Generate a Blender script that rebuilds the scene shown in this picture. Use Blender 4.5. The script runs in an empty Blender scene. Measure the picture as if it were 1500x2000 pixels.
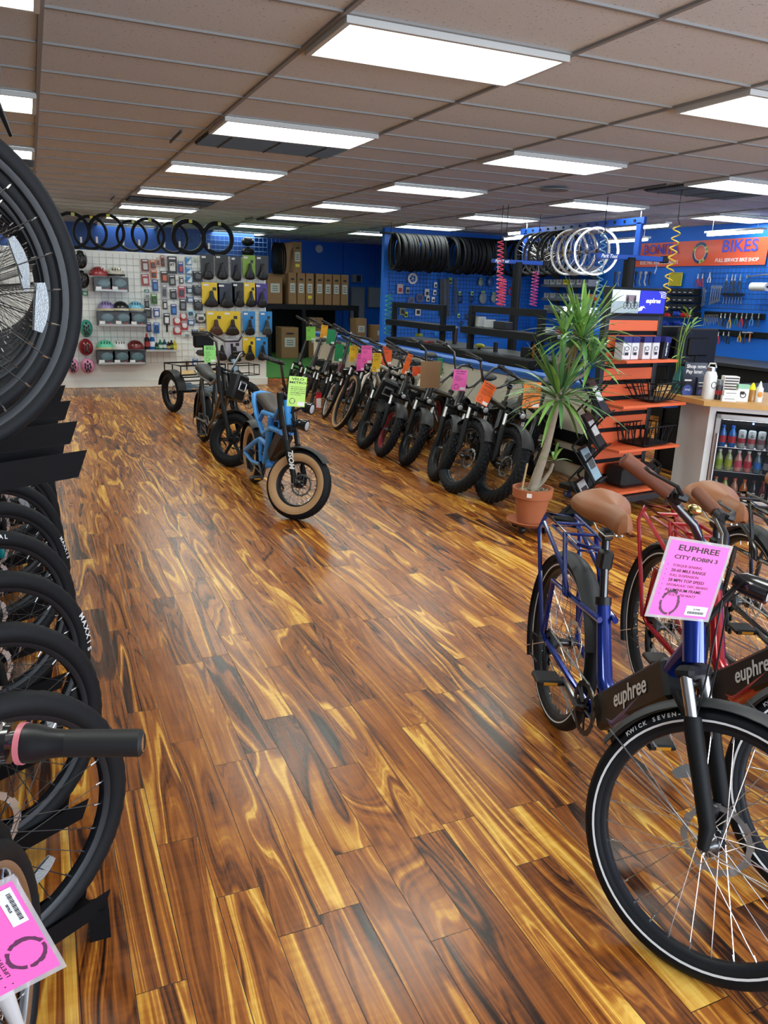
import bpy, math, random
from math import sin, cos, pi, radians, atan2, sqrt
from mathutils import Vector, Matrix

sc = bpy.context.scene
COL = sc.collection

# ---------------------------------------------------------------- camera
F_PX, YAW, PITCH, ROLL, EYE = 1516.0, .4212, .2778, .0342, 1.65
CEIL = 2.805
fwd = Vector((sin(YAW) * cos(PITCH), cos(YAW) * cos(PITCH), -sin(PITCH)))
rt = Vector((cos(YAW), -sin(YAW), 0))
upv = rt.cross(fwd)
CX = cos(ROLL) * rt + sin(ROLL) * upv
CY = -sin(ROLL) * rt + cos(ROLL) * upv
CZ = -fwd
cd = bpy.data.cameras.new('camera')
cam = bpy.data.objects.new('camera', cd)
COL.objects.link(cam)
cam.matrix_world = Matrix(((CX.x, CY.x, CZ.x, 0), (CX.y, CY.y, CZ.y, 0), (CX.z, CY.z, CZ.z, EYE), (0, 0, 0, 1)))
cd.sensor_fit = 'VERTICAL'
cd.sensor_height = 24
cd.lens = F_PX / 2000 * 24
cd.clip_start = .05
sc.camera = cam


def ray(px, py):
    return CX * ((px - 750) / F_PX) + CY * ((1000 - py) / F_PX) - CZ


def at_z(px, py, z=0):
    d = ray(px, py); t = (z - EYE) / d.z
    return Vector((0, 0, EYE)) + d * t


def at_y(px, py, y):
    d = ray(px, py)
    return Vector((0, 0, EYE)) + d * (y / d.y)


def at_x(px, py, x):
    d = ray(px, py)
    return Vector((0, 0, EYE)) + d * (x / d.x)


# ---------------------------------------------------------------- light
sc.view_settings.view_transform = 'Standard'
sc.view_settings.look = 'None'
sc.view_settings.gamma = 1
sc.view_settings.exposure = 0.25
sc.cycles.use_denoising = True
sc.cycles.max_bounces = 7
sc.cycles.diffuse_bounces = 4
sc.cycles.glossy_bounces = 3
sc.cycles.transmission_bounces = 5
sc.cycles.transparent_max_bounces = 8
sc.cycles.sample_clamp_indirect = 6
sc.cycles.caustics_reflective = False
sc.cycles.caustics_refractive = False
W = bpy.data.worlds.new('world'); sc.world = W; W.use_nodes = True
W.node_tree.nodes['Background'].inputs[0].default_value = (.62, .75, 1, 1)
W.node_tree.nodes['Background'].inputs[1].default_value = .5
TROFFER_E = 10.5
WINDOW_W = 430


def area(name, loc, rot, sx, sy, power, col):
    l = bpy.data.lights.new(name, 'AREA'); l.shape = 'RECTANGLE'; l.size = sx; l.size_y = sy
    l.energy = power; l.color = col
    o = bpy.data.objects.new(name, l); COL.objects.link(o); o.location = loc; o.rotation_euler = rot
    return o


# daylight coming in through the shop windows behind the camera
area('window_daylight', (4.5, -2.85, 1.35), (radians(90), 0, 0), 8.5, 2.1, WINDOW_W, (.80, .90, 1))


# ---------------------------------------------------------------- materials
def mat(name, col, rough=.5, metal=0., coat=0., emit=None, es=0., bump=0., bscale=200., trans=0., alpha=1., var=0., vscale=6., spec=None, ior=None):
    if name in bpy.data.materials: return bpy.data.materials[name]
    m = bpy.data.materials.new(name); m.use_nodes = True
    nt = m.node_tree; b = nt.nodes['Principled BSDF']; I = b.inputs
    I['Base Color'].default_value = (*col, 1); I['Roughness'].default_value = rough; I['Metallic'].default_value = metal
    if coat: I['Coat Weight'].default_value = coat; I['Coat Roughness'].default_value = .08
    if emit: I['Emission Color'].default_value = (*emit, 1); I['Emission Strength'].default_value = es
    if trans: I['Transmission Weight'].default_value = trans
    if alpha < 1: I['Alpha'].default_value = alpha
    if spec is not None: I['Specular IOR Level'].default_value = spec
    if ior: I['IOR'].default_value = ior
    tc = nt.nodes.new('ShaderNodeTexCoord')
    n = nt.nodes.new('ShaderNodeTexNoise'); n.inputs['Scale'].default_value = vscale if var else bscale
    n.inputs['Detail'].default_value = 3
    nt.links.new(tc.outputs['Object'], n.inputs['Vector'])
    # slight surface variation so that nothing is perfectly even
    mr = nt.nodes.new('ShaderNodeMapRange'); mr.inputs[3].default_value = max(0, rough - .05); mr.inputs[4].default_value = min(1, rough + .05)
    nt.links.new(n.outputs[0], mr.inputs[0]); nt.links.new(mr.outputs[0], I['Roughness'])
    if var:
        mx = nt.nodes.new('ShaderNodeMix'); mx.data_type = 'RGBA'
        mx.inputs[6].default_value = (*[c * (1 - var) for c in col], 1); mx.inputs[7].default_value = (*[min(1, c * (1 + var)) for c in col], 1)
        nt.links.new(n.outputs[0], mx.inputs[0]); nt.links.new(mx.outputs[2], I['Base Color'])
    if bump:
        n2 = nt.nodes.new('ShaderNodeTexNoise'); n2.inputs['Scale'].default_value = bscale
        nt.links.new(tc.outputs['Object'], n2.inputs['Vector'])
        bp = nt.nodes.new('ShaderNodeBump'); bp.inputs['Strength'].default_value = bump; bp.inputs['Distance'].default_value = .002
        nt.links.new(n2.outputs[0], bp.inputs['Height']); nt.links.new(bp.outputs[0], I['Normal'])
    return m


def hexc(h):
    h = h.lstrip('#'); v = [int(h[i:i + 2], 16) / 255 for i in (0, 2, 4)]
    return tuple(c / 12.92 if c <= .04045 else ((c + .055) / 1.055) ** 2.4 for c in v)


def cm(h, rough=.5, **k):
    return mat('paint_%s_%d' % (h, int(rough * 100)), hexc(h), rough, **k)


RUBBER = mat('tyre_rubber', (.006, .007, .009), .62, spec=.22, bump=.25, bscale=260)
BLACK = mat('black_plastic', (.007, .007, .008), .42, spec=.35)
BLACKG = mat('black_gloss', (.01, .01, .012), .18, coat=.6)
BLACKM = mat('black_matte_steel', (.007, .008, .009), .55, bump=.05, spec=.2)
GREYM = mat('dark_grey_plastic', (.05, .055, .06), .5)
STEEL = mat('brushed_steel', (.62, .63, .64), .3, metal=1)
CHROME = mat('chrome', (.8, .8, .82), .12, metal=1)
WHITE = mat('white_paint', (.78, .79, .78), .45)
PAPER = mat('white_paper', (.8, .8, .8), .6)
INK = mat('black_ink', (.015, .012, .015), .6)
CARD = mat('brown_cardboard', hexc('8a6a48'), .8, var=.12, vscale=5)
BLUEW = mat('blue_wall_paint', (.008, .16, .72), .5, var=.06, vscale=1.2)
CLEAR = mat('clear_plastic', (.9, .92, .95), .12, alpha=.28)
REFL = mat('clear_reflector', (.30, .33, .35), .25, metal=.3, bump=.8, bscale=300)


# ---------------------------------------------------------------- mesh building
class M:
    def __init__(s): s.v = []; s.f = []; s.mi = []; s.ms = []; s.sm = []; s.T = None

    def _m(s, m):
        if m not in s.ms: s.ms.append(m)
        return s.ms.index(m)

    def add(s, vs, fs, m, smooth=True):
        o = len(s.v); k = s._m(m)
        if s.T is not None: vs = [s.T @ Vector(v) for v in vs]
        s.v += [tuple(v) for v in vs]; s.f += [tuple(i + o for i in f) for f in fs]
        s.mi += [k] * len(fs); s.sm += [smooth] * len(fs)
        return s

    def tube(s, pts, r, m, seg=10, closed=False, flat=1.0, cap=True):
        pts = [Vector(p) for p in pts]; n = len(pts)
        rs = r if isinstance(r, (list, tuple)) else [r] * n
        ts = []
        for i in range(n):
            a = pts[(i - 1) % n] if (closed or i > 0) else pts[0]
            b = pts[(i + 1) % n] if (closed or i < n - 1) else pts[-1]
            t = b - a; ts.append(t.normalized() if t.length > 1e-9 else Vector((0, 0, 1)))
        up = Vector((0, 0, 1)) if abs(ts[0].z) < .9 else Vector((0, 1, 0))
        nn = ts[0].cross(up).normalized(); vs = []
        for i in range(n):
            nn = (nn - ts[i] * nn.dot(ts[i])).normalized(); bb = ts[i].cross(nn)
            for k in range(seg):
                a = 2 * pi * k / seg
                vs.append(pts[i] + (nn * cos(a) + bb * sin(a) * flat) * rs[i])
        fs = []
        for i in range(n if closed else n - 1):
            j = (i + 1) % n
            for k in range(seg):
                l = (k + 1) % seg
                fs.append((i * seg + k, j * seg + k, j * seg + l, i * seg + l))
        if cap and not closed:
            fs.append(tuple(range(seg))[::-1]); fs.append(tuple((n - 1) * seg + k for k in range(seg)))
        return s.add(vs, fs, m)

    def box(s, c, d, m, R=None, bev=0.):
        x, y, z = d[0] / 2, d[1] / 2, d[2] / 2
        c = Vector(c)
        if bev <= 0:
            vs = [Vector((i, j, k)) for i in (-x, x) for j in (-y, y) for k in (-z, z)]
            fs = [(0, 1, 3, 2), (4, 6, 7, 5), (0, 4, 5, 1), (2, 3, 7, 6), (0, 2, 6, 4), (1, 5, 7, 3)]
        else:
            b = min(bev, x * .98, y * .98, z * .98); vs = []; ix = {}
            for sx in (-1, 1):
                for sy in (-1, 1):
                    for sz in (-1, 1):
                        for a in range(3):
                            q = [sx * (x - b), sy * (y - b), sz * (z - b)]; q[a] = (sx * x, sy * y, sz * z)[a]
                            ix[(sx, sy, sz, a)] = len(vs); vs.append(Vector(q))
            fs = []
            S = (-1, 1)
            for q in S:
                fs.append([ix[(q, a, b_, 0)] for a, b_ in ((-1, -1), (1, -1), (1, 1), (-1, 1))][::q])
                fs.append([ix[(a, q, b_, 1)] for a, b_ in ((-1, -1), (1, -1), (1, 1), (-1, 1))][::-q])
                fs.append([ix[(a, b_, q, 2)] for a, b_ in ((-1, -1), (1, -1), (1, 1), (-1, 1))][::q])
            for a in S:
                for b_ in S:
                    fs.append([ix[(-1, a, b_, 1)], ix[(1, a, b_, 1)], ix[(1, a, b_, 2)], ix[(-1, a, b_, 2)]])
                    fs.append([ix[(a, -1, b_, 0)], ix[(a, 1, b_, 0)], ix[(a, 1, b_, 2)], ix[(a, -1, b_, 2)]])
                    fs.append([ix[(a, b_, -1, 0)], ix[(a, b_, 1, 0)], ix[(a, b_, 1, 1)], ix[(a, b_, -1, 1)]])
                    for d_ in S: fs.append([ix[(a, b_, d_, 0)], ix[(a, b_, d_, 1)], ix[(a, b_, d_, 2)]])
        if R is not None: vs = [R @ v for v in vs]
        return s.add([v + c for v in vs], fs, m, False)

    def lathe(s, prof, m, c=(0, 0, 0), axis='Z', seg=24, closed=False, jag=None):
        vs = []; n = len(prof); c = Vector(c)
        for i in range(seg):
            a = 2 * pi * i / seg
            for j, (r, h) in enumerate(prof):
                if jag: r = r + jag(i, j)
                x, y = r * cos(a), r * sin(a)
                vs.append(c + (Vector((x, y, h)) if axis == 'Z' else Vector((x, h, y)) if axis == 'Y' else Vector((h, x, y))))
        fs = []
        for i in range(seg):
            k = (i + 1) % seg
            for j in range(n if closed else n - 1):
                l = (j + 1) % n
                q = (i * n + j, k * n + j, k * n + l, i * n + l)
                fs.append(q if axis != 'Y' else q[::-1])
        return s.add(vs, fs, m)

    def poly(s, pts, m, th=None, nrm=None):
        pts = [Vector(p) for p in pts]; n = len(pts)
        if not th: return s.add(pts, [tuple(range(n))], m, False)
        d = Vector(nrm).normalized() * th
        vs = pts + [p + d for p in pts]
        fs = [tuple(range(n))[::-1], tuple(range(n, 2 * n))] + [(i, (i + 1) % n, n + (i + 1) % n, n + i) for i in range(n)]
        return s.add(vs, fs, m, False)

    def grid(s, fn, nu, nv, m, smooth=True, thick=None):
        vs = [fn(i / nu, j / nv) for i in range(nu + 1) for j in range(nv + 1)]
        w = nv + 1
        fs = [(i * w + j, (i + 1) * w + j, (i + 1) * w + j + 1, i * w + j + 1) for i in range(nu) for j in range(nv)]
        return s.add(vs, fs, m, smooth)

    def ell(s, c, r, m, nu=16, nv=10, z0=-1., R=None):
        c = Vector(c); vs = []; fs = []
        for j in range(nv + 1):
            t = z0 + (1 - z0) * j / nv
            ph = math.asin(max(-1, min(1, t))) if z0 > -1 else -pi / 2 + pi * j / nv
            for i in range(nu):
                a = 2 * pi * i / nu
                v = Vector((r[0] * cos(ph) * cos(a), r[1] * cos(ph) * sin(a), r[2] * sin(ph)))
                vs.append(c + (R @ v if R is not None else v))
        for j in range(nv):
            for i in range(nu):
                k = (i + 1) % nu
                fs.append((j * nu + i, j * nu + k, (j + 1) * nu + k, (j + 1) * nu + i))
        if z0 > -1: fs.append(tuple(range(nu))[::-1])
        return s.add(vs, fs, m)

    def mesh(s, name):
        me = bpy.data.meshes.new(name)
        me.from_pydata(s.v, [], s.f)
        for m in s.ms: me.materials.append(m)
        me.polygons.foreach_set('material_index', s.mi)
        me.polygons.foreach_set('use_smooth', s.sm)
        me.update()
        if any(s.sm):
            try: me.set_sharp_from_angle(angle=radians(40))
            except Exception: pass
        return me

    def obj(s, name, parent=None, mw=None):
        return link(name, s.mesh(name), parent, mw)


def link(name, me, parent=None, ml=None):
    o = bpy.data.objects.new(name, me); COL.objects.link(o)
    if parent: o.parent = parent
    if ml is not None: o.matrix_local = ml
    return o


def tag(o, label=None, cat=None, group=None, kind=None):
    if label: o['label'] = label
    if cat: o['category'] = cat
    if group: o['group'] = group
    if kind: o['kind'] = kind
    return o


def thing(name, label, cat, loc=(0, 0, 0), rz=0., group=None, mw=None):
    o = bpy.data.objects.new(name, None); COL.objects.link(o); o.empty_display_size = .05
    if mw is not None: o.matrix_world = mw
    else: o.location = loc; o.rotation_euler = (0, 0, rz)
    return tag(o, label, cat, group)


def dup(root, ml, label=None, group=None):
    r = root.copy(); COL.objects.link(r); r.matrix_local = ml
    if label: r['label'] = label
    if group: r['group'] = group
    for ch in list(root.children):
        c = ch.copy(); COL.objects.link(c); c.parent = r; c.matrix_local = ch.matrix_local.copy()
        for g in list(ch.children):
            d = g.copy(); COL.objects.link(d); d.parent = c; d.matrix_local = g.matrix_local.copy()
    return r


def frame_at(loc, rz=0, rx=0, ry=0, s=1):
    return Matrix.Translation(Vector(loc)) @ Matrix.Rotation(rz, 4, 'Z') @ Matrix.Rotation(ry, 4, 'Y') @ Matrix.Rotation(rx, 4, 'X') @ Matrix.Scale(s, 4)


_tc = {}


def text_mesh(txt, m, size=.1, shear=0., bold=0., ext=.0005, align='CENTER', sp=1.0):
    key = (txt, m.name, size, shear, bold, align, sp)
    if key in _tc: return _tc[key]
    cu = bpy.data.curves.new('t', 'FONT'); cu.body = txt; cu.size = size; cu.shear = shear; cu.offset = bold * size
    cu.extrude = ext; cu.align_x = align; cu.align_y = 'CENTER'; cu.resolution_u = 3; cu.space_character = sp
    o = bpy.data.objects.new('t', cu); COL.objects.link(o)
    dg = bpy.context.evaluated_depsgraph_get()
    me = bpy.data.meshes.new_from_object(o.evaluated_get(dg))
    bpy.data.objects.remove(o); bpy.data.curves.remove(cu)
    me.materials.clear(); me.materials.append(m)
    _tc[key] = me
    return me


def add_text(b, txt, m, size, T, **k):
    me = text_mesh(txt, m, size, **k)
    sv = b.T; b.T = T if sv is None else sv @ T
    b.add([v.co for v in me.vertices], [tuple(p.vertices) for p in me.polygons], m, False)
    b.T = sv


# matrix whose local x goes along ax, y along ay (both world), z = normal
def basis(o, ax, ay):
    ax = Vector(ax).normalized(); ay = Vector(ay); az = ax.cross(ay).normalized(); ay = az.cross(ax)
    return Matrix(((ax.x, ay.x, az.x, o[0]), (ax.y, ay.y, az.y, o[1]), (ax.z, ay.z, az.z, o[2]), (0, 0, 0, 1)))


FACE_Y = lambda o: basis(o, (1, 0, 0), (0, 0, 1))      # faces -Y, x to the right
FACE_X = lambda o: basis(o, (0, -1, 0), (0, 0, 1))     # faces -X
rnd = random.Random(7)
# ================================================================ the room
XR = 9.95      # right wall
def nodes(m): return m.node_tree.nodes, m.node_tree.links


def floor_mat():
    m = bpy.data.materials.new('acacia_laminate'); m.use_nodes = True
    N, L = nodes(m); b = N['Principled BSDF']

    def mth(op, a, c=None, d=None):
        n = N.new('ShaderNodeMath'); n.operation = op
        for i, v in enumerate((a, c, d)):
            if v is None: continue
            if isinstance(v, (int, float)): n.inputs[i].default_value = v
            else: L.new(v, n.inputs[i])
        return n.outputs[0]
    tc = N.new('ShaderNodeTexCoord'); sp = N.new('ShaderNodeSeparateXYZ'); L.new(tc.outputs['Object'], sp.inputs[0])
    x, y = sp.outputs[0], sp.outputs[1]
    PW, PL = .1225, .82
    xr = mth('DIVIDE', mth('ADD', x, .03), PW); row = mth('FLOOR', xr); fx = mth('FRACT', xr)
    w1 = N.new('ShaderNodeTexWhiteNoise'); w1.noise_dimensions = '1D'; L.new(row, w1.inputs['W'])
    yr = mth('ADD', mth('DIVIDE', y, PL), mth('MULTIPLY', w1.outputs[0], 7.3)); colm = mth('FLOOR', yr); fy = mth('FRACT', yr)
    cb = N.new('ShaderNodeCombineXYZ'); L.new(row, cb.inputs[0]); L.new(colm, cb.inputs[1])
    w2 = N.new('ShaderNodeTexWhiteNoise'); w2.noise_dimensions = '2D'; L.new(cb.outputs[0], w2.inputs['Vector'])
    rv = w2.outputs[0]
    s2 = N.new('ShaderNodeSeparateColor'); L.new(w2.outputs[1], s2.inputs[0])

    def vec(sx, sy, rz):
        c = N.new('ShaderNodeCombineXYZ')
        L.new(mth('MULTIPLY', x, sx), c.inputs[0]); L.new(mth('MULTIPLY', y, sy), c.inputs[1]); L.new(mth('MULTIPLY', rv, rz), c.inputs[2])
        return c.outputs[0]

    def noise(v, sc_, det=2, dist=0., rough=.5):
        n = N.new('ShaderNodeTexNoise'); n.inputs['Scale'].default_value = sc_; n.inputs['Detail'].default_value = det
        n.inputs['Distortion'].default_value = dist; n.inputs['Roughness'].default_value = rough; L.new(v, n.inputs['Vector']); return n.outputs[0]
    big = noise(vec(5.6, .50, 37), 1, 1.6, .55)
    # contour bands of a slow noise give the flame figure of the wood
    n1 = N.new('ShaderNodeTexNoise'); n1.noise_dimensions = '1D'; n1.inputs['Scale'].default_value = 1; n1.inputs['Detail'].default_value = 2.2; n1.inputs['Roughness'].default_value = .62
    L.new(mth('ADD', mth('MULTIPLY', big, 13), mth('MULTIPLY', rv, 50)), n1.inputs['W'])
    fine = noise(vec(75, 2.2, 11), 1, 3, .6)
    cross = noise(vec(6, 60, 5), 1, 2, 0)
    v = mth('ADD', n1.outputs[0], mth('MULTIPLY', mth('SUBTRACT', fine, .5), .40))
    n3 = N.new('ShaderNodeTexNoise'); n3.noise_dimensions = '1D'; n3.inputs['Scale'].default_value = 1; n3.inputs['Detail'].default_value = 1
    L.new(mth('ADD', mth('MULTIPLY', big, 70), mth('MULTIPLY', rv, 90)), n3.inputs['W'])
    v = mth('ADD', v, mth('MULTIPLY', mth('SUBTRACT', n3.outputs[0], .5), .42))
    v = mth('ADD', v, mth('MULTIPLY', mth('SUBTRACT', cross, .5), .12))
    v = mth('ADD', v, mth('MULTIPLY', mth('SUBTRACT', s2.outputs[0], .5), .20))
    cr = N.new('ShaderNodeValToRGB'); L.new(v, cr.inputs[0]); e = cr.color_ramp.elements
    stops = [(.15, '22110a'), (.27, '482410'), (.38, '7a4218'), (.49, '975520'), (.59, 'ad6a27'), (.69, 'cf943a'), (.82, 'efc05c')]
    e[0].position, e[0].color = stops[0][0], (*hexc(stops[0][1]), 1)
    e[1].position, e[1].color = stops[-1][0], (*hexc(stops[-1][1]), 1)
    for p, h in stops[1:-1]: q = e.new(p); q.color = (*hexc(h), 1)
    # dark seams
    ex = mth('MULTIPLY', mth('MINIMUM', fx, mth('SUBTRACT', 1, fx)), PW); ey = mth('MULTIPLY', mth('MINIMUM', fy, mth('SUBTRACT', 1, fy)), PL)
    ed = mth('MINIMUM', ex, ey)
    sm = N.new('ShaderNodeMapRange'); sm.interpolation_type = 'SMOOTHSTEP'; sm.inputs[1].default_value = .0004; sm.inputs[2].default_value = .0018; L.new(ed, sm.inputs[0])
    mx = N.new('ShaderNodeMix'); mx.data_type = 'RGBA'; mx.inputs[6].default_value = (.02, .008, .004, 1); L.new(sm.outputs[0], mx.inputs[0]); L.new(cr.outputs[0], mx.inputs[7])
    L.new(mx.outputs[2], b.inputs['Base Color'])
    ro = N.new('ShaderNodeMapRange'); ro.inputs[3].default_value = .20; ro.inputs[4].default_value = .34; L.new(fine, ro.inputs[0]); L.new(ro.outputs[0], b.inputs['Roughness'])
    b.inputs['Specular IOR Level'].default_value = .5
    bp = N.new('ShaderNodeBump'); bp.inputs['Distance'].default_value = .0015; bp.inputs['Strength'].default_value = .35
    L.new(mth('ADD', sm.outputs[0], mth('MULTIPLY', fine, .18)), bp.inputs['Height']); L.new(bp.outputs[0], b.inputs['Normal'])
    return m


def tile_mat():
    m = bpy.data.materials.new('acoustic_tile'); m.use_nodes = True; N, L = nodes(m); b = N['Principled BSDF']
    tc = N.new('ShaderNodeTexCoord')
    vo = N.new('ShaderNodeTexNoise'); vo.inputs['Scale'].default_value = 70; vo.inputs['Detail'].default_value = 2; L.new(tc.outputs['Object'], vo.inputs['Vector'])
    cr = N.new('ShaderNodeValToRGB'); e = cr.color_ramp.elements; e[0].position = .30; e[0].color = (.34, .36, .37, 1); e[1].position = .35; e[1].color = (.64, .70, .74, 1)
    L.new(vo.outputs[0], cr.inputs[0]); L.new(cr.outputs[0], b.inputs['Base Color']); b.inputs['Roughness'].default_value = .92
    n = N.new('ShaderNodeTexNoise'); n.inputs['Scale'].default_value = 220; L.new(tc.outputs['Object'], n.inputs['Vector'])
    bp = N.new('ShaderNodeBump'); bp.inputs['Strength'].default_value = .35; bp.inputs['Distance'].default_value = .003; L.new(n.outputs[0], bp.inputs['Height']); L.new(bp.outputs[0], b.inputs['Normal'])
    return m


FLOOR = floor_mat(); TILE = tile_mat()
TEE = mat('ceiling_tee', hexc('8e9090'), .6)
LOWW = mat('beige_wall_paint', hexc('dcd6c4'), .6, var=.03)
DISPW = mat('white_wall_paint', hexc('eef0ec'), .5)


def struct(name, b): return tag(b.obj(name), kind='structure')


X0, Y0 = -3.3, -3.0
struct('floor', M().box(((X0 + XR) / 2, 9, -.05), (XR - X0 + .4, 24.6, .1), FLOOR))
struct('ceiling', M().box(((X0 + XR) / 2, 9, CEIL + .07), (XR - X0 + .4, 24.6, .1), TILE))
struct('wall_left', M().box((X0 - .05, 9, 1.4), (.1, 24.4, 2.88), mat('grey_wall_paint', hexc('9aa0a6'), .6)))
struct('wall_right', M().box((XR + .05, 9, 1.4), (.1, 24.4, 2.88), BLUEW))
struct('wall_far', M().box(((X0 + XR) / 2, 20.25, 1.4), (XR - X0, .1, 2.88), BLUEW))
struct('wall_blue_partition', M().box((.75, 18.6, 1.4), (8.1, .12, 2.88), mat('deep_blue_wall_paint', (.008, .06, .28), .5)))
# the wall behind the tyre row: between the passage and the workshop
struct('wall_workshop', M().box((8.15, 14.65, 1.4), (3.6, .12, 2.88), BLUEW))
b = M()
fw = mat('front_wall_paint', hexc('8f9398'), .6)
b.box((X0 + .8, Y0 - .05, 1.4), (1.8, .1, 2.88), fw); b.box((9.5, Y0 - .05, 1.4), (1.2, .1, 2.88), fw)
b.box((4.2, Y0 - .05, 2.62), (10, .1, .44), fw); b.box((4.2, Y0 - .05, .1), (10, .1, .22), fw)
for i in range(5): b.box((.3 + i * 2.15, Y0 - .05, 1.3), (.08, .1, 2.3), fw)
struct('wall_front', b)

# ceiling grid
GX, GY, TW, TL = .1434, 3.638, 1.2192, .6096
b = M()
for i in range(-3, 9):
    x = GX + i * TW
    if X0 < x < XR: b.box((x, 8.6, CEIL + .0145), (.024, 23.1, .015), TEE)
struct('trim_1', b)
b = M()
lit = []
for i in (-1, 1, 3, 5, 7):
    for j in range(-8, 25, 4): lit.append((i, j))
lit = [q for q in lit if not (q[0] == 7 and q[1] not in (0, 4, 8, -4)) and not (q[0] == 5 and q[1] > 20) and not (q[1] <= -8)]
vents = [(1, 5), (1, 14), (-1, 9), (5, 5), (3, 17), (1, 24)]
cells = set(lit)
for j in range(-10, 28):
    b.box(((X0 + XR) / 2, GY + j * TL, CEIL + .0155), (XR - X0, .022, .012), TEE)
struct('trim_2', b)
DIFF = mat('lamp_diffuser', (.9, .92, .88), .4, emit=(.93, 1.0, .93), es=TROFFER_E)
LFR = mat('lamp_frame', hexc('c8ccca'), .4)
# bright streaks where the tubes lie behind the diffuser
N, L = nodes(DIFF)
tcn = N.new('ShaderNodeTexCoord'); sp = N.new('ShaderNodeSeparateXYZ'); L.new(tcn.outputs['Object'], sp.inputs[0])
wv = N.new('ShaderNodeMath'); wv.operation = 'MULTIPLY'; wv.inputs[1].default_value = 10.5; L.new(sp.outputs[1], wv.inputs[0])
cs = N.new('ShaderNodeMath'); cs.operation = 'COSINE'; L.new(wv.outputs[0], cs.inputs[0])
mr = N.new('ShaderNodeMapRange'); mr.inputs[1].default_value = -1; mr.inputs[2].default_value = 1; mr.inputs[3].default_value = TROFFER_E * .45; mr.inputs[4].default_value = TROFFER_E * 1.3
L.new(cs.outputs[0], mr.inputs[0]); L.new(mr.outputs[0], N['Principled BSDF'].inputs['Emission Strength'])
fb = M()
for sy in (-1, 1): fb.box((0, sy * (TL / 2 - .022), .0), (TW - .02, .026, .03), LFR)
for sx in (-1, 1): fb.box((sx * (TW / 2 - .022), 0, 0), (.026, TL - .06, .03), LFR)
fme = fb.mesh('frame'); dme = M().box((0, 0, .006), (TW - .06, TL - .06, .012), DIFF).mesh('diffuser')
ordw = ['first', 'second', 'third', 'fourth', 'fifth', 'sixth', 'seventh', 'eighth']
for i, j in lit:
    seen = j >= 0
    side = {-1: 'row above the bike rack at left', 1: 'row above the open aisle', 3: 'row above the parked fat bikes', 5: 'row above the workbenches', 7: 'row nearest the blue tool wall'}[i]
    r = thing('ceiling_light', ('%s lit ceiling panel of the %s' % (ordw[j // 4], side)) if seen else 'recessed fluorescent ceiling light behind the camera, %s' % side,
              'ceiling light', (GX + (i + .5) * TW, GY + (j + .5) * TL, CEIL - .006), 0, 'recessed ceiling lights')
    link('frame', fme, r); link('diffuser', dme, r)
VD = mat('vent_dark', (.02, .03, .035), .7); VG = mat('vent_grey', (.09, .1, .105), .6)
vb = M().box((0, 0, .012), (TW - .03, TL - .03, .01), VD); vme = vb.mesh('backing')
vs = M()
for k in range(15): vs.box((0, -.26 + k * .037, 0), (TW * .97, .006, .016), VG)
for k in (-1, 0, 1, 2): vs.box((-.2 + k * .4 - .2, 0, -.001), (.012, TL - .04, .02), VG)
sme = vs.mesh('slats')
for n, (i, j) in enumerate(vents):
    r = thing('ceiling_vent', ['dark slatted ceiling vent right behind the second lit panel of the aisle row', 'dark slatted ceiling vent far back between lit panels of the aisle row',
                               'slatted ceiling vent at left, partly behind the big hanging wheel', 'dark ceiling vent beside the lit panel at upper right', 'dark ceiling vent in the centre row near the tyre rack',
                               'dark ceiling vent far back above the box shelf'][n], 'vent', (GX + (i + .5) * TW, GY + (j + .5) * TL, CEIL - .012))
    link('backing', vme, r); link('slats', sme, r)
c = at_z(1083, 369, CEIL)
tag(M().lathe([(.16, -.004), (.16, -.012), (.13, -.014), (.10, -.008), (0.001, -.008)], TEE, (c.x, c.y, CEIL - .004), seg=32).obj('ceiling_speaker'), 'round flush ceiling speaker grille between the right light rows', 'speaker')
# turf behind the display
tag(M().box((4.6, 17.2, .008), (4.4, 5.9, .016), mat('artificial_turf', hexc('2f6a22'), .95, bump=1, bscale=120, var=.35, vscale=40)).obj('artificial_turf'),
    'bright green artificial turf laid on the floor behind the display wall', 'turf')
# ================================================================ bicycles
_wc = {}
TAN = cm('b08a62', .7)
SPOKE = mat('steel_spoke', (.75, .75, .76), .25, metal=1)
SPOKEB = mat('black_spoke', (.02, .02, .022), .4)
RIMB = mat('black_rim', (.010, .012, .016), .42, spec=.35)
DISC = mat('brake_disc_steel', (.55, .54, .53), .35, metal=1)
STRIPE = mat('reflective_stripe', (.75, .76, .77), .4)


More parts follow.
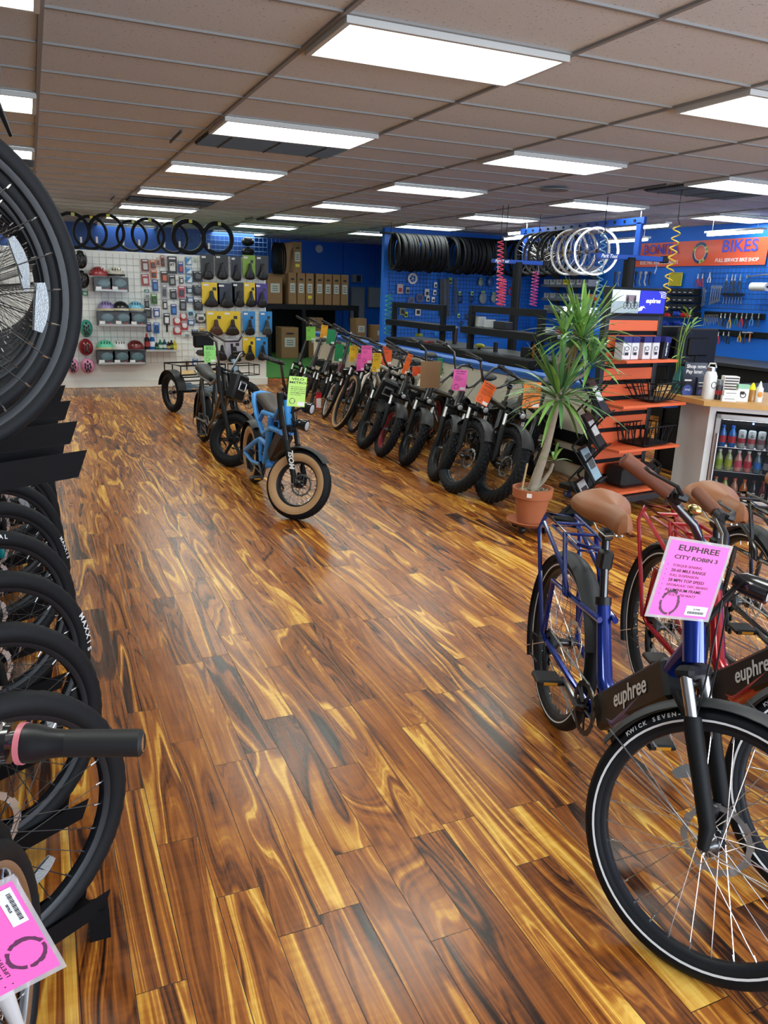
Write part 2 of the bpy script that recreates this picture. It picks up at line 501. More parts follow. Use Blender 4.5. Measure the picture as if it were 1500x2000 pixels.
def wheel_parts(R, tw, kind='road', tan=False, stripe=False, spoke='b', nsp=28, mag=False, word=None, rimc=None, disc=.09, refl=False, tread=None):
    key = (R, tw, kind, tan, stripe, spoke, nsp, mag, word, rimc, disc, refl)
    if key in _wc: return _wc[key]
    Rc = R - tw; P = {}
    n = 16; pr = []
    for k in range(n):
        a = 2 * pi * k / n
        pr.append((Rc + tw * cos(a), tw * .97 * sin(a)))
    seg = 72 if kind != 'fat' else 120
    if kind == 'fat': jag = lambda i, j: (.0065 if ((i // 2) + j) % 2 else -.0035) if (j <= 3 or j >= 13) else 0.
    elif kind == 'knob': seg = 110; jag = lambda i, j: (.0022 if (i % 2) else 0.) if (j in (1, 2, 3, 13, 14, 15)) else 0.
    else: seg = 72; jag = None
    tb = M().lathe(pr, RUBBER, axis='Y', seg=120 if kind == 'fat' else seg, closed=True, jag=jag)
    if kind == 'fat': tb.sm = [False] * len(tb.sm)
    P['tyre'] = tb.mesh('tyre')
    if tan:
        b = M()
        for s in (-1, 1): b.lathe([(Rc + (tw + .0015) * cos(s * a), (tw + .0015) * .97 * sin(s * a)) for a in (radians(72), radians(85), radians(100), radians(118), radians(140))], TAN, axis='Y', seg=60)
        P['sidewall'] = b.mesh('sidewall')
    if stripe:
        b = M()
        for s in (-1, 1): b.lathe([(Rc + (tw + .0012) * cos(s * a), (tw + .0012) * .97 * sin(s * a)) for a in (radians(96), radians(108))], STRIPE, axis='Y', seg=72)
        P['reflective_stripe'] = b.mesh('reflective_stripe')
    if word:
        b = M(); txt, a0, size = word; rr = Rc + tw * .42
        stp = size * .86 / rr
        for s in (-1,):
            for i, ch in enumerate(txt):
                if ch == ' ': continue
                a = a0 - i * stp
                p = Vector((rr * cos(a), s * tw * .93, rr * sin(a)))
                T = basis(p, (sin(a), 0, -cos(a)), (cos(a), .45, sin(a)))
                add_text(b, ch, STRIPE, size, T, bold=.02)
        P['lettering'] = b.mesh('lettering')
    ri = Rc - tw * .82; w = tw * .62
    rm = rimc or RIMB
    P['_rim'] = M().lathe([(ri + .012, w), (ri + .012, -w), (ri - .002, -w * .96), (ri - .012, -w * .6), (ri - .014, 0), (ri - .012, w * .6), (ri - .002, w * .96)], rm, axis='Y', seg=60, closed=True).mesh('wheel')
    hubw = .05
    P['hub'] = M().lathe([(.001, -hubw - .012), (.011, -hubw - .01), (.013, -hubw), (.028, -hubw * .62), (.028, -hubw * .5), (.016, -hubw * .4), (.016, hubw * .4), (.028, hubw * .5), (.028, hubw * .62), (.013, hubw), (.011, hubw + .01), (.001, hubw + .012)], BLACKG, axis='Y', seg=16).mesh('hub')
    b = M()
    if mag:
        for k in range(6):
            a = 2 * pi * k / 6 + .26
            for q in (-.10, .10):
                b.tube([(.03 * cos(a + q * 3), 0, .03 * sin(a + q * 3)), (ri * cos(a + q * .55), 0, ri * sin(a + q * .55))], [.010, .008], BLACK, seg=6)
        b.lathe([(.001, -.03), (.045, -.03), (.05, 0), (.045, .03), (.001, .03)], BLACK, axis='Y', seg=18)
        P['mag_spokes'] = b.mesh('mag_spokes')
    else:
        sm = SPOKEB if spoke == 'b' else SPOKE
        for k in range(nsp):
            a = 2 * pi * k / nsp; s = 1 if k % 2 else -1; q = (.5 if (k // 2) % 2 else -.5)
            b.tube([(.027 * cos(a + q * 2.4), s * hubw * .55, .027 * sin(a + q * 2.4)), ((ri - .012) * cos(a), s * w * .1, (ri - .012) * sin(a))], .0013, sm, seg=4, cap=False)
            b.tube([((ri - .030) * cos(a), s * w * .12, (ri - .030) * sin(a)), ((ri - .010) * cos(a), s * w * .1, (ri - .010) * sin(a))], .0024, SPOKE, seg=5)
        P['spokes'] = b.mesh('spokes')
    if disc:
        b = M(); y = .042
        for i in range(24):
            a0, a1 = 2 * pi * i / 24, 2 * pi * (i + 1) / 24
            b.add([(r_ * cos(a), yy, r_ * sin(a)) for a in (a0, a1) for r_ in (disc * .82, disc + (.002 if i % 2 else -.002)) for yy in (y, y + .002)],
                  [(0, 2, 6, 4), (1, 5, 7, 3), (0, 4, 5, 1), (2, 3, 7, 6)], DISC, False)
        for k in range(6):
            a = 2 * pi * k / 6; b.tube([(.02 * cos(a), y, .02 * sin(a)), (disc * .86 * cos(a + .5), y, disc * .86 * sin(a + .5))], .004, DISC, seg=4, flat=.3)
        P['brake_disc'] = b.mesh('brake_disc')
    if refl:
        b = M(); rr = ri * (.80 if R > .35 else .62); a0 = refl if isinstance(refl, float) else 2.3

        def fn(u, v):
            a = a0 + (u - .5) * .42; wd = .016 * (1 - abs(u - .5) ** 2 * 1.6)
            return Vector(((rr + (v - .5) * wd * 2) * cos(a), -.012, (rr + (v - .5) * wd * 2) * sin(a)))
        b.grid(fn, 10, 2, REFL); b.grid(lambda u, v: fn(u, 1 - v) + Vector((0, .008, 0)), 10, 2, REFL)
        P['wheel_reflector'] = b.mesh('wheel_reflector')
    _wc[key] = P
    return P


def add_wheel(parent, ml, **k):
    P = wheel_parts(**k)
    w = link('wheel', P['_rim'], parent, ml)
    for n_, me in P.items():
        if n_ != '_rim': link(n_, me, w)
    return w


BR = dict(R=.34, tw=.025, WB=1.12, hta=67, off=.045, head=.14, crown=None, front={}, rear={}, color='1a1c1f', rough=.3,
          style='diamond', fork='susp', forkc=None, tube=.026, steer=0., bar='flat', grip='151515', saddle='1a1a1a', saddle_z=.92,
          fender=None, rack=None, light=True, battery=None, bar_w=.33, stem=.10, seat='sport', kick=True, chain=True, basket=False, deco=None, stays=None)
_bcache = {}


def saddle_mesh(m, L_=.26, Wd=.17, comfy=1.):
    def fn(u, v):
        x = -L_ * .5 + L_ * u; a = v * 2 * pi
        er = sqrt(max(0, 1 - max(0, (.16 - u) / .16) ** 2)) * sqrt(max(0, 1 - max(0, (u - .9) / .1) ** 2))
        wd = Wd * .5 * (.26 + .74 / (1 + math.exp((u - .46) * 10))) * max(er, .02)
        ca, sa = cos(a), sin(a)
        h = .026 * comfy * er
        z = h * abs(sa) ** .75 if sa > 0 else -h * .9 * abs(sa) ** .8 * (1.2 if u < .5 else .8)
        return Vector((x, wd * abs(ca) ** .85 * (1 if ca > 0 else -1), z + .022 * comfy * (1 - u) ** 2 - .012 * abs(ca) * comfy))
    b = M(); b.grid(fn, 22, 20, m)
    return b


def build_bike(P):
    """meshes of one bike as a list (part name, mesh, matrix, [(sub part, mesh, matrix)]); x forward, origin under the rear hub"""
    g = dict(BR); g.update(P); R, WB = g['R'], g['WB']
    out = []; paint = mat('metallic_' + g['color'], hexc(g['color']), .22, metal=.55, coat=1.) if g['rough'] <= .2 else cm(g['color'], g['rough'], coat=.7) if g['rough'] < .35 else cm(g['color'], g['rough'])
    u = Vector((-cos(radians(g['hta'])), 0, sin(radians(g['hta']))))
    axp = Vector((WB - g['off'], 0, R)); Lc = g['crown'] or (R + .10)
    Hb = axp + u * Lc; Ht = Hb + u * g['head']; hub = Vector((WB, 0, R)); rh = Vector((0, 0, R))
    S = Matrix.Translation(Hb) @ Matrix.Rotation(g['steer'], 4, u) @ Matrix.Translation(-Hb)
    fk = dict(R=R, tw=g['tw']); fk.update(g['front']); rk = dict(R=R, tw=g['tw']); rk.update({k: v for k, v in g['front'].items() if k not in ('word', 'refl')}); rk.update(g['rear'])
    st = g['style']; t = g['tube']; hw = max(.055, g['tw'] + .022)
    bb = Vector((.43, 0, R * .62 + .09)) if st != 'moped' else Vector((.45, 0, .26))
    geo = dict(S=S, Hb=Hb, Ht=Ht, u=u, bb=bb)
    # ---- frame
    b = M(); b.tube([Hb - u * .005, Ht + u * .005], t * 1.25, paint, seg=14)
    b.lathe([(.035, -.045), (.035, .045)], paint, bb, 'Y', 14)
    seat_top = bb + Vector((-.42 * .33, 0, .42 * .94)) * (1.0 if st != 'step' else .88)
    if st == 'diamond' or st == 'fat':
        drop = .10 if st == 'diamond' else .16
        b.tube([Ht - u * .03, seat_top - Vector((0, 0, .02 + drop * .2))], t * .95, paint)
        b.tube([Hb + u * .03, bb + Vector((.02, 0, .02))], t * (1.25 if st == 'diamond' else 1.75), paint, seg=12)
        b.tube([bb, seat_top], t * .9, paint)
    elif st == 'step':
        b.tube([Hb + u * .045, Hb + u * .0 + Vector((-.10, 0, -.11)), bb + Vector((.20, 0, .06)), bb + Vector((.03, 0, .03))], [t * 1.2, t * 1.7, t * 1.9, t * 1.5], paint, seg=14, flat=.72)
        b.tube([bb + Vector((.07, 0, .07)), bb + Vector((-.005, 0, .11)), seat_top], [t * 1.25, t * 1.15, t * 1.0], paint, seg=12)
    elif st == 'moped':
        # loop frame of a seat tube, triangulated front and a separate swing arm
        for s in (-1, 1):
            b.tube([Ht - u * .02 + Vector((-.01, s * .03, 0)), (.78, s * .05, .70), (.50, s * .07, .69), (.40, s * .075, .60)], .021, paint)
            b.tube([(.92, s * .035, .60), (.70, s * .06, .60), (.52, s * .07, .52), (.36, s * .085, .64), (.26, s * .085, .74), (.20, s * .07, .79)], .021, paint)
            b.tube([(.70, s * .06, .69), (.60, s * .05, .48), (.50, s * .045, .28)], .026, paint)
            b.tube([(.58, s * .05, .44), (.42, s * .07, .46), (.36, s * .09, .43), (.02, s * (hw + .012), R + .03)], .020, paint)
            b.tube([(.42, s * .07, .46), (.42, s * .06, .28)], .016, paint)
            b.tube([(.42, s * .07, .25), (.2, s * (hw + .005), .23), (0, s * (hw + .012), R)], .015, paint)
        b.tube([(.20, -.07, .79), (.16, 0, .80), (.20, .07, .79)], .021, paint)
        b.tube([Ht - u * .02, (.78, 0, .62)], .03, paint)
        b.tube([(.62, 0, .62), (.52, 0, .40)], .026, cm('2a2c30', .4))
    elif st == 'cargo_moto':   # black moped: twin straight seat rails
        for s in (-1, 1):
            b.tube([Ht - u * .02 + Vector((0, s * .03, 0)), (.62, s * .05, .70), (-.05, s * .06, .72), (-.2, s * .06, .74)], .015, paint)
            b.tube([Hb + u * .02 + Vector((0, s * .03, 0)), (.72, s * .05, .36), (.5, s * .05, .25), (.34, s * .06, .3), (.22, s * .07, .7)], .017, paint)
            b.tube([(.42, s * .06, .28), (0, s * (hw + .01), R)], .014, paint); b.tube([(.18, s * .07, .7), (0, s * (hw + .01), R + .01)], .012, paint)
        b.tube([(-.2, -.06, .74), (-.2, .06, .74)], .015, paint)
    if st in ('diamond', 'fat', 'step'):
        for s in (-1, 1):
            b.tube([bb + Vector((-.03, s * .03, 0)), (.26, s * hw * .9, R + (bb.z - R) * .6), (0.0, s * (hw + .008), R)], .012, paint, seg=8)
            if st == 'step':
                b.tube([bb + Vector((-.06, s * .028, .30)), (.1, s * (hw + .004), bb.z + .29), (-.03, s * (hw + .012), bb.z + .285), (-.04, s * (hw + .014), R + .02), (0, s * (hw + .01), R)], .011, paint, seg=8)
            else:
                b.tube([seat_top - Vector((0, -s * .012, .05)), (.2, s * hw * .85, R + (seat_top.z - R) * .62), (0, s * (hw + .008), R)], .010, paint, seg=8)
    subs = []
    if g['deco']:
        txt, sz_, col_ = g['deco'][:3]
        d0 = (bb - Hb).normalized()
        mid = Hb + (bb - Hb) * .47 + Vector((0, -t * 1.45 - .004, .0))
        if st == 'step': mid = Hb + (bb - Hb) * .47 + Vector((.004, -g['battery'] / 2 - .003 if g['battery'] else -.045, -.022))
        T = basis(mid, (-d0.x, 0, -d0.z), (0, .0, 1))
        m2 = M(); add_text(m2, txt, cm(col_, .4), sz_, T, shear=g['deco'][3] if len(g['deco']) > 3 else 0, bold=.015)
        m2.T = Matrix.Rotation(pi, 4, 'Z') if False else None
        T2 = basis(mid * 1 + Vector((0, -2 * mid.y, 0)), (d0.x, 0, d0.z), (0, 0, 1)); add_text(m2, txt, cm(col_, .4), sz_, T2, bold=.015)
        subs.append(('lettering', m2.mesh('lettering'), None))
    if g['battery']:
        a_, c_ = Hb + (bb - Hb) * .18, Hb + (bb - Hb) * .82
        off = Vector((.03, 0, .05)) if st not in ('moped',) else Vector((0, 0, 0))
        if st == 'moped': a_, c_ = Vector((.90, 0, .60)), Vector((.60, 0, .36)); off = Vector((0, 0, 0))
        if st == 'step': off = Vector((.004, 0, -.03)); a_ = Hb + (bb - Hb) * .12; c_ = Hb + (bb - Hb) * .9
        d = (c_ - a_); m3 = M(); m3.box((0, 0, 0), (d.length, g['battery'], g['battery'] * (1.4 if st == 'step' else 1.15)), BLACK, bev=.012)
        subs.append(('battery', m3.mesh('battery'), basis((a_ + c_) / 2 + off, d, (0, 1, 0))))
    out.append(('frame', b.mesh('frame'), None, subs))
    # ---- wheels
    out.append(('wheel', None, S @ Matrix.Translation(hub), fk)); out.append(('wheel', None, Matrix.Translation(rh), rk))
    # ---- fork
    b = M(); b.T = S; fc = cm(g['forkc'], .35) if g['forkc'] else BLACKM; fw_ = hw + .018
    cw = Hb - u * .03
    if g['fork'] == 'rigid':
        for s in (-1, 1): b.tube([cw + Vector((0, s * .02, 0)), cw - u * .05 + Vector((0, s * fw_ * .85, 0)), hub + (cw - hub) * .5 + Vector((0, s * fw_, 0)), hub + Vector((0, s * fw_, 0))], [.016, .02, .017, .010], fc)
    else:
        dbl = g['fork'] == 'moto'
        topz = Ht + u * .05 if dbl else cw
        b.box(cw, (.05, 2 * fw_ + .035, .035), fc, bev=.012, R=Matrix.Rotation(-radians(90 - g['hta']), 3, 'Y'))
        if dbl: b.box(Ht + u * .03, (.045, 2 * fw_ + .03, .028), fc, bev=.01, R=Matrix.Rotation(-radians(90 - g['hta']), 3, 'Y'))
        for s in (-1, 1):
            o = Vector((WB - g['off'] - axp.x + .0, s * fw_, 0)) * 0 + Vector((0, s * fw_, 0))
            low = hub + o; mid = axp + u * (Lc - .13) + o + Vector((.02, 0, 0)); up_ = topz + o + Vector((.0, 0, 0))
            b.tube([up_, mid - u * .02], .0155 if not dbl else .019, STEEL if not dbl else BLACKG, seg=12)
            b.tube([mid + u * .0, mid - u * .02, low + u * .06 + Vector((.012, 0, 0)), low], [.021, .024, .021, .014], fc, seg=12)
            if dbl: b.tube([Hb - u * .03 + o, Ht + u * .04 + o], .024, fc, seg=12)
        am = (axp + u * (Lc - .15) + Vector((.0, 0, 0)))
        if not dbl: b.tube([am + Vector((.02, -fw_, 0)), am + u * .045 + Vector((-.03, -fw_ * .6, 0)), am + u * .045 + Vector((-.03, fw_ * .6, 0)), am + Vector((.02, fw_, 0))], .014, fc)
    b.box(hub + Vector((-.045, hw * .9, .055)), (.05, .03, .06), BLACKG, bev=.008)
    subs = []
    if g['forkc'] is None and g.get('forkword'):
        m2 = M(); m2.T = S
        add_text(m2, g['forkword'], PAPER, .055, basis(hub + u * .17 + Vector((.02, -fw_ - .024, 0)), u, (-u.z, 0, u.x)), bold=.03, shear=.3)
        subs.append(('lettering', m2.mesh('lettering'), None))
    out.append(('fork', b.mesh('fork'), None, subs))
    # ---- fenders
    if g['fender']:
        fm = cm(g['fender'], .5)
        for fr in (True, False):
            c = hub if fr else rh; a0, a1 = ((radians(-8), radians(165)) if fr else (radians(20), radians(215)))
            if g['fender_len'] if 'fender_len' in g else False: a0, a1 = (radians(48), radians(150)) if fr else (radians(60), radians(190))
            rr = R + .022; fwid = g['tw'] + .014
            m2 = M(); m2.T = S if fr else None
            m2.grid(lambda u_, v_: c + Vector(((rr - .02 * abs(2 * v_ - 1) ** 2) * cos(a0 + (a1 - a0) * u_), fwid * (2 * v_ - 1), (rr - .02 * abs(2 * v_ - 1) ** 2) * sin(a0 + (a1 - a0) * u_))), 28, 6, fm)
            m2.grid(lambda u_, v_: c + Vector(((rr + .002 - .02 * abs(2 * v_ - 1) ** 2) * cos(a0 + (a1 - a0) * u_), -fwid * (2 * v_ - 1), (rr + .002 - .02 * abs(2 * v_ - 1) ** 2) * sin(a0 + (a1 - a0) * u_))), 28, 6, fm)
            if not g.get('fender_len'):
                for s in (-1, 1):
                    e = a1 - .12; m2.tube([c + Vector((0, s * (hw + .01), 0)), c + Vector((rr * cos(e), s * fwid, rr * sin(e)))], .0022, STEEL, seg=5)
                    m2.tube([c + Vector((0, s * (hw + .01), 0)), c + Vector((rr * cos(a0 + .1), s * fwid, rr * sin(a0 + .1)))], .0022, STEEL, seg=5) if fr else None
            out.append(('fender', m2.mesh('fender'), None, []))
    # ---- handlebar
    w = g['bar_w']; top = Ht + u * g['stem']; f = Vector((1, 0, 0)); subs = []
    gm = cm(g['grip'], .6)
    bm = BLACKG if g.get('barc') is None else g['barc']
    b = M(); b.T = S
    b.tube([Ht, top], .017, bm); b.box(top + f * .015, (.07, .05, .035), bm, bev=.008)
    k = g['bar']
    if k == 'flat': pts = [(.03, -w, .03), (.045, -w * .45, .015), (.05, -.05, 0), (.05, .05, 0), (.045, w * .45, .015), (.03, w, .03)]
    elif k == 'swept': pts = [(-.16, -w, .17), (-.08, -w * .78, .14), (.015, -w * .48, .075), (.055, -w * .24, .01), (.05, -.03, -.01), (.05, .03, -.01), (.055, w * .24, .01), (.015, w * .48, .075), (-.08, w * .78, .14), (-.16, w, .17)]
    elif k == 'cruise': pts = [(-.05, -w, .055), (-.04, -w * .62, .055), (.0, -w * .4, .05), (.05, -w * .2, .01), (.05, -.03, 0), (.05, .03, 0), (.05, w * .2, .01), (.0, w * .4, .05), (-.04, w * .62, .055), (-.05, w, .055)]
    elif k == 'riser': pts = [(-.06, -w, .16), (.02, -w * .6, .165), (.03, -.10, .04), (.03, -.04, 0), (.03, .04, 0), (.03, .10, .04), (.02, w * .6, .165), (-.06, w, .16)]
    elif k == 'high': pts = [(-.22, -w, .25), (-.08, -w * .86, .27), (-.03, -w * .6, .24), (.0, -.09, .03), (.02, -.04, 0), (.02, .04, 0), (.0, .09, .03), (-.03, w * .6, .24), (-.08, w * .86, .27), (-.22, w, .25)]
    else: pts = [(p_[0] + .11, p_[1], p_[2] - .05) if abs(p_[1]) > .1 else p_ for p_ in [(.10, -.21, -.11), (.02, -.215, -.125), (-.01, -.215, -.13), (.11, -.21, -.085), (.125, -.21, -.03), (.08, -.205, .0), (.02, -.20, 0), (.01, -.05, 0), (.01, .05, 0), (.02, .20, 0), (.08, .205, .0), (.125, .21, -.03), (.11, .21, -.085), (-.01, .215, -.13)][3:]]
    pp = [top + Vector(p) for p in pts]
    b.tube(pp, .0115, bm, seg=10)
    bar_me = b.mesh('handlebar')
    for s in (0, -1):
        if k == 'drop': continue
        e, i_ = pp[s], pp[1 if s == 0 else -2]; d = (i_ - e).normalized()
        m2 = M(); m2.T = S; m2.tube([e, e + d * .004, e + d * g.get('grip_l', .128), e + d * (g.get('grip_l', .128) + .002)], [.012, g.get('grip_r', .0165), g.get('grip_r', .0165), .014], gm, seg=14)
        subs.append(('grip', m2.mesh('grip'), None))
        q = e + d * (.022 + g.get('grip_l', .128)); sy = -1 if q.y < 0 else 1
        m2 = M(); m2.T = S
        m2.tube([q - d * .015, q + d * .015], .017, BLACK); fwdv = Vector((1, 0, 0)) - d * d.x; fwdv.normalize()
        m2.box(q + fwdv * .022 + d * .005, (.035, .03, .022), BLACK, bev=.006, R=Matrix.Rotation(atan2(d.y, d.x), 3, 'Z'))
        m2.tube([q + fwdv * .03, q + fwdv * .055 - d * .03, q + fwdv * .055 - d * .11 + Vector((0, 0, -.012)), q + fwdv * .06 - d * .125 + Vector((0, 0, -.012))], [.008, .007, .0055, .007], BLACK, seg=8, flat=.7)
        if k != 'cruise': subs.append(('brake_lever', m2.mesh('brake_lever'), None))
    if k == 'drop':
        for s in (-1, 1):
            m2 = M(); m2.T = S; o = top + Vector((.21, s * .207, -.05))
            m2.tube([o + Vector((-.02, 0, .0)), o + Vector((.03, 0, .015)), o + Vector((.065, 0, .045)), o + Vector((.07, 0, .06))], [.015, .019, .020, .012], BLACK, seg=10)
            m2.tube([o + Vector((.055, 0, .02)), o + Vector((.08, s * .006, -.03)), o + Vector((.068, s * .014, -.09)), o + Vector((.085, s * .022, -.145))], [.012, .010, .011, .006], BLACK, seg=8, flat=.5)
            subs.append(('brake_lever', m2.mesh('brake_lever'), None))
    m2 = M(); m2.T = S
    for s in (-1, 1):
        q = pp[3 if s < 0 else -4] if len(pp) > 6 else pp[1 if s < 0 else -2]
        m2.tube([q + Vector((.04, 0, 0)), q + Vector((.10, -s * .03, -.02)), top + Vector((.12, s * .03, -.08)), Hb + Vector((.05, s * .035, .0)), cw - u * .10 + Vector((.02, s * .04, 0))], .0028, BLACK, seg=5)
    subs.append(('cables', m2.mesh('cables'), None))
    if k == 'cruise':
        e, d = pp[0], (pp[1] - pp[0]).normalized(); m2 = M(); m2.T = S
        gl = g.get('grip_l', .128) - .128; e = e + d * gl
        m2.tube([e + d * .128, e + d * .15, e + d * .165, e + d * .18], [.017, .019, .024, .025], BLACK, seg=20)
        m2.tube([e + d * .18, e + d * .187], .0265, cm('c9707a', .4), seg=20)
        m2.tube([e + d * .197, e + d * .225, e + d * .235], [.025, .026, .020], BLACKG, seg=20)
        m2.ell(e + d * .212 + Vector((.0, 0, .018)), (.018, .012, .009), CHROME, 12, 8)
        subs.append(('twist_shifter', m2.mesh('twist_shifter'), None))
    if g.get('display'):
        m2 = M(); m2.T = S; m2.box(top + Vector((.04, -.05, .035)), (.05, .075, .014), BLACK, bev=.005, R=Matrix.Rotation(.3, 3, 'Y')); m2.box(top + Vector((.036, -.05, .0435)), (.036, .06, .002), cm('8f9388', .25), R=Matrix.Rotation(.3, 3, 'Y'))
        subs.append(('display', m2.mesh('display'), None))
        m2 = M(); m2.T = S; q = pp[2] + (pp[1] - pp[2]) * .1; m2.ell(q + Vector((0, 0, .03)), (.02, .02, .014), mat('brass', (.75, .55, .2), .2, metal=1), 14, 8); m2.tube([q, q + Vector((0, 0, .024))], .006, BLACK)
        subs.append(('bell', m2.mesh('bell'), None))
    out.append(('handlebar', bar_me, None, subs))
    if g['light']:
        m2 = M(); m2.T = S; nl = g.get('lights', 1)
        for q in range(nl):
            if nl == 2: c = Hb + Vector((.12, 0, .16 - .13 * q)); rr = .042
            else: c = Ht + Vector((.12, 0, .11)) if g['light'] == 'top' else Hb + Vector((.07, 0, .02)); rr = .03
            m2.tube([c + Vector((-.055, 0, 0)), c + Vector((-.03, 0, 0)), c + Vector((.0, 0, 0)), c + Vector((.035, 0, 0))], [rr * .55, rr * .95, rr, rr * 1.04], BLACKG, seg=18)
            m2.lathe([(rr * .8, .037), (rr * .4, .043), (.001, .044)], mat('headlight_lens', (.45, .47, .5), .1, coat=1), c, 'X', 18)
            m2.tube([c + Vector((-.04, 0, 0)), Hb + Vector((.0, 0, .05)) + u * (.04 if q == 0 else 0)], .008, BLACK)
        out.append(('headlight', m2.mesh('headlight'), None, []))
    # ---- seat
    if g['seat'] == 'sport' or g['seat'] == 'comfort':
        dv = (seat_top - bb).normalized(); stz = g['saddle_z']; pt = seat_top + dv * ((stz - .07 - seat_top.z) / dv.z)
        m2 = M(); m2.tube([seat_top - dv * .03, pt], .0145, BLACKG); m2.tube([seat_top - dv * .015, seat_top + dv * .012], t * 1.15, BLACK); m2.box(pt + Vector((0, 0, .005)), (.05, .04, .04), BLACK, bev=.008)
        for s in (-1, 1): m2.tube([pt + Vector((-.09, s * .02, .035)), pt + Vector((-.03, s * .02, .012)), pt + Vector((.05, s * .02, .012)), pt + Vector((.11, s * .01, .035))], .0035, STEEL, seg=6)
        if g['seat'] == 'comfort': m2.box((pt + seat_top) / 2 + dv * .03, (.05, .045, .07), BLACK, bev=.008)
        out.append(('seat_post', m2.mesh('seat_post'), None, []))
        sb = saddle_mesh(cm(g['saddle'], .45), .27 if g['seat'] == 'sport' else .30, .15 if g['seat'] == 'sport' else .225, 1. if g['seat'] == 'sport' else 1.5)
        out.append(('saddle', sb.mesh('saddle'), Matrix.Translation(pt + Vector((.01, 0, .062 if g['seat'] == 'sport' else .08))), []))
    elif g['seat'] == 'long':
        x0, x1, z0 = (.24, .94, .755) if st == 'moped' else (-.18, .56, .77)
        sm_ = cm(g['saddle'], .55, bump=.3)
        m2 = M()

        def fn(u_, v_):
            x = x0 + (x1 - x0) * u_; a = v_ * 2 * pi
            wd = .085 * (1 - .45 * u_) * min(1, 8 * u_ + .3, 8 * (1 - u_) + .3); h = .045 * min(1, 6 * u_ + .25, 6 * (1 - u_) + .25)
            zc = z0 + (.035 * cos(u_ * 5.0) if st == 'moped' else .02 * cos(u_ * 4)) - .02 * u_
            sa, ca = sin(a), cos(a)
            return Vector((x, wd * (abs(ca) ** .7) * (1 if ca > 0 else -1), zc + h * (abs(sa) ** .7) * (1 if sa > 0 else -1)))
        m2.grid(fn, 24, 18, sm_)
        out.append(('seat', m2.mesh('seat'), None, []))
    # ---- drivetrain
    m2 = M(); y = -.055
    m2.lathe([(.075, y), (.092, y), (.092, y - .004), (.075, y - .004)], BLACK, bb, 'Y', 40, closed=True, jag=lambda i, j: .003 * (i % 2) if j in (1, 2) else 0)
    for q in range(5): a = 2 * pi * q / 5; m2.tube([bb + Vector((.02 * cos(a), y, .02 * sin(a))), bb + Vector((.08 * cos(a), y, .08 * sin(a)))], .008, BLACK, seg=6, flat=.4)
    ca = g.get('crank_a', -.5)
    ends = []
    for s in (-1, 1):
        d = Vector((cos(ca), 0, sin(ca))) * .165 * (-s); e = bb + Vector((0, s * .085, 0)) + d; ends.append(e)
        m2.tube([bb + Vector((0, s * .04, 0)), bb + Vector((0, s * .075, 0)), e], [.016, .015, .011], BLACKG, seg=8)
    subs = []
    for s, e in zip((-1, 1), ends):
        m3 = M(); m3.box(e + Vector((0, s * .055, 0)), (.085, .095, .022), BLACK, bev=.006); m3.box(e + Vector((.043, s * .055, 0)), (.004, .05, .01), cm('c98a1c', .3)); m3.tube([e, e + Vector((0, s * .06, 0))], .007, STEEL, seg=8)
        subs.append(('pedal', m3.mesh('pedal'), None))
    out.append(('crank', m2.mesh('crank'), None, subs))
    m2 = M()
    for q in range(7): m2.lathe([(.02, y + q * .004), (.05 - q * .0035, y + q * .004), (.05 - q * .0035, y + .002 + q * .004), (.02, y + .002 + q * .004)], GREYM, rh, 'Y', 22, closed=True, jag=lambda i, j: .002 * (i % 2))
    out.append(('cassette', m2.mesh('cassette'), None, []))
    al = atan2((rh - bb).z, (rh - bb).x); nx = Vector((sin(al), 0, -cos(al))); chm = mat('chain_metal', (.25, .24, .22), .35, metal=.9)
    if nx.z < 0: nx = -nx
    ax_ = (bb - rh).normalized(); yy = Vector((0, y, 0)); cp = []
    for q in range(25): cp.append((rh + yy + nx * .048).lerp(bb + yy + nx * .092, q / 24))
    for q in range(1, 8): a_ = pi / 2 - pi * q / 8; cp.append(bb + yy + nx * .092 * sin(a_) + ax_ * .092 * cos(a_))
    for q in range(25): cp.append((bb + yy - nx * .092).lerp(rh + yy - nx * .058, q / 24))
    for q in range(1, 5): a_ = -pi / 2 - pi * q / 5; cp.append(rh + yy + nx * .05 * sin(a_) + ax_ * .05 * cos(a_))
    m2 = M(); m2.tube(cp, [.0046 if q % 2 else .0032 for q in range(len(cp))], chm, seg=5, closed=True)
    out.append(('chain', m2.mesh('chain'), None, []))
    m2 = M(); m2.tube([rh + Vector((0, y - .01, -.02)), rh + Vector((.03, y - .015, -.06)), rh + Vector((.05, y - .01, -.13))], [.012, .014, .01], BLACK, flat=.5)
    for q in ((.03, -.07), (.05, -.125)): m2.lathe([(.001, y + .002), (.016, y + .002), (.016, y - .004), (.001, y - .004)], BLACK, rh + Vector((q[0], 0, q[1])), 'Y', 12)
    m2.tube([rh + Vector((-.02, y - .02, .0)), rh + Vector((-.06, y - .05, .01)), rh + Vector((-.065, y - .05, -.08)), rh + Vector((-.02, y - .03, -.1))], .004, BLACK, seg=6)
    out.append(('derailleur', m2.mesh('derailleur'), None, []))
    if g['kick']:
        m2 = M(); m2.tube([bb + Vector((-.08, .04, -.03)), (bb.x - .16, .19, -.01)], .009, BLACKM); out.append(('kickstand', m2.mesh('kickstand'), None, []))
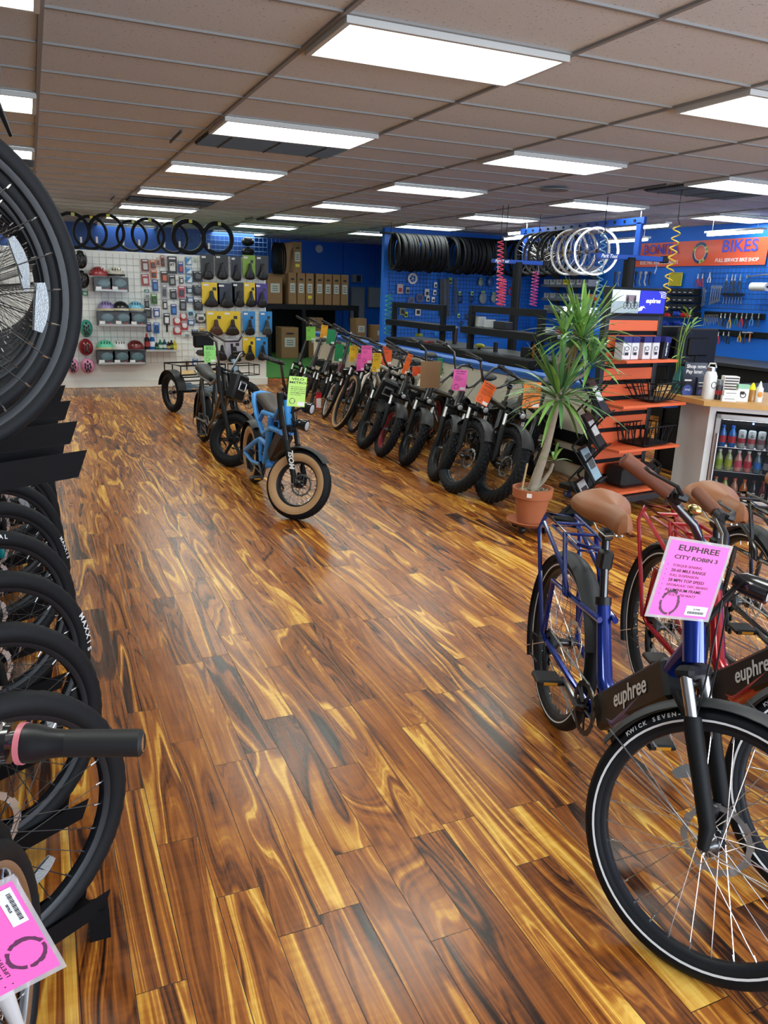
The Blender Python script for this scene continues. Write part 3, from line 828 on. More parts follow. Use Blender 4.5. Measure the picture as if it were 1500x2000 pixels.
    if g['rack']:
        rm = cm(g['rack'], .3, coat=.6); m2 = M(); zt = 2 * R + .115
        rx0, rx1 = -.24, .17
        m2.tube([(rx0, -.06, zt), (rx0, .06, zt), (rx1 - .03, .055, zt + .0), (rx1, .03, zt), (rx1, -.03, zt), (rx1 - .03, -.055, zt)], .008, rm, closed=True, seg=8)
        m2.tube([(rx0 + .06, -.05, zt - .03), (rx1 - .05, -.04, zt - .03), (rx1 - .05, .04, zt - .03), (rx0 + .06, .05, zt - .03)], .006, rm, closed=True, seg=8)
        for x in (-.12, .02): m2.tube([(x, -.06, zt), (x, .06, zt)], .006, rm, seg=6)
        for s in (-1, 1):
            m2.tube([(rx0, s * .06, zt), (rx0 + .01, s * .085, zt - .06), (-.05, s * (hw + .02), R + .02)], .009, rm, seg=8)
            m2.tube([(rx0 + .02, s * .07, zt - .03), (.06, s * .07, zt - .12), (.13, s * .07, zt - .17), (.14, s * .07, bb.z + .29)], .009, rm, seg=8)
            m2.tube([(.0, s * .06, zt), (.12, s * .07, zt - .2), (.135, s * (hw), bb.z + .285)], .009, rm, seg=8)
        out.append(('rear_rack', m2.mesh('rear_rack'), None, []))
    if g['basket']:
        m2 = M(); c = Ht + Vector((.20, 0, -.10)); m2.T = S
        m2.box(c, (.10, .19, .26), BLACK, bev=.02); m2.box(c + Vector((.052, 0, .02)), (.006, .11, .10), GREYM, bev=.01); m2.box(c + Vector((.056, 0, .02)), (.004, .07, .05), BLACKG, bev=.004)
        m2.tube([c + Vector((.055, -.05, .055)), c + Vector((.055, .05, .055)), c + Vector((.055, .05, -.02)), c + Vector((.055, -.05, -.02))], .004, STEEL, closed=True, seg=6)
        out.append(('front_pannier', m2.mesh('front_pannier'), None, []))
    return out, geo


def bike(name, label, cat, loc, heading, lean=0., group=None, hub_at=None, **P):
    key = repr(sorted(P.items(), key=lambda kv: kv[0]))
    if key not in _bcache: _bcache[key] = build_bike(P)
    parts, geo = _bcache[key]
    g = dict(BR); g.update(P); loc = Vector(loc); pitch = 0.
    for _ in range(3):
        # both tyres touch what the bike stands on, and the front hub stands where asked
        mw = Matrix.Translation(loc) @ Matrix.Rotation(heading, 4, 'Z') @ Matrix.Rotation(pitch, 4, 'Y') @ Matrix.Rotation(-lean, 4, 'X')
        hubw = mw @ geo['S'] @ Vector((g['WB'], 0, g['R'])); ax = (mw.to_3x3() @ geo['S'].to_3x3()) @ Vector((0, 1, 0))
        if g['steer']:
            low = hubw.z - (g['R'] - g['tw']) * sqrt(max(0, 1 - ax.z ** 2)) - g['tw'] - loc.z
            pitch += low / g['WB']
        if hub_at: loc += Vector((hub_at[0] - hubw.x, hub_at[1] - hubw.y, 0))
    r = thing(name, label, cat, group=group, mw=mw)
    for n_, me, ml, sub in parts:
        if n_ == 'wheel': add_wheel(r, ml, **sub); continue
        p = link(n_, me, r, ml)
        for sn, sme_, sml in sub: link(sn, sme_, p, sml)
    return r, mw, geo


# ---- price tags that hang from the bars
PINK, ORNG, YELW, LIME, DGRN, ORN2 = 'ff6cc2', 'f58a22', 'f2c21a', 'a6e06a', '12804a', 'e8641a'


def price_tag(label, mw, w, h, col, lines, body=(), ring=True, price='', sleeve=False, cat='price tag'):
    """a laminated card; mw: x along the width, y up, z towards the viewer; origin at the top centre"""
    b = M(); b.box((0, -h / 2, 0), (w, h, .0012), cm(col, .45))
    r = b.obj('price_tag', None, mw); tag(r, label, cat)
    b = M(); y = -h * .09
    for i, (tx, s) in enumerate(lines):
        add_text(b, tx, INK, s * h, frame_at((0, y, .0009)) @ Matrix.Scale(1.75, 4, (1, 0, 0)), bold=.02, ext=.0002); y -= s * h * 1.15
    y -= .03 * h
    for i, tx in enumerate(body):
        sz = .047 * h
        if isinstance(tx, str):
            add_text(b, '\u2022', INK, sz, frame_at((-w * .44, y, .0009)), ext=.0002)
            add_text(b, tx, INK, sz * (1.2 if i % 2 else 1.0), frame_at((-w * .36, y, .0009)) @ Matrix.Scale(1.35, 4, (1, 0, 0)), align='LEFT', bold=.015 if i % 2 else 0, ext=.0002)
        y -= h * .065
    if b.v: b.obj('lettering', r)
    if ring:
        b = M(); rr = w * .155; c = Vector((-w * .22, -h * .82, .001))
        ru = random.Random(5)
        b.add(sum([[c + Vector((rr * cos(a) * (1 + .10 * ru.random()), rr * sin(a) * (1 + .10 * ru.random()), 0)), c + Vector((rr * .84 * cos(a) * (1 - .08 * ru.random()), rr * .84 * sin(a), 0))] for a in [2 * pi * i / 40 for i in range(40)]], []),
              [(2 * i, 2 * ((i + 1) % 40), 2 * ((i + 1) % 40) + 1, 2 * i + 1) for i in range(40) if i % 13 != 5], mat('stamp_ink', (.12, .03, .09), .6), False)
        b.obj('ring_logo', r)
    b = M(); b.box((w * .27, -h * .90, .0012), (w * .38, h * .13, .0008), PAPER)
    if price:
        for i in range(18): b.box((w * (.13 + .016 * i), -h * .925, .002), (w * (.006 if i % 3 else .010), h * .035, .0004), INK)
        add_text(b, price, INK, h * .03, frame_at((w * .27, -h * .878, .002)), ext=.0002)
    b.obj('price_sticker', r)
    if sleeve:
        b = M(); cs_ = mat('clear_sleeve', (.75, .72, .75), .12, alpha=.35)
        for s_ in (-1, 1):
            b.box((s_ * w * .525, -h / 2, 0), (w * .05, h * 1.07, .0016), cs_); b.box((0, -h / 2 + s_ * h * .518, 0), (w * 1.0, h * .036, .0016), cs_)
        b.obj('clear_sleeve', r)
    b = M(); b.tube([(0, 0, 0), (.004, .02, -.008), (0, .035, -.015)], .0012, BLACK, seg=4); b.obj('string', r)
    return r
# ================================================================ the bikes, nearest first
D = radians


def tag_at(label, tl, tr, bl, y, col, lines, body=(), yr=None, **k):
    """hang a card at depth y; corners given as seen in the photograph"""
    a, b_, c = at_y(*tl, y), at_y(*tr, yr or y), at_y(*bl, y)
    w, h = (b_ - a).length, (a - c).length
    return price_tag(label, basis((a + b_) / 2, b_ - a, a - c), w, h, col, lines, body, **k)


CITY = dict(R=.339, tw=.027, WB=1.152, style='step', steer=D(45), bar='swept', bar_w=.30, stem=.14, grip='6e3a22', grip_r=.0195, grip_l=.145, saddle='8c5632', seat='comfort', saddle_z=.93,
            fender='26292c', display=True, light='top', tube=.024, crank_a=3.02,
            front=dict(stripe=True, spoke='s', refl=True, nsp=32, word=('KWICK SEVEN-5', 2.68, .0165)))
city, cmw, cg = bike('city_ebike', 'glossy dark blue step-through e-bike with tan saddle, nearest at right', 'bicycle', (1.793, 2.279, 0), D(-108.5), D(3), color='052a88', rough=.2,
                     rack='04206a', battery=.085, deco=('euphree', .072, 'd8d8d8', .2), **CITY)
bike('city_ebike', 'glossy red step-through e-bike with tan saddle beside the blue one', 'bicycle', (2.29, 2.26, 0), D(-108.5), D(3), color='a80f1c', rough=.2,
     rack='a80f1c', battery=.085, deco=('euphree', .072, 'd8d8d8', .2), **CITY)
bike('city_ebike', 'black step-through e-bike furthest right behind the red one', 'bicycle', (2.84, 2.36, 0), D(-108.5), D(3), color='17181a', rough=.28, rack='17181a', battery=.085, **CITY)
tag_at('large bright pink price card on the glossy blue e-bike', (1312, 1053), (1425, 1071), (1295, 1197), 1.33, PINK, [('EUPHREE', .105), ('CITY ROBIN 3', .072)],
       ['TORQUE-SENSING', '20-60 MILE RANGE', 'FULL SUSPENSION', '28 MPH TOP SPEED', 'HYDRAULIC DISC BRAKES', 'ALUMINUM FRAME', '48 VOLT, 750 WATT'], price='$2,199.00', sleeve=True)

# small blue moped-style bike in the aisle
bike('retro_ebike', 'bright blue moped-style e-bike with tan-wall fat tyres in the aisle', 'bicycle', (1.655, 6.50, 0), D(-90), D(2), color='3c98e8', rough=.35,
     R=.262, tw=.052, WB=1.17, style='moped', steer=D(46), bar='riser', bar_w=.33, stem=.09, head=.18, crown=.44, hta=66, light=True, lights=2, seat='long', saddle='3a302a', grip='1c1c1e',
     fender='1b1c1f', fender_len=1, battery=.10, fork='moto', forkword='MOSL', kick=True, front=dict(tan=True, spoke='b', nsp=28, disc=.085))
tag_at('lime green price card on the bright blue moped-style bike', (565, 734), (600, 737), (561, 793), 5.30, 'b6e56e', [('VELO', .10), ('METRO', .10)], ['500 WATT MOTOR', '48 VOLT BATTERY', '20 MPH TOP SPEED', '30-50 MILE RANGE', 'DISC BRAKES'])
# black moped behind it
bike('fat_tyre_moped', 'black moped-style e-bike with high bars and six-spoke cast wheels', 'bicycle', (1.60, 8.45, 0), D(-90), D(2), color='141517', rough=.32,
     R=.262, tw=.052, WB=1.27, style='cargo_moto', steer=D(44), bar='high', bar_w=.34, stem=.0, head=.19, crown=.46, hta=64, light=None, seat='long', saddle='17181a', grip='17181a',
     fender='141517', fender_len=1, fork='moto', basket=True, front=dict(mag=True, refl=.5))
# ---- row of fat bikes along the low wall
ROW = [
    # x, y of the leaning front hub, R, wheel angle, name, label, params
    (3.42, 5.314, .33, -93, 'fat_tyre_ebike', 'black fat-tyre e-bike at the near end of the row beside the potted plant', dict(tw=.05, style='fat', color='17191b', bar='flat', bar_w=.34, stem=.12, fender='151618', fender_len=1, front=dict(kind='fat', nsp=32), saddle_z=.93)),
    (3.287, 5.685, .33, -90, 'fat_tyre_ebike', 'black fat-tyre e-bike with a pale stripe on its wheel, second in the row', dict(tw=.05, style='fat', color='121314', bar='riser', bar_w=.34, stem=.06, fender='1a1b1d', fender_len=1, front=dict(kind='fat', nsp=32, rimc=mat('dark_blue_rim', (.02, .03, .04), .3)), saddle_z=.90)),
    (3.31, 6.10, .30, -104, 'fat_tyre_ebike', 'dark fat-tyre e-bike with white frame lettering and high bars, third in the row', dict(tw=.05, style='step', color='1c2022', bar='high', bar_w=.34, stem=.06, fender='202224', fender_len=1, deco=('HEYBIKE', .06, 'cfcfcf'), front=dict(kind='fat'), saddle_z=.88)),
    (3.327, 6.766, .285, -102, 'fat_tyre_ebike', 'dark fat-tyre e-bike with round headlight and a box behind, fourth in the row', dict(tw=.05, style='fat', color='1b1d20', bar='high', bar_w=.33, stem=.06, fender='1b1c1e', fender_len=1, deco=('HEYBIKE', .055, 'cfcfcf'), front=dict(kind='fat'), saddle_z=.86)),
    (3.262, 7.22, .28, -99, 'fat_tyre_ebike', 'dark fat-tyre e-bike with red-marked rim, fifth in the row', dict(tw=.048, style='fat', color='17181a', bar='riser', bar_w=.33, stem=.10, fender='1b1c1e', fender_len=1, front=dict(kind='fat', rimc=mat('dark_red_rim', (.25, .02, .03), .4)), saddle_z=.88)),
    (3.239, 7.65, .28, -97, 'fat_tyre_ebike', 'black fat-tyre e-bike with a black front pannier box', dict(tw=.05, style='fat', color='151617', bar='riser', bar_w=.33, stem=.12, basket=True, fender='151617', fender_len=1, light=None, front=dict(kind='fat'), saddle_z=.88)),
    (3.66, 8.15, .33, -100, 'city_bike', 'white-framed bicycle parked between the pannier bike and the white-forked one', dict(tw=.024, style='step', color='cfcabb', bar='flat', stem=.14, front={}, tube=.03)),
    (3.479, 8.55, .33, -99, 'city_bike', 'slim bicycle with white rigid fork and thin black tyres', dict(tw=.022, style='diamond', color='d0ccc2', rough=.35, fork='rigid', forkc='d9d6cd', bar='flat', stem=.12, front={})),
    (3.397, 8.822, .35, -96, 'mountain_ebike', 'grey e-bike with cream-wall tyres and suspension fork', dict(tw=.03, style='diamond', color='2a3036', bar='flat', bar_w=.34, stem=.10, fork='susp', front=dict(tan=True, kind='knob', refl=True), battery=.07)),
    (3.64, 9.15, .33, -100, 'city_bike', 'black bicycle half hidden behind the cream-wall tyre', dict(tw=.028, style='diamond', color='202327', bar='flat', stem=.12, front={})),
    (3.49, 9.65, .255, -100, 'folding_bike', 'small folding bike with silver rims and a dark red frame', dict(tw=.022, style='step', color='5a0f1c', bar='flat', bar_w=.28, stem=.42, front=dict(spoke='s', rimc=STEEL, nsp=24), saddle_z=.86)),
    (3.55, 10.35, .225, -95, 'folding_bike', 'small black folding bike with the SALE tag', dict(tw=.022, style='step', color='141416', bar='flat', bar_w=.28, stem=.50, front=dict(nsp=20), saddle_z=.86)),
    (3.60, 11.05, .225, -95, 'folding_bike', 'black folding bike second from the far end of the row', dict(tw=.022, style='step', color='141416', bar='flat', bar_w=.28, stem=.50, front=dict(nsp=20), saddle_z=.86)),
    (3.62, 11.75, .225, -95, 'folding_bike', 'black folding bike at the far end of the row', dict(tw=.022, style='step', color='141416', bar='flat', bar_w=.28, stem=.50, front=dict(nsp=20), saddle_z=.86)),
]
HB = D(-142)
for x, y, R, wa, nm, lb, P in ROW:
    ln = D(9) if P['style'] == 'fat' or R > .3 else D(7)
    WBl = {.33: 1.15, .35: 1.12}.get(R, 1.08); P = dict(P); P.update(R=R, WB=WBl)
    if nm == 'folding_bike': WBl = P['WB'] = .98
    P['steer'] = D(wa) - HB
    n_ = Vector((-sin(HB), cos(HB), 0)); fc = Vector((x, y, 0)) - n_ * (R * sin(ln) * .6)
    rc = fc - Vector((cos(HB), sin(HB), 0)) * WBl
    bike(nm, lb, 'bicycle', rc, HB, ln, group='bicycles parked along the low wall', hub_at=(x, y), **P)
T = tag_at
T('orange price card on the near fat bike beside the plant', (1024, 747), (1058, 747), (1024, 797), 5.05, ORNG, [('HIBOY', .09), ('P6', .11)], ['750 WATT MOTOR', '28 MPH TOP SPEED', '62 MILE RANGE', 'FULL SUSPENSION', 'HYDRAULIC BRAKES', '48 VOLT'])
T('tilted orange price card on the second fat bike', (947, 742), (970, 756), (922, 778), 5.38, ORN2, [('HEYBIKE', .09), ('ALPHA', .09)], ['TORQUE SENSING', '60 MILE RANGE', '28 MPH TOP SPEED', 'HYDRAULIC BRAKES', '500 WATT'])
T('pink price card hanging between the third and fourth bikes', (887, 721), (914, 723), (883, 762), 6.1, PINK, [('HEYBIKE', .09), ('RANGER', .07)], ['400 WATT', '48 VOLT', '55 MILE RANGE', 'FOLDS UP'])
T('narrow green card edge-on beside the brown cardboard sheet', (854, 699), (865, 699), (850, 740), 6.7, DGRN, [('HEYBIKE', .05)], (), ring=False)
T('tilted orange price card on the bike with the red-marked rim', (797, 690), (807, 694), (783, 728), 7.2, ORN2, [('HEYBIKE', .08)], ['750 WATT', '48 VOLT', 'STEP THRU'])
T('orange price card above the black pannier box', (747, 676), (766, 676), (746, 713), 8.0, 'e85a1a', [('AVENTON', .08), ('AVENTURE', .07)], ['750 WATT', '60 MILES', '28 MPH'])
T('small orange card low beside the brown cardboard sheet', (805, 717), (821, 715), (806, 735), 7.0, 'e2521a', [], (), ring=True)
T('yellow price card low between the pink and orange cards', (729, 689), (745, 690), (730, 726), 8.3, YELW, [('VELO', .08), ('ROAD', .07)], ['ALUMINUM', '7 SPEED', 'DISC'])
T('pink price card in front, upper of the overlapping pair', (706, 675), (727, 675), (705, 710), 8.45, PINK, [('AVENTON', .08), ('SOLTERA', .08)], ['350 WATT', '36 VOLT', '20 MPH'])
T('pink price card behind, lower of the overlapping pair', (697, 691), (712, 691), (694, 724), 8.7, PINK, [('LEVEL', .07)], ['500 WATT', '48 VOLT'])
T('yellow price card beside the pink pair', (683, 675), (700, 675), (682, 706), 9.0, YELW, [('CITY', .08)], ['8 SPEED', '36 VOLT'])
T('dark green price card with a white sticker hanging from a folding bike', (656, 671), (672, 673), (653, 705), 9.3, DGRN, [('FOLD', .06)], ['24 SPEED'])
T('dark green price card behind the yellow one', (676, 668), (686, 668), (675, 692), 9.9, DGRN, [], ())
T('dark green card partly hidden behind handlebars near the far end', (640, 643), (656, 645), (640, 671), 10.2, DGRN, [], ())
T('amber price card near the far end of the row', (628, 634), (641, 636), (628, 659), 10.8, 'f2ac12', [('RIDER', .08)], ['20 MPH'])
T('bright lime price card at the far end of the row', (598, 638), (616, 638), (598, 665), 11.4, '8fe05a', [('FOLDING', .07)], ['36 VOLT', '20 MPH', 'LIGHT'])
T('lime price card standing in front of the trike', (398, 675), (421, 675), (399, 708), 9.6, '8fe27a', [('EVELO', .09), ('BULL', .12)], ['500 WATT', '48 VOLT', '20 MPH', 'LOW STEP', 'REVERSE'])
r = tag_at('red and white SALE tag hanging low on the small folding bike', (617, 767), (628, 767), (617, 798), 9.55, 'd2182a', [('SALE', .17)], (), ring=False)
b = M(); a0 = at_y(618, 778, 9.545); b0 = at_y(627, 796, 9.545); b.box((a0 + b0) / 2, (abs(b0.x - a0.x), .001, abs(a0.z - b0.z)), PAPER)
q = b.obj('printed_panel'); q.parent = r; q.matrix_parent_inverse = r.matrix_world.inverted()
b = M(); a0 = at_y(823, 706, 6.5); b0 = at_y(858, 757, 6.5); b.box((a0 + b0) / 2, (abs(b0.x - a0.x), .02, abs(a0.z - b0.z)), CARD); 
tag(b.obj('cardboard_sheet'), 'flat sheet of brown cardboard leaning among the handlebars', 'cardboard')
# ================================================================ two-tier rack of bikes along the left side
HL = D(29); cl, sl = cos(HL), sin(HL)
LOWY = [(-.200, 1.70), (-.227, 2.11), (-.232, 2.53), (-.258, 2.98), (-.262, 3.40), (-.271, 3.80), (-.275, 4.22), (-.28, 4.64), (-.28, 5.06), (-.28, 5.48), (-.28, 5.90)]
LC = [('17181a', 'matte black bicycle on the lower rack tier, nearest the camera after the cruiser', dict(kind='knob', refl=5.3, word=None)),
      ('1a2024', 'black bicycle with a long spoke reflector, second on the lower tier', dict(kind='knob', refl=.0001)),
      ('7c1018', 'dark red bicycle with black tyres, third on the lower tier', dict(kind='knob', word=('MAXXIS', .35, .03))),
      ('202428', 'dark bicycle with small white tyre lettering, fourth on the lower tier', dict(kind='knob', word=('CONTINENTAL', 1.9, .022))),
      ('0f8f92', 'teal bicycle, nearer of the two teal ones on the lower tier', dict(kind='knob', word=('MAXXIS', .4, .022))),
      ('0f8f92', 'teal bicycle with white tyre lettering, further of the two on the lower tier', dict(word=('KENDA', 1.75, .034))),
      ('b8b4b8', 'silver and pink bicycle below the upper tray, lower tier', dict(refl=.6)),
      ('b0183a', 'crimson bicycle seen under the nearest upper tray', dict(refl=1.2)),
      ('1a1c1e', 'black bicycle deep in the lower tier, behind the crimson one', dict()),
      ('243044', 'navy bicycle deep in the lower tier near its far end', dict()),
      ('1a1c1e', 'black bicycle at the far end of the lower tier', dict())]
for (x, y), (c_, lb, fr) in zip(LOWY, LC):
    x += .018
    fr = dict(fr); fr.setdefault('nsp', 28)
    bike('mountain_bike', lb, 'bicycle', (x - 1.06 * cl, y - 1.06 * sl, .085), HL, 0, group='bicycles on the lower rack tier', R=.344, tw=.029, WB=1.06, color=c_, rough=.3, front=fr, kick=False, light=None, bar_w=.24,
         stem=.04, head=.10, saddle_z=.84, fork='susp', forkc=c_ if c_ == '0f8f92' else None)
UPY = [1.85 + .42 * i for i in range(10)]
UC = [('14161a', 'drop-bar road bicycle whose big wheel fills the upper left edge', dict(refl=6.13, nsp=24), 'drop'), ('14161a', 'second drop-bar bicycle on the upper tier', dict(refl=.3, nsp=24), 'drop'),
      ('a8141e', 'red-framed bicycle on the upper tier', dict(nsp=28, refl=.15), 'flat'), ('a8141e', 'second red-framed bicycle on the upper tier', dict(nsp=28), 'flat'),
      ('c8c8cc', 'silver bicycle on the upper tier', dict(nsp=28), 'flat'), ('b7d31e', 'yellow-green bicycle on the upper tier', dict(nsp=28), 'flat'),
      ('1c1e22', 'black bicycle on the upper tier, third from its far end', dict(nsp=28), 'flat'), ('1c1e22', 'black bicycle on the upper tier, second from its far end', dict(nsp=28), 'flat'),
      ('1c1e22', 'black bicycle at the far end of the upper tier', dict(nsp=28), 'flat'), ('30343a', 'grey bicycle past the far end bike of the upper tier', dict(nsp=28), 'flat')]
for k, (y, (c_, lb, fr, br)) in enumerate(zip(UPY, UC)):
    x = -.208 - (.0 if k == 0 else .03)
    bike('road_bike' if br == 'drop' else 'mountain_bike', lb, 'bicycle', (x - 1.02 * cl, y - 1.02 * sl, 1.267), HL, 0, group='bicycles on the upper rack tier', R=.36, tw=.022 if br == 'drop' else .026, WB=1.02, color=c_, rough=.3, front=fr,
         kick=False, light=None, bar=br, bar_w=.25, stem=.0 if br == 'drop' else .0, head=.09 if br == 'drop' else .13, crown=.40, hta=72, fork='rigid' if br == 'drop' else 'susp', saddle_z=.95)
# the rack itself
RKM = mat('rack_black_steel', (.005, .005, .006), .7, spec=.12)
r = thing('bike_rack', 'black steel two-tier bike rack with angled wheel trays along the left side', 'bike rack', (-.9, 3.9, 0))
inv = Matrix.Translation((.9, -3.9, 0))


def tray(x, y, z, L_=1.75):
    b = M(); b.T = basis((x, y, z), (cl, sl, 0), (-sl, cl, 0))
    b.box((-L_ / 2, 0, 0), (L_, .075, .004), RKM)
    for s in (-1, 1):
        b.poly([(-L_, s * .038, 0), (0, s * .038, 0), (.022, s * .046, .062), (-L_, s * .046, .062)], RKM, .003, (0, s, 0))
    return b.mesh('wheel_tray')


for (x, y) in [(-.24, 1.20)] + LOWY: link('wheel_tray', tray(x + .22, y + .12, .075), r, inv)
for k, y in enumerate(UPY): link('wheel_tray', tray(-.208 + .255, y + .10, 1.205), r, inv)
for y in (1.80, 4.0, 6.2):
    b = M(); b.box((.03, y, .045), (.05, .05, .09), RKM); link('leg', b.mesh('leg'), r, inv)
for y in (1.86, 4.0, 6.4, 8.0):
    b = M(); b.box((-.62, y, .62), (.05, .05, 1.24), RKM); link('post', b.mesh('post'), r, inv)
    b = M(); b.box((-1.75, y - .3, .62), (.05, .05, 1.24), RKM); link('post', b.mesh('post'), r, inv)
for x, z in ((-.62, .045), (-1.75, .045), (-.62, 1.165), (-1.75, 1.165)):
    b = M(); b.box((x, 4.6, z), (.05, 6.9, .05), RKM); link('beam', b.mesh('beam'), r, inv)
# cruiser in front with chrome bar and pink card
cr, crmw, crg = bike('cruiser_bike', 'cruiser bicycle with chrome handlebar at the lower left corner', 'bicycle', (-.195 - 1.02 * cos(D(74)), 1.25 - 1.02 * sin(D(74)), .03), D(74), 0,
     R=.325, tw=.022, WB=1.02, style='diamond', color='c9ccd0', rough=.25, bar='cruise', hta=78, barc=CHROME, bar_w=.36, stem=.12, head=.14, grip='0b0c0d', grip_r=.0175, grip_l=.096, fork='rigid', forkc='c9ccd0', light=None, kick=False,
     front=dict(spoke='s', rimc=STEEL, kind='knob', nsp=32, disc=.0), saddle_z=.9)
tag_at('pink price card upside down on the chrome handlebar, lower left corner', (-112, 2004), (-226, 1840), (98, 1857), .80, PINK, [('CRUISER', .09)],
       ['STEEL FRAME', 'COASTER BRAKE', 'ALLOY WHEELS', '7 SPEED', '', 'TRACTOR SADDLE', 'LIFETIME FRAME WARRANTY'], price='$750.00', sleeve=True)
# ================================================================ white display wall with accessories
DY = 13.3
r = thing('display_partition', 'white freestanding display wall with baseboard, full of helmets and saddles', 'display wall', (.4, DY, 0))
inv = Matrix.Translation((-.4, -DY, 0))
b = M(); b.box((.165, DY + .06, 1.05), (6.93, .12, 2.10), DISPW, bev=.01); link('panel', b.mesh('panel'), r, inv)
b = M(); b.box((.165, DY - .012, .065), (6.96, .03, .13), DISPW, bev=.008); link('baseboard', b.mesh('baseboard'), r, inv)
WGR = cm('c3c8c4', .4)
b = M()
for i in range(66): b.tube([(-2.9 + i * .1, DY - .022, .38), (-2.9 + i * .1, DY - .022, 2.06)], .003, WGR, seg=4, cap=False)
for i in range(17): b.tube([(-3.0, DY - .026, .40 + i * .1), (3.6, DY - .026, .40 + i * .1)], .003, WGR, seg=4, cap=False)
link('wire_grid', b.mesh('wire_grid'), r, inv)


def dp(cx, cy, y=DY - .05): return at_y(100 + cx / 3.333, 420 + cy / 3.333, y)


SC = .0027   # metres per unit of the close-up used for measuring this wall


def helmet(label, cx, cy, col, w=.22, h=.2, side=False, brim=None, group='helmets on the display wall'):
    c = dp(cx, cy, DY - .16); w *= 1.1 if not side else 1.; h *= 1.25 if not side else 1.
    r = thing('helmet', label, 'helmet', c, group=group)
    cmx = cm(col, .3, coat=.5)
    b = M()
    if side:
        b.ell((0, 0, 0), (w * .5, .10, h * .5), cmx, 22, 14); link('shell', b.mesh('shell'), r)
        b = M()
        for px, pz in [(-.32, .25), (.3, .28), (0, .55), (-.35, -.15), (.36, -.1), (0, .1), (-.2, -.5), (.2, -.52), (0, -.3)]:
            z, x = pz * h * .5, px * w * .5; dy = -.10 * sqrt(max(0, 1 - px * px - pz * pz))
            b.ell((x, dy - .001, z), (.016, .006, .026), INK, 10, 6)
        link('vents', b.mesh('vents'), r)
    else:
        b.ell((0, 0, -.03), (w * .5, .125, h * .62), cmx, 24, 10, z0=0.); link('shell', b.mesh('shell'), r)
        b = M()
        for px in (-.45, -.15, .15, .45):
            b.ell((px * w * .5, -.125 * sqrt(1 - px * px * .99 - .3), h * .28), (.006, .012, .022), INK, 8, 6)
        link('vents', b.mesh('vents'), r)
        b = M(); bc = cm(brim or 'cfc39a', .5)
        b.grid(lambda u, v: Vector((w * .51 * cos(pi + pi * u), .13 * sin(pi + pi * u), -.045 + .03 * v)), 16, 1, bc); link('rim_band', b.mesh('rim_band'), r)


helmet('black helmet at the upper left of the display, higher of two', 190, 290, '101114', .2, .27, True)
helmet('black helmet at the upper left of the display, lower of two', 203, 420, '101114', .2, .27, True)
helmet('teal helmet with many vents above the dark red one', 228, 738, '2f8f80', .19, .27, True)
helmet('glossy dark red helmet with vents between teal and pink ones', 225, 860, '8a1220', .22, .26, True)
helmet('pink vented helmet at the bottom left corner, right of the pair', 237, 982, 'd58ab0', .215, .24, True)
helmet('pink vented helmet at the bottom left corner, left of the pair', 140, 982, 'd58ab0', .18, .24, True)
helmet('muted red urban helmet on the top box shelf', 308, 375, '9a3a3c', .24, .16, brim='9a3a3c')
helmet('cream and black urban helmet on the top box shelf', 423, 378, 'c9c5b4', .23, .16, brim='1b1b1b')
helmet('lilac urban helmet with tan rim', 357, 600, '8d7fb4', .24, .16)
helmet('black and cream urban helmet between lilac and sky blue ones', 453, 600, '1d1d1c', .23, .16, brim='cfcab0')
helmet('sky blue urban helmet with tan rim', 550, 600, '74b8d6', .23, .16)
helmet('mint green urban helmet with tan rim', 352, 852, '5cc9a2', .25, .16)
helmet('white urban helmet on the lowest box shelf', 447, 852, 'd3d8d8', .23, .16, brim='e0e0e0')
helmet('maroon urban helmet on the lowest box shelf', 547, 852, '6e1a20', .24, .16, brim='6e1a20')


def helmet_box(label, cx, cy, w=.27, h=.21):
    c = dp(cx, cy, DY - .14)
    b = M(); b.box((0, 0, 0), (w, .2, h), cm('14181f', .35), bev=.003)
    o = b.obj('helmet_box', None, frame_at(c)); tag(o, label, 'box', 'helmet boxes on the display shelves')
    b = M(); b.ell((w * .05, -.101, .02), (w * .34, .003, h * .30), cm('4a6a72', .3, var=.6, vscale=30), 14, 8); link('printed_picture', b.mesh('printed_picture'), o)
    b = M(); b.box((-w * .25, -.1012, -h * .26), (w * .3, .002, h * .22), PAPER); b.box((w * .2, -.1012, -h * .3), (w * .12, .002, h * .1), cm('b03030', .5)); link('printed_label', b.mesh('printed_label'), o)


for lb, cx, cy in [('dark helmet box under the muted red helmet', 335, 452), ('dark helmet box under the cream helmet', 440, 452), ('dark helmet box under the lilac helmet', 358, 674), ('dark helmet box under the black and cream helmet', 463, 674),
                   ('dark helmet box under the sky blue helmet', 562, 678), ('dark helmet box under the mint helmet', 355, 926), ('dark helmet box under the white helmet', 455, 926), ('dark helmet box under the maroon helmet', 553, 926)]:
    helmet_box(lb, cx, cy)
for lb, x0, x1, cy in [('short clear shelf under the two upper helmet boxes', 285, 490, 489), ('clear shelf under the three middle helmet boxes', 307, 612, 714), ('clear shelf under the three lower helmet boxes', 304, 608, 963), ('clear shelf carrying the row of small bottles', 612, 822, 880)]:
    a, c = dp(x0, cy, DY - .14), dp(x1, cy, DY - .14)
    b = M(); b.box(((a.x + c.x) / 2, DY - .14, a.z - .006), (c.x - a.x, .24, .008), cm('bfc7c8', .3)); b.box(((a.x + c.x) / 2, DY - .26, a.z + .006), (c.x - a.x, .004, .03), CLEAR)
    tag(b.obj('display_shelf'), lb, 'shelf')
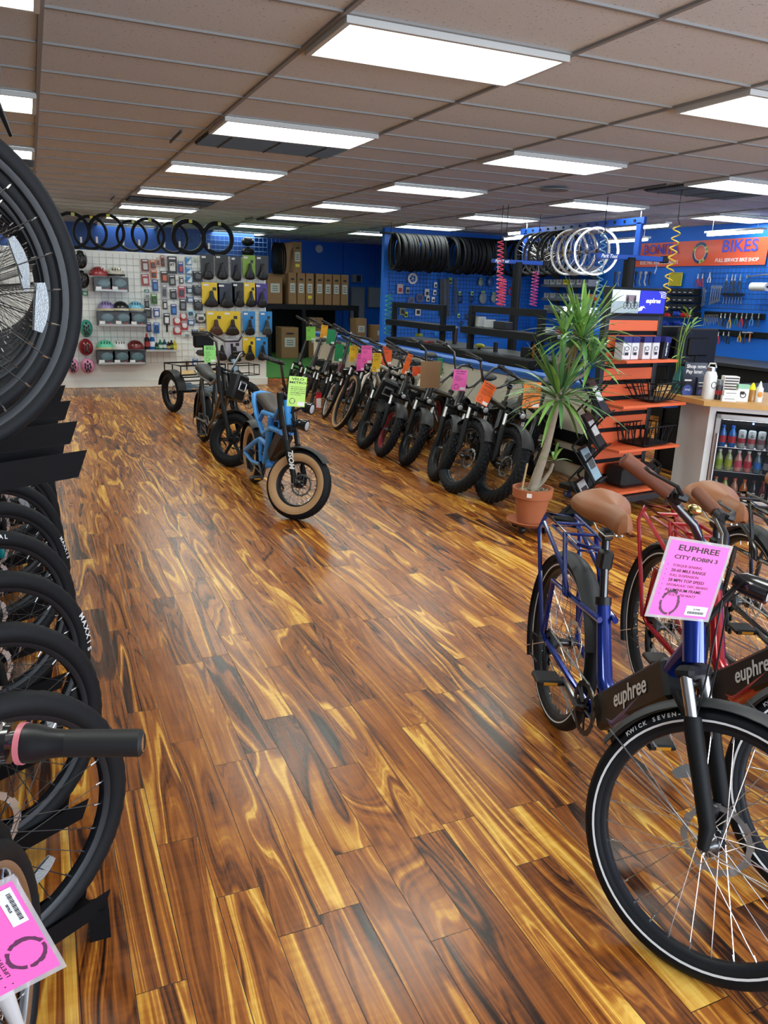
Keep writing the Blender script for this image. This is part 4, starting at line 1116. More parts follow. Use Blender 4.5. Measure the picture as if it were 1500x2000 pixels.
# hanging packs: (cx, cy, w, h, card colour, product colour, label)
PK = [(612, 327, 45, 72, '6e2a2c', 'b9b5b0', 'dark red hanging pack at the top left of the small packs'), (663, 322, 36, 55, 'c0642a', '2a2020', 'orange hanging pack at the top, beside the dark red one'),
      (697, 305, 20, 50, 'c9a08a', '6a3024', 'slim tan pack hanging at the very top'), (726, 300, 24, 66, '8a3a1c', '3a1d18', 'rust coloured slim pack at the very top'),
      (788, 325, 58, 102, '101010', 'd8d8d4', 'large black bag with white RT lettering'), (843, 342, 34, 68, '1d4f93', 'b8252c', 'blue and red hanging pack right of the large black bag'),
      (895, 298, 38, 48, '2a86c0', 'e0e6ea', 'topmost of the white and blue triangular packs'), (940, 292, 16, 36, 'c8d4cc', '9ad0b0', 'tiny pale green pack near the top edge'),
      (613, 422, 46, 66, '9a2a2e', 'c8c4c0', 'second dark red pack, under the first'), (668, 385, 38, 48, 'c25a24', '30201c', 'lower orange hanging pack'), (737, 402, 44, 70, '2a2422', 'c05028', 'black and orange pack under the rust slim pack'),
      (788, 425, 42, 64, '131313', '8f8f8f', 'black pack under the large black bag'), (847, 424, 26, 42, '16171a', 'd0d0d0', 'small black pack with white spot'), (896, 362, 40, 40, '2a86c0', 'dfe6ea', 'second white and blue triangular pack'),
      (898, 418, 40, 46, '2a86c0', 'dfe6ea', 'third white and blue triangular pack'), (953, 400, 62, 66, '1c1d20', '4a4d52', 'bundled black inner tube pack, highest of the four'), (677, 458, 36, 68, '1e4a8c', '3a70b0', 'blue hanging pack under the orange ones'),
      (622, 493, 30, 20, '2a6e6a', 'c0d0c8', 'small teal pack at left'), (627, 525, 34, 28, 'c8ccc8', '7a8084', 'small white pack at left'), (670, 547, 40, 62, '3f7a22', '204010', 'green hanging pack left of centre'), (737, 495, 30, 82, '8a8a94', '3c3c4a', 'grey lilac slim pack'),
      (795, 516, 42, 60, '17181b', '60666a', 'black tool pack in the middle'), (848, 500, 44, 72, 'b34a5a', '20202a', 'salmon and black patterned cover'), (900, 487, 42, 44, '1f3d5c', 'b8c6d2', 'dark blue small pack in the narrow column'), (953, 490, 60, 66, '1c1d20', '5a5e63', 'bundled black inner tube pack, second of the four'),
      (623, 575, 28, 50, '1a1c1f', '566066', 'small black pack in the left column'), (740, 583, 28, 58, '202225', 'c8c8c8', 'black bell pack in the middle'), (857, 585, 42, 70, '14161a', '70757a', 'black hanging light pack'), (905, 549, 48, 40, '204a80', 'c8d4e0', 'blue and white pack in the narrow column'),
      (957, 587, 60, 66, '1a1b1e', '4c5055', 'bundled black inner tube pack, third of the four'), (628, 637, 50, 66, '131519', '3a3d42', 'wide black pack above the bottle row'), (686, 635, 40, 54, '27468c', 'd5dbe8', 'blue and white square pack'), (798, 615, 36, 66, '1d3f82', '2f78c4', 'deep blue slim pack'),
      (908, 637, 46, 40, '9fd0dc', '20405a', 'pale cyan pack in the narrow column'), (860, 665, 42, 44, 'b8282c', 'dedede', 'upper red and white round pack'), (820, 693, 50, 46, 'b8282c', 'dedede', 'left red and white round pack'), (752, 677, 40, 70, '111214', 'e8e8e8', 'black pack with white wrench print'),
      (868, 725, 44, 44, 'b8282c', 'dedede', 'lower right red and white round pack'), (821, 755, 52, 44, 'b8282c', 'dedede', 'lowest red and white round pack'), (910, 697, 46, 40, '23588e', 'cfdae4', 'blue and white crossed pack'), (972, 672, 66, 60, '17181b', 'cfcfc8', 'black glove pack with pale edge'),
      (635, 730, 32, 58, '1d2350', '5a64b0', 'small navy pack above the bottles'), (686, 735, 36, 66, '2a6ab4', '103a70', 'bright blue slim pack above the bottles'), (934, 762, 42, 34, '1e3f74', 'c8d0da', 'dark blue small pack at the bottom of the column'), (981, 760, 38, 56, 'c79a2a', '151515', 'mustard and black pack'),
      (885, 780, 44, 30, 'd8dcdc', '8a9296', 'small white pack above the trike'), (885, 958, 34, 46, 'd0d2cc', '9a5f48', 'cream card pack low behind the trike'), (937, 958, 36, 44, '1c5ba4', 'dfe6ea', 'blue card pack hanging low behind the trike'), (220, 507, 36, 30, '1f6a4a', '8fc0a0', 'small green card pack under the black helmets')]
for cx, cy, w, h, c1, c2, lb in PK:
    c = dp(cx, cy); w *= SC * .92; h *= SC * .95
    b = M(); b.box((0, 0, 0), (w, .006, h), cm(c1, .45))
    o = b.obj('hanging_pack', None, frame_at(c, ry=rnd.uniform(-.05, .05))); tag(o, lb, 'accessory pack', 'small packs hanging on the display grid')
    b = M()
    if 'round' in lb: b.lathe([(.001, 0), (w * .36, 0), (w * .36, -.03), (w * .2, -.034), (.001, -.034)], cm(c2, .3), (0, -.003, h * .12), 'Y', 18)
    elif 'tube' in lb or 'glove' in lb: b.ell((0, -.02, 0), (w * .46, .03, h * .42), cm(c2, .35, bump=1, bscale=60), 14, 9); b.box((0, -.045, 0), (w * .5, .01, h * .35), cm(c1, .3))
    elif 'triang' in lb: b.poly([(-w * .4, -.006, -h * .4), (w * .4, -.006, -h * .4), (w * .4, -.006, h * .35)], cm(c2, .4), .01, (0, -1, 0))
    else: b.box((0, -.012, -h * .1), (w * .62, .018, h * .52), cm(c2, .35), bev=.005)
    link('product', b.mesh('product'), o)
    b = M(); b.box((0, -.0045, h * .38), (w * .7, .003, h * .1), PAPER); link('header_print', b.mesh('header_print'), o)
    if 'RT' in lb: b = M(); add_text(b, 'RT', INK, h * .22, FACE_Y((0, -.023, 0)), bold=.03); link('lettering', b.mesh('lettering'), o)
    if 'wrench' in lb: b = M(); b.tube([(0, -.01, -h * .5), (0, -.01, -h * 1.15)], .014, BLACK); link('tool_handle', b.mesh('tool_handle'), o)
# small bottles on the shelf
for i, (cx, hh, c1, c2, lb) in enumerate([(626, 98, '16181c', 'a02430', 'tall black bottle with red band at the left end of the bottle row'), (660, 100, '1d5fa8', 'e0e6ee', 'tall blue spray bottle beside the black one'), (688, 45, '1a1c1c', '3a7a4a', 'short dark bottle right of the blue spray'),
        (712, 62, '1f6a4c', 'c8d8c8', 'dark green lube bottle in the bottle row'), (740, 64, '1f4f6c', 'cfd8dc', 'blue grey lube bottle right of the dark green one'), (765, 50, '201a16', 'c8a060', 'small brown bottle in the bottle row'), (785, 60, '14181a', '7a9a40', 'dark lube bottle with pointed cap'), (806, 58, 'c8b020', 'e0d050', 'yellow lube bottle at the right end')]):
    c = dp(cx, 878, DY - .14); h = hh * SC; w = .034 if hh < 80 else .04
    b = M(); b.lathe([(.001, 0), (w * .9, 0), (w, .01), (w, h * .68), (w * .5, h * .76)], cm(c1, .3), seg=14)
    o = b.obj('bottle', None, frame_at(c)); tag(o, lb, 'bottle', 'lube bottles on the display shelf')
    b = M(); b.lathe([(w * .5, h * .76), (w * .45, h * .9), (w * .15, h), (.001, h)], cm(c2 if hh > 80 else c1, .35), seg=12); link('cap', b.mesh('cap'), o)
    b = M(); b.lathe([(w + .001, h * .2), (w + .001, h * .5)], cm(c2, .5), seg=14); link('printed_band', b.mesh('printed_band'), o)


def hang_saddle(label, cx, cy, card, sc=.0027, w=.2, sad='141416', y=DY - .08, tail=0.):
    c = dp(cx, cy, y)
    r = thing('boxed_saddle', label, 'saddle', c, group='bicycle saddles on the display wall')
    if card:
        b = M(); b.box((0, .02, .05), (w * 1.15, .012, .34), cm(card, .45)); link('backing_card', b.mesh('backing_card'), r)
        b = M(); b.box((-w * .3, .012, .18), (w * .35, .003, .03), PAPER if card != 'd8d8d8' else INK); b.box((w * .25, .012, .12), (w * .25, .003, .05), cm('2a2c30', .5)); link('card_print', b.mesh('card_print'), r)
    # saddle with nose up, shown from its top
    b = saddle_mesh(cm(sad, .4), .27, w * .95, 1.1)
    link('saddle', b.mesh('saddle'), r, Matrix.Translation((0, -.045, -.05)) @ Matrix.Rotation(-pi / 2, 4, 'Y') @ Matrix.Rotation(-pi / 2, 4, 'X') if False else basis((0, -.045, -.04), (0, 0, 1), (1, 0, 0)))
    b = M()
    for s in (-1, 1): b.tube([(s * .02, -.02, -.12), (s * .02, -.005, -.02), (s * .014, -.02, .07)], .004, STEEL, seg=6)
    link('rails', b.mesh('rails'), r)


SD = [(1018, 350, '2a2d30', 'black saddle on dark card, first in the top row'), (1112, 350, '26292c', 'black saddle on dark card, second in the top row'), (1205, 360, '1d2236', 'narrow black saddle on navy card in the top row'), (1290, 352, '7fa62a', 'black saddle on green card in the top row'), (1375, 355, '1b1c1e', 'black saddle on black card at the right end of the top row'),
      (1040, 530, 'e8c41c', 'wide black saddle on yellow card, left end of the second row'), (1140, 535, '1d2a44', 'wide black saddle on dark blue card in the second row'), (1222, 530, '202326', 'black saddle on dark card in the second row'), (1297, 530, 'e8c41c', 'black saddle on yellow card, fourth in the second row'), (1370, 535, '42308c', 'black saddle on purple card, right end of the second row'),
      (1070, 715, 'e8c41c', 'brown studded saddle on yellow card in the third row'), (1177, 715, 'e8c41c', 'dark brown studded saddle on yellow card in the third row'), (1290, 715, '2a86cc', 'black saddle on bright blue card in the third row'), (1400, 715, '2a86cc', 'grey saddle on bright blue card at the right end of the third row'),
      (1108, 880, None, 'loose black saddle hanging at the left of the bottom row'), (1190, 890, 'b8b4c4', 'wide black saddle on lilac card in the bottom row'), (1290, 880, 'e8c41c', 'black saddle on yellow card in the bottom row'), (1372, 880, '2a86cc', 'saddle on bright blue card, right end of the bottom row')]
for cx, cy, cd_, lb in SD:
    wide = 'wide' in lb or 'studded' in lb
    hang_saddle(lb, cx, cy, cd_, w=.25 if wide else (.15 if 'narrow' in lb else .185), sad='4a2c1c' if 'brown studded' in lb and 'dark' not in lb else ('241a16' if 'dark brown' in lb else ('3a3d40' if 'grey' in lb else '141416')))
# tyres standing on top of the partition
TY = wheel_parts(.29, .03, kind='knob')['tyre']
for i, (cx, cy, lb, s, yy) in enumerate([(135, 130, 'black tyre on top of the display wall, leftmost beside the big wheel', 1.0, 0), (362, 128, 'black tyre with yellow labels standing on the display wall', 1.02, 0), (255, 135, 'tyre half behind the yellow-labelled one', .95, .12),
        (632, 142, 'thin grey tyre standing in the middle of the display top', .98, 0), (525, 150, 'tyre behind the thin grey one', .9, .12), (895, 155, 'wide knobbly tyre with a yellow tag', 1.02, 0), (790, 160, 'tyre behind the one with the yellow tag', .92, .12), (1082, 165, 'wide tyre at the right end of the display top', 1.0, 0)]):
    c = dp(cx, cy, DY + .06 + yy * .5); R_ = .27 * s
    me = wheel_parts(.27, .036 if 'wide' in lb else .024, kind='knob')['tyre']
    o = link('tyre', me, None, Matrix.Translation((c.x, DY + .05 + yy * .4, 2.10 + .27 * s)) @ Matrix.Scale(s, 4)); tag(o, lb, 'tyre', 'tyres standing on the display wall')
    b = M(); b.box((.03, -.036, .23), (.05, .002, .05), cm('e0d83a' if 'yellow' in lb else 'c8d070', .5)); b.box((-.15, -.036, -.12), (.03, .002, .09), PAPER); link('paper_label', b.mesh('paper_label'), o)
# dark wire grid on the blue wall behind
b = M(); DG = cm('16335c', .4)
for i in range(24): b.tube([(3.1 + i * .1, 18.52, 1.6), (3.1 + i * .1, 18.52, 2.72)], .004, cm('5a86b4', .4), seg=4, cap=False)
for i in range(12): b.tube([(3.1, 18.515, 1.62 + i * .1), (5.4 - .3, 18.515, 1.62 + i * .1)], .004, cm('5a86b4', .4), seg=4, cap=False)
tag(b.obj('wire_grid_panel'), 'pale blue wire grid fixed to the deep blue wall above the display', 'wire grid')
for z, lb in ((2.62, 'upper black saddle bag on the deep blue wall'), (2.40, 'lower black saddle bag on the deep blue wall')):
    b = M(); b.ell((0, 0, 0), (.15, .09, .10), BLACK, 16, 10); b.box((.0, -.02, .06), (.2, .1, .05), BLACK, bev=.02)
    o = b.obj('saddle_bag', None, frame_at((4.62, 18.42, z))); tag(o, lb, 'bag')

# ================================================================ trike in front of the display
r = thing('cargo_trike', 'pale blue adult e-trike with rear cargo basket and black backrest seat', 'tricycle', (1.95, 10.7, 0), D(-72)); 
LB = cm('7f9fb8', .35, coat=.5)
for s, px_ in ((-1, 0), (1, 0)):
    add_wheel(r, Matrix.Translation((0, s * .36, .26)), R=.26, tw=.045, kind='fat', nsp=20)
add_wheel(r, Matrix.Translation((1.25, 0, .26)) @ Matrix.Rotation(.3, 4, 'Z'), R=.26, tw=.045, kind='fat', nsp=20)
b = M()
b.tube([(0, -.36, .26), (0, .36, .26)], .018, BLACKM); b.tube([(0, 0, .26), (.35, 0, .30), (.62, 0, .34), (.98, 0, .62)], .028, LB); b.tube([(1.02, 0, .56), (.96, 0, .76)], .03, LB); b.tube([(.45, 0, .32), (.38, 0, .60)], .024, LB)
b.tube([(0, -.22, .34), (.0, .22, .34), (.3, .05, .34), (.3, -.05, .34)], .018, LB, closed=True); b.box((.05, -.2, .33), (.05, .18, .10), LB, bev=.01)
link('frame', b.mesh('frame'), r)
b = M()
for s in (-1, 1): b.tube([(1.25, s * .07, .26), (1.17, s * .07, .52), (1.0, s * .04, .62)], .017, BLACKM)
link('fork', b.mesh('fork'), r)
for s in (-1, 1):
    b = M(); b.grid(lambda u, v: Vector((.29 * cos(.2 + 2.7 * u), s * .36 + (v - .5) * .12, .26 + .29 * sin(.2 + 2.7 * u))), 18, 3, BLACK); b.grid(lambda u, v: Vector((.295 * cos(.2 + 2.7 * u), s * .36 - (v - .5) * .12, .26 + .295 * sin(.2 + 2.7 * u))), 18, 3, BLACK)
    link('fender', b.mesh('fender'), r)
b = M()
for z in (.50, .62):
    b.tube([(-.26, -.33, z), (.2, -.33, z), (.2, .33, z), (-.26, .33, z)], .010, BLACKM, closed=True, seg=8)
for x, y in [(-.26, -.33), (.2, -.33), (.2, .33), (-.26, .33), (-.03, -.33), (-.03, .33), (.2, 0), (-.26, 0)]: b.tube([(x, y, .42 if abs(x) < .25 else .5), (x, y, .62)], .008, BLACKM, seg=6)
b.tube([(-.2, -.3, .42), (.2, -.3, .42), (.2, .3, .42), (-.2, .3, .42)], .009, BLACKM, closed=True, seg=6)
link('cargo_basket', b.mesh('cargo_basket'), r)
b = M(); b.box((-.03, 0, .505), (.42, .62, .014), cm('c8a468', .5)); link('deck_board', b.mesh('deck_board'), r)
b = M(); b.tube([(.38, 0, .58), (.34, 0, .76)], .015, BLACKM); link('seat_post', b.mesh('seat_post'), r)
b = M(); b.box((.36, 0, .79), (.26, .28, .07), BLACK, bev=.03); link('seat', b.mesh('seat'), r)
b = M(); b.box((.22, 0, .95), (.06, .30, .20), BLACK, bev=.028); b.tube([(.22, 0, .80), (.22, 0, .9)], .015, BLACKM); link('backrest', b.mesh('backrest'), r)
b = M(); b.tube([(.96, 0, .74), (.93, 0, .95)], .016, BLACKM); b.tube([(.72, -.30, 1.08), (.84, -.24, 1.08), (.93, -.1, .98), (.93, .1, .98), (.84, .24, 1.08), (.72, .30, 1.08)], .012, BLACKG); link('handlebar', b.mesh('handlebar'), r)
for s in (-1, 1):
    b = M(); b.tube([(.70, s * .31, 1.08), (.80, s * .26, 1.08)], .018, BLACK); link('grip', b.mesh('grip'), r)
b = M()
for z in (.60, .72): b.tube([(1.08, -.15, z), (1.32, -.15, z), (1.32, .15, z), (1.08, .15, z)], .007, BLACKM, closed=True, seg=6)
for x, y in [(1.08, -.15), (1.32, -.15), (1.32, .15), (1.08, .15), (1.32, 0), (1.2, -.15), (1.2, .15)]: b.tube([(x, y, .6), (x, y, .72)], .005, BLACKM, seg=5)
b.tube([(1.0, 0, .62), (1.1, 0, .61)], .012, BLACKM)
link('front_basket', b.mesh('front_basket'), r)

# ================================================================ storage area at the far back
def bx(label, x, y, z, w, d, h, group=None, rz=0., hole=True, yel=False):
    b = M(); b.box((0, 0, h / 2), (w, d, h), CARD, bev=.004)
    o = b.obj('cardboard_box', None, frame_at((x, y, z), rz)); tag(o, label, 'box', group)
    b = M()
    b.box((0, -d / 2 - .002, h * .52), (w * .62, .003, h * .3), cm('b9bdb8', .6))
    for k in range(3): b.box((0, -d / 2 - .004, h * (.44 + .07 * k)), (w * .4, .002, h * .02), INK)
    link('paper_label', b.mesh('paper_label'), o)
    if hole: b = M(); b.ell((0, -d / 2 - .001, h * .8), (w * .26, .004, .022), INK, 12, 6); link('hand_hole', b.mesh('hand_hole'), o)
    if yel: b = M(); b.box((0, -d / 2 - .003, h * .24), (w * .5, .003, h * .1), cm('d8c832', .5)); link('yellow_note', b.mesh('yellow_note'), o)


ords = ['first', 'second', 'third', 'fourth', 'fifth', 'sixth', 'seventh']
for i in range(7):
    bx('tall brown bicycle box standing on the black platform, %s from the left' % ords[i], 5.62 + .213 * i + (.03 if i > 2 else 0), 18.95, 1.27, .19, 1.45, .71, 'bicycle boxes on the platform', yel=(i == 2))
bx('brown bicycle box stacked on top of the others under the ceiling', 5.74, 18.95, 1.98, .2, 1.45, .69, yel=True)
bx('dim brown box at the left end of the platform', 5.22, 18.7, 1.27, .35, .8, .68, hole=False)
r = thing('storage_platform', 'black storage platform carrying the row of bicycle boxes', 'platform', (6.1, 19.1, 0)); inv = Matrix.Translation((-6.1, -19.1, 0))
b = M(); b.box((6.15, 19.15, 1.21), (2.3, 1.9, .12), BLACKM); link('deck', b.mesh('deck'), r, inv)
for x in (5.05, 5.9, 7.25):
    b = M(); b.box((x, 18.25, .575), (.09, .09, 1.15), BLACKM); link('post', b.mesh('post'), r, inv)
b = M(); b.box((6.1, 19.9, .58), (2.4, .04, 1.15), cm('0a0b0c', .8)); link('back_panel', b.mesh('back_panel'), r, inv)
bx('brown box with a round mark standing on the turf under the platform', 5.55, 18.45, .016, .42, .5, .72)
bx('brown box leaning beside it behind the low wall', 6.25, 18.6, .016, .36, .5, .95)
bx('narrow upright brown box right of the platform', 7.05, 17.6, .5, .26, .4, .5, hole=False)
bx('wide brown box on the low stack at the passage end', 7.52, 17.4, .5, .45, .4, .36, hole=False)
b = M(); b.box((7.2, 17.6, .25), (1.2, .6, .5), BLACKM); tag(b.obj('storage_crate'), 'black low crate under the two upright boxes', 'crate')
b = M(); b.lathe([(.10, 0), (.10, .02), (.09, .03), (.001, .03)], PAPER, (0, 0, 0), 'Y', 20); tag(b.obj('smoke_detector', None, frame_at(at_y(623, 486, 20.19)) @ Matrix.Rotation(pi, 4, 'Z')), 'round white detector on the far blue wall', 'detector')
GP = cm('8f9a9c', .45)
for x0, y0, x1, y1, lb in [(685, 560, 711, 632, 'grey metal breaker panel nearer the boxes'), (720, 561, 746, 601, 'grey metal electrical box under the conduits')]:
    a, c = at_y(x0, y0, 20.1), at_y(x1, y1, 20.1)
    b = M(); b.box(((a.x + c.x) / 2, 20.13, (a.z + c.z) / 2), (c.x - a.x, .12, a.z - c.z), GP, bev=.01); o = b.obj('breaker_panel'); tag(o, lb, 'electrical panel')
    b = M(); b.box(((a.x + c.x) / 2, 20.065, (a.z + c.z) / 2), ((c.x - a.x) * .86, .012, (a.z - c.z) * .9), cm('9aa5a6', .4), bev=.004); b.obj('panel_door', o)
a, c = at_y(688, 536, 20.1), at_y(706, 552, 20.1)
b = M(); b.box(((a.x + c.x) / 2, 20.12, (a.z + c.z) / 2), (c.x - a.x, .14, a.z - c.z), GP, bev=.01); o = b.obj('electric_meter'); tag(o, 'small grey timer box above the breaker panel', 'electrical box')
b = M(); b.box(((a.x + c.x) / 2 + .03, 20.045, (a.z + c.z) / 2), (.12, .01, .16), cm('2a2d30', .3)); b.obj('window', o)
for i, px_ in enumerate((722, 727, 731, 736, 740)):
    a, c = at_y(px_, 486, 20.15), at_y(px_, 557, 20.15)
    b = M(); b.tube([a, c], .018, BLUEW, seg=8); tag(b.obj('conduit'), 'blue painted conduit running down to the electrical box, %s from the left' % ords[i], 'conduit', 'conduits above the electrical box')
b = M(); a = at_y(676, 480, 20.15); b.box((a.x, 20.16, 1.4), (.12, .08, 2.78), BLUEW); struct('trim_3', b)
# pack of hanging tyres at the corner of the deep blue wall
for i in range(5):
    me = wheel_parts(.35, .022)['tyre']
    o = link('tyre', me, None, Matrix.Translation((5.18 + .05 * i, 18.2, 2.28)) @ Matrix.Rotation(D(62), 4, 'Z')); tag(o, 'black tyre in the bundle hanging at the dark passage corner', 'tyre', 'tyres bundled at the passage corner')

c = at_z(548, 742); b = M(); b.poly([(-.22, 0, .001), (-.10, -.06, .001), (-.10, -.025, .001), (.2, -.03, .001), (.2, .03, .001), (-.10, .025, .001), (-.10, .06, .001)], cm('c8322a', .5), .001, (0, 0, 1))
tag(b.obj('floor_sticker', None, frame_at((c.x, c.y, .0))), 'small red arrow sticker on the floor in front of the turf', 'sticker')
# ================================================================ workshop: low wall, benches, tyre row, tool wall
BCAP = cm('2f66b4', .5)
r = thing('low_partition_wall', 'long beige low wall with blue cap and black stripes behind the bike row', 'low wall', (4.66, 9.6, 0)); inv = Matrix.Translation((-4.66, -9.6, 0))
b = M(); b.box((4.66, 9.45, .43), (.14, 8.3, .86), LOWW); link('panel', b.mesh('panel'), r, inv)
b = M(); b.box((4.66, 9.45, .875), (.19, 8.34, .035), BCAP, bev=.004); b.box((4.575, 9.45, .845), (.012, 8.34, .03), BCAP); link('cap', b.mesh('cap'), r, inv)
b = M()
for z in (.37, .19): b.box((4.582, 9.45, z), (.016, 8.3, .11), BLACKM)
link('stripe', b.mesh('stripe'), r, inv)

# tyre row under the ceiling
b = M(); b.tube([(6.0, 14.0, 2.68), (9.8, 14.0, 2.68)], .018, BLACKM)
for x in (6.3, 7.5, 8.6, 9.6): b.tube([(x, 14.0, 2.68), (x, 14.0, 2.80)], .006, BLACKM, seg=5)
tag(b.obj('hanging_rail'), 'black steel rail under the ceiling carrying the long row of tyres', 'rail')
tm = [wheel_parts(.35, .022)['tyre'], wheel_parts(.34, .028, kind='knob')['tyre'], wheel_parts(.33, .034, kind='knob')['tyre']]
xs = [6.30 + .062 * i for i in range(17)] + [7.50 + .066 * i for i in range(17)] + [8.85 + .09 * i for i in range(10)]
for i, x in enumerate(xs):
    k = rnd.randrange(3)
    o = link('tyre', tm[k], None, Matrix.Translation((x, 14.0 + rnd.uniform(-.02, .02), 2.665 - (.35, .34, .33)[k] + .03)) @ Matrix.Rotation(D(90 + rnd.uniform(-7, 7)), 4, 'Z'))
    part = 'left third' if i < 17 else ('middle' if i < 34 else 'right end')
    tag(o, 'black tyre hanging in the %s of the long row under the ceiling' % part, 'tyre', 'tyres in the %s of the long row' % part)
# black wire grid behind, on the workshop wall
b = M(); GK = mat('black_wire', (.01, .02, .05), .4)
for i in range(45): b.tube([(6.45 + i * .076, 14.55, .75), (6.45 + i * .076, 14.55, 2.15)], .0035, GK, seg=4, cap=False)
for i in range(19): b.tube([(6.42, 14.545, .76 + i * .076), (9.84, 14.545, .76 + i * .076)], .0035, GK, seg=4, cap=False)
tag(b.obj('wire_grid_panel'), 'large black wire grid covering the blue workshop wall below the tyres', 'wire grid')


def wq(cx, cy, y=14.525): return at_y(750 + cx / 4.286, 420 + cy / 4.286, y)


PK2 = [('d', 240, 532, 44, 'c8ccd0', 'round silver brake disc hanging under the left end of the tyres'), ('p', 135, 618, 40, 'b8a8a8', 'clear pack with red tools on the workshop grid', 'a01c24'), ('p', 198, 630, 26, '8a9498', 'small clear pack beside the red-tool pack'),
       ('d', 300, 692, 34, '5a5c78', 'dark patterned disc on the workshop grid'), ('d', 228, 715, 30, '6c6470', 'half hidden disc behind the left bench frame'), ('p', 360, 650, 32, 'c0c4c8', 'white bagged part beside the discs'),
       ('p', 432, 585, 22, 'd0d4d8', 'white card with black dot, highest of three'), ('p', 425, 648, 22, 'd0d4d8', 'white card with black dot, middle of three'), ('p', 412, 708, 22, 'd0d4d8', 'white card with black dot, lowest of three'), ('p', 368, 700, 24, 'c4c8cc', 'small white bagged part by the lowest card'),
       ('p', 285, 805, 38, 'c8cccc', 'white card of parts seen through the left bench frame'), ('p', 155, 800, 40, '6c7a70', 'grey green glove bundle behind the left bench frame'), ('p', 185, 832, 22, 'b4d020', 'lime glove tip behind the left bench frame'),
       ('p', 555, 550, 24, '9ccc30', 'lime tag high beside the black cables'), ('p', 635, 655, 17, 'b6e070', 'lime tag left of the pair on the grid'), ('p', 737, 655, 17, 'b6e070', 'lime tag right of the pair on the grid'), ('p', 625, 843, 17, 'b6e070', 'lime tag low on the grid'), ('p', 705, 998, 17, 'a8d850', 'lime tag lowest on the grid above the bikes'),
       ('b', 825, 690, 42, '8a9aa0', 'clear bag of blue parts, larger of the two'), ('b', 915, 690, 34, '8c9c98', 'clear bag of parts left of the pink coil'), ('b', 805, 560, 28, '8ca090', 'small clear bag with lime label'), ('b', 890, 555, 40, '2a5aa0', 'bluish bag high on the grid'), ('b', 705, 950, 24, '98a0a8', 'small pale bag above the lowest lime tag'), ('b', 730, 1030, 22, '8a98b0', 'pale bag low beside the right bench'),
       ('k', 640, 705, 34, '101418', 'coil of black cable under the left lime tag'), ('k', 735, 705, 30, '101418', 'coil of black cable under the right lime tag'), ('k', 705, 850, 32, '101418', 'black round pad hanging low on the grid'), ('k', 650, 905, 20, '15181c', 'small black coil above the tumbler'), ('d', 435, 990, 18, '2a8ad0', 'small bright blue ring on the grid'), ('k', 1065, 640, 40, 'b81c28', 'red strap hanging beside the black column')]
for q in PK2:
    kd, cx, cy, s, col, lb = q[:6]; c = wq(cx, cy); s = s * .0024
    b = M(); cmx = cm(col, .4)
    nm = {'d': 'brake_disc', 'p': 'hanging_pack', 'b': 'parts_bag', 'k': 'cable_coil'}[kd]
    if kd == 'd':
        b.lathe([(s * .62, 0), (s, 0), (s, -.006), (s * .62, -.006)], cmx, (0, 0, 0), 'Y', 24, closed=True)
        for k in range(5): b.tube([(0, -.003, 0), (s * .7 * cos(k * 1.257), -.003, s * .7 * sin(k * 1.257))], .007, cmx, seg=4)
    elif kd == 'p':
        b.box((0, 0, 0), (s * 1.3, .006, s * 1.9), cmx); b.box((0, -.015, -s * .2), (s * .7, .02, s * .8), cm(q[6], .4) if len(q) > 6 else INK, bev=.004)
    elif kd == 'b': b.ell((0, -.02, -s * .1), (s * .85, .03, s * 1.2), mat('bag_' + col, hexc(col), .2, alpha=.75, bump=.8, bscale=30), 14, 9); b.box((0, -.01, s * 1.1), (s * .9, .005, s * .3), cm('9ccc50', .5))
    else:
        for k in range(3): b.tube([(s * (.9 - .1 * k) * cos(a) * .7, -.008 * k, s * (.9 - .1 * k) * sin(a)) for a in [2 * pi * t / 14 for t in range(14)]], .006, cmx, seg=5, closed=True)
    o = b.obj(nm, None, frame_at(c)); tag(o, lb, {'d': 'brake disc', 'p': 'parts pack', 'b': 'bag', 'k': 'coil'}[kd], 'parts on the workshop grid')
for i, (cx, w) in enumerate([(465, .05), (480, .05), (495, .05), (512, .05), (528, .05), (585, .07)]):
    a, c = wq(cx, 535), wq(cx + 3, 850 if i < 5 else 830)
    b = M()
    for k in range(3): b.tube([(a.x + k * w * .3, 14.50 - .01 * k, a.z), (c.x + k * w * .3, 14.50 - .01 * k, c.z)], .008, cm('16181a' if i != 2 else '4a4f54', .4), seg=5)
    tag(b.obj('inner_tube'), 'long black inner tube hanging straight down under the tyres, %s from the left' % ords[i], 'inner tube', 'inner tubes on the workshop grid')


def bench(label, x, y0, y1, zt, z1, z2, hy0, hy1, nm='workbench'):
    r = thing(nm, label, 'workbench', (x, (y0 + y1) / 2, 0)); inv = Matrix.Translation((-x, -(y0 + y1) / 2, 0))
    b = M(); b.box((x + .2, (y0 + y1) / 2, zt - .05), (.8, y1 - y0, .10), BLACKM, bev=.01); b.box((x + .2, (y0 + y1) / 2, zt + .003), (.74, y1 - y0 - .06, .006), cm('3a4044', .45)); link('bench_top', b.mesh('bench_top'), r, inv)
    for xx in (x - .1, x + .5):
        for yy in (y0 + .12, y1 - .12):
            b = M(); b.box((xx, yy, (zt - .1) / 2), (.09, .09, zt - .1), BLACKM); link('leg', b.mesh('leg'), r, inv)
    b = M()
    b.box((x, (hy0 + hy1) / 2, z1 - .045), (.05, hy1 - hy0, .09), BLACKM); b.box((x, (hy0 + hy1) / 2 - .05, z2 - .045), (.30, hy1 - hy0 + .1, .09), BLACKM)
    for yy in (hy0 + .045, hy1 - .045): b.box((x, yy, (z1 + zt) / 2), (.06, .10, z1 - zt), BLACKM)
    link('upper_frame', b.mesh('upper_frame'), r, inv)
    return r


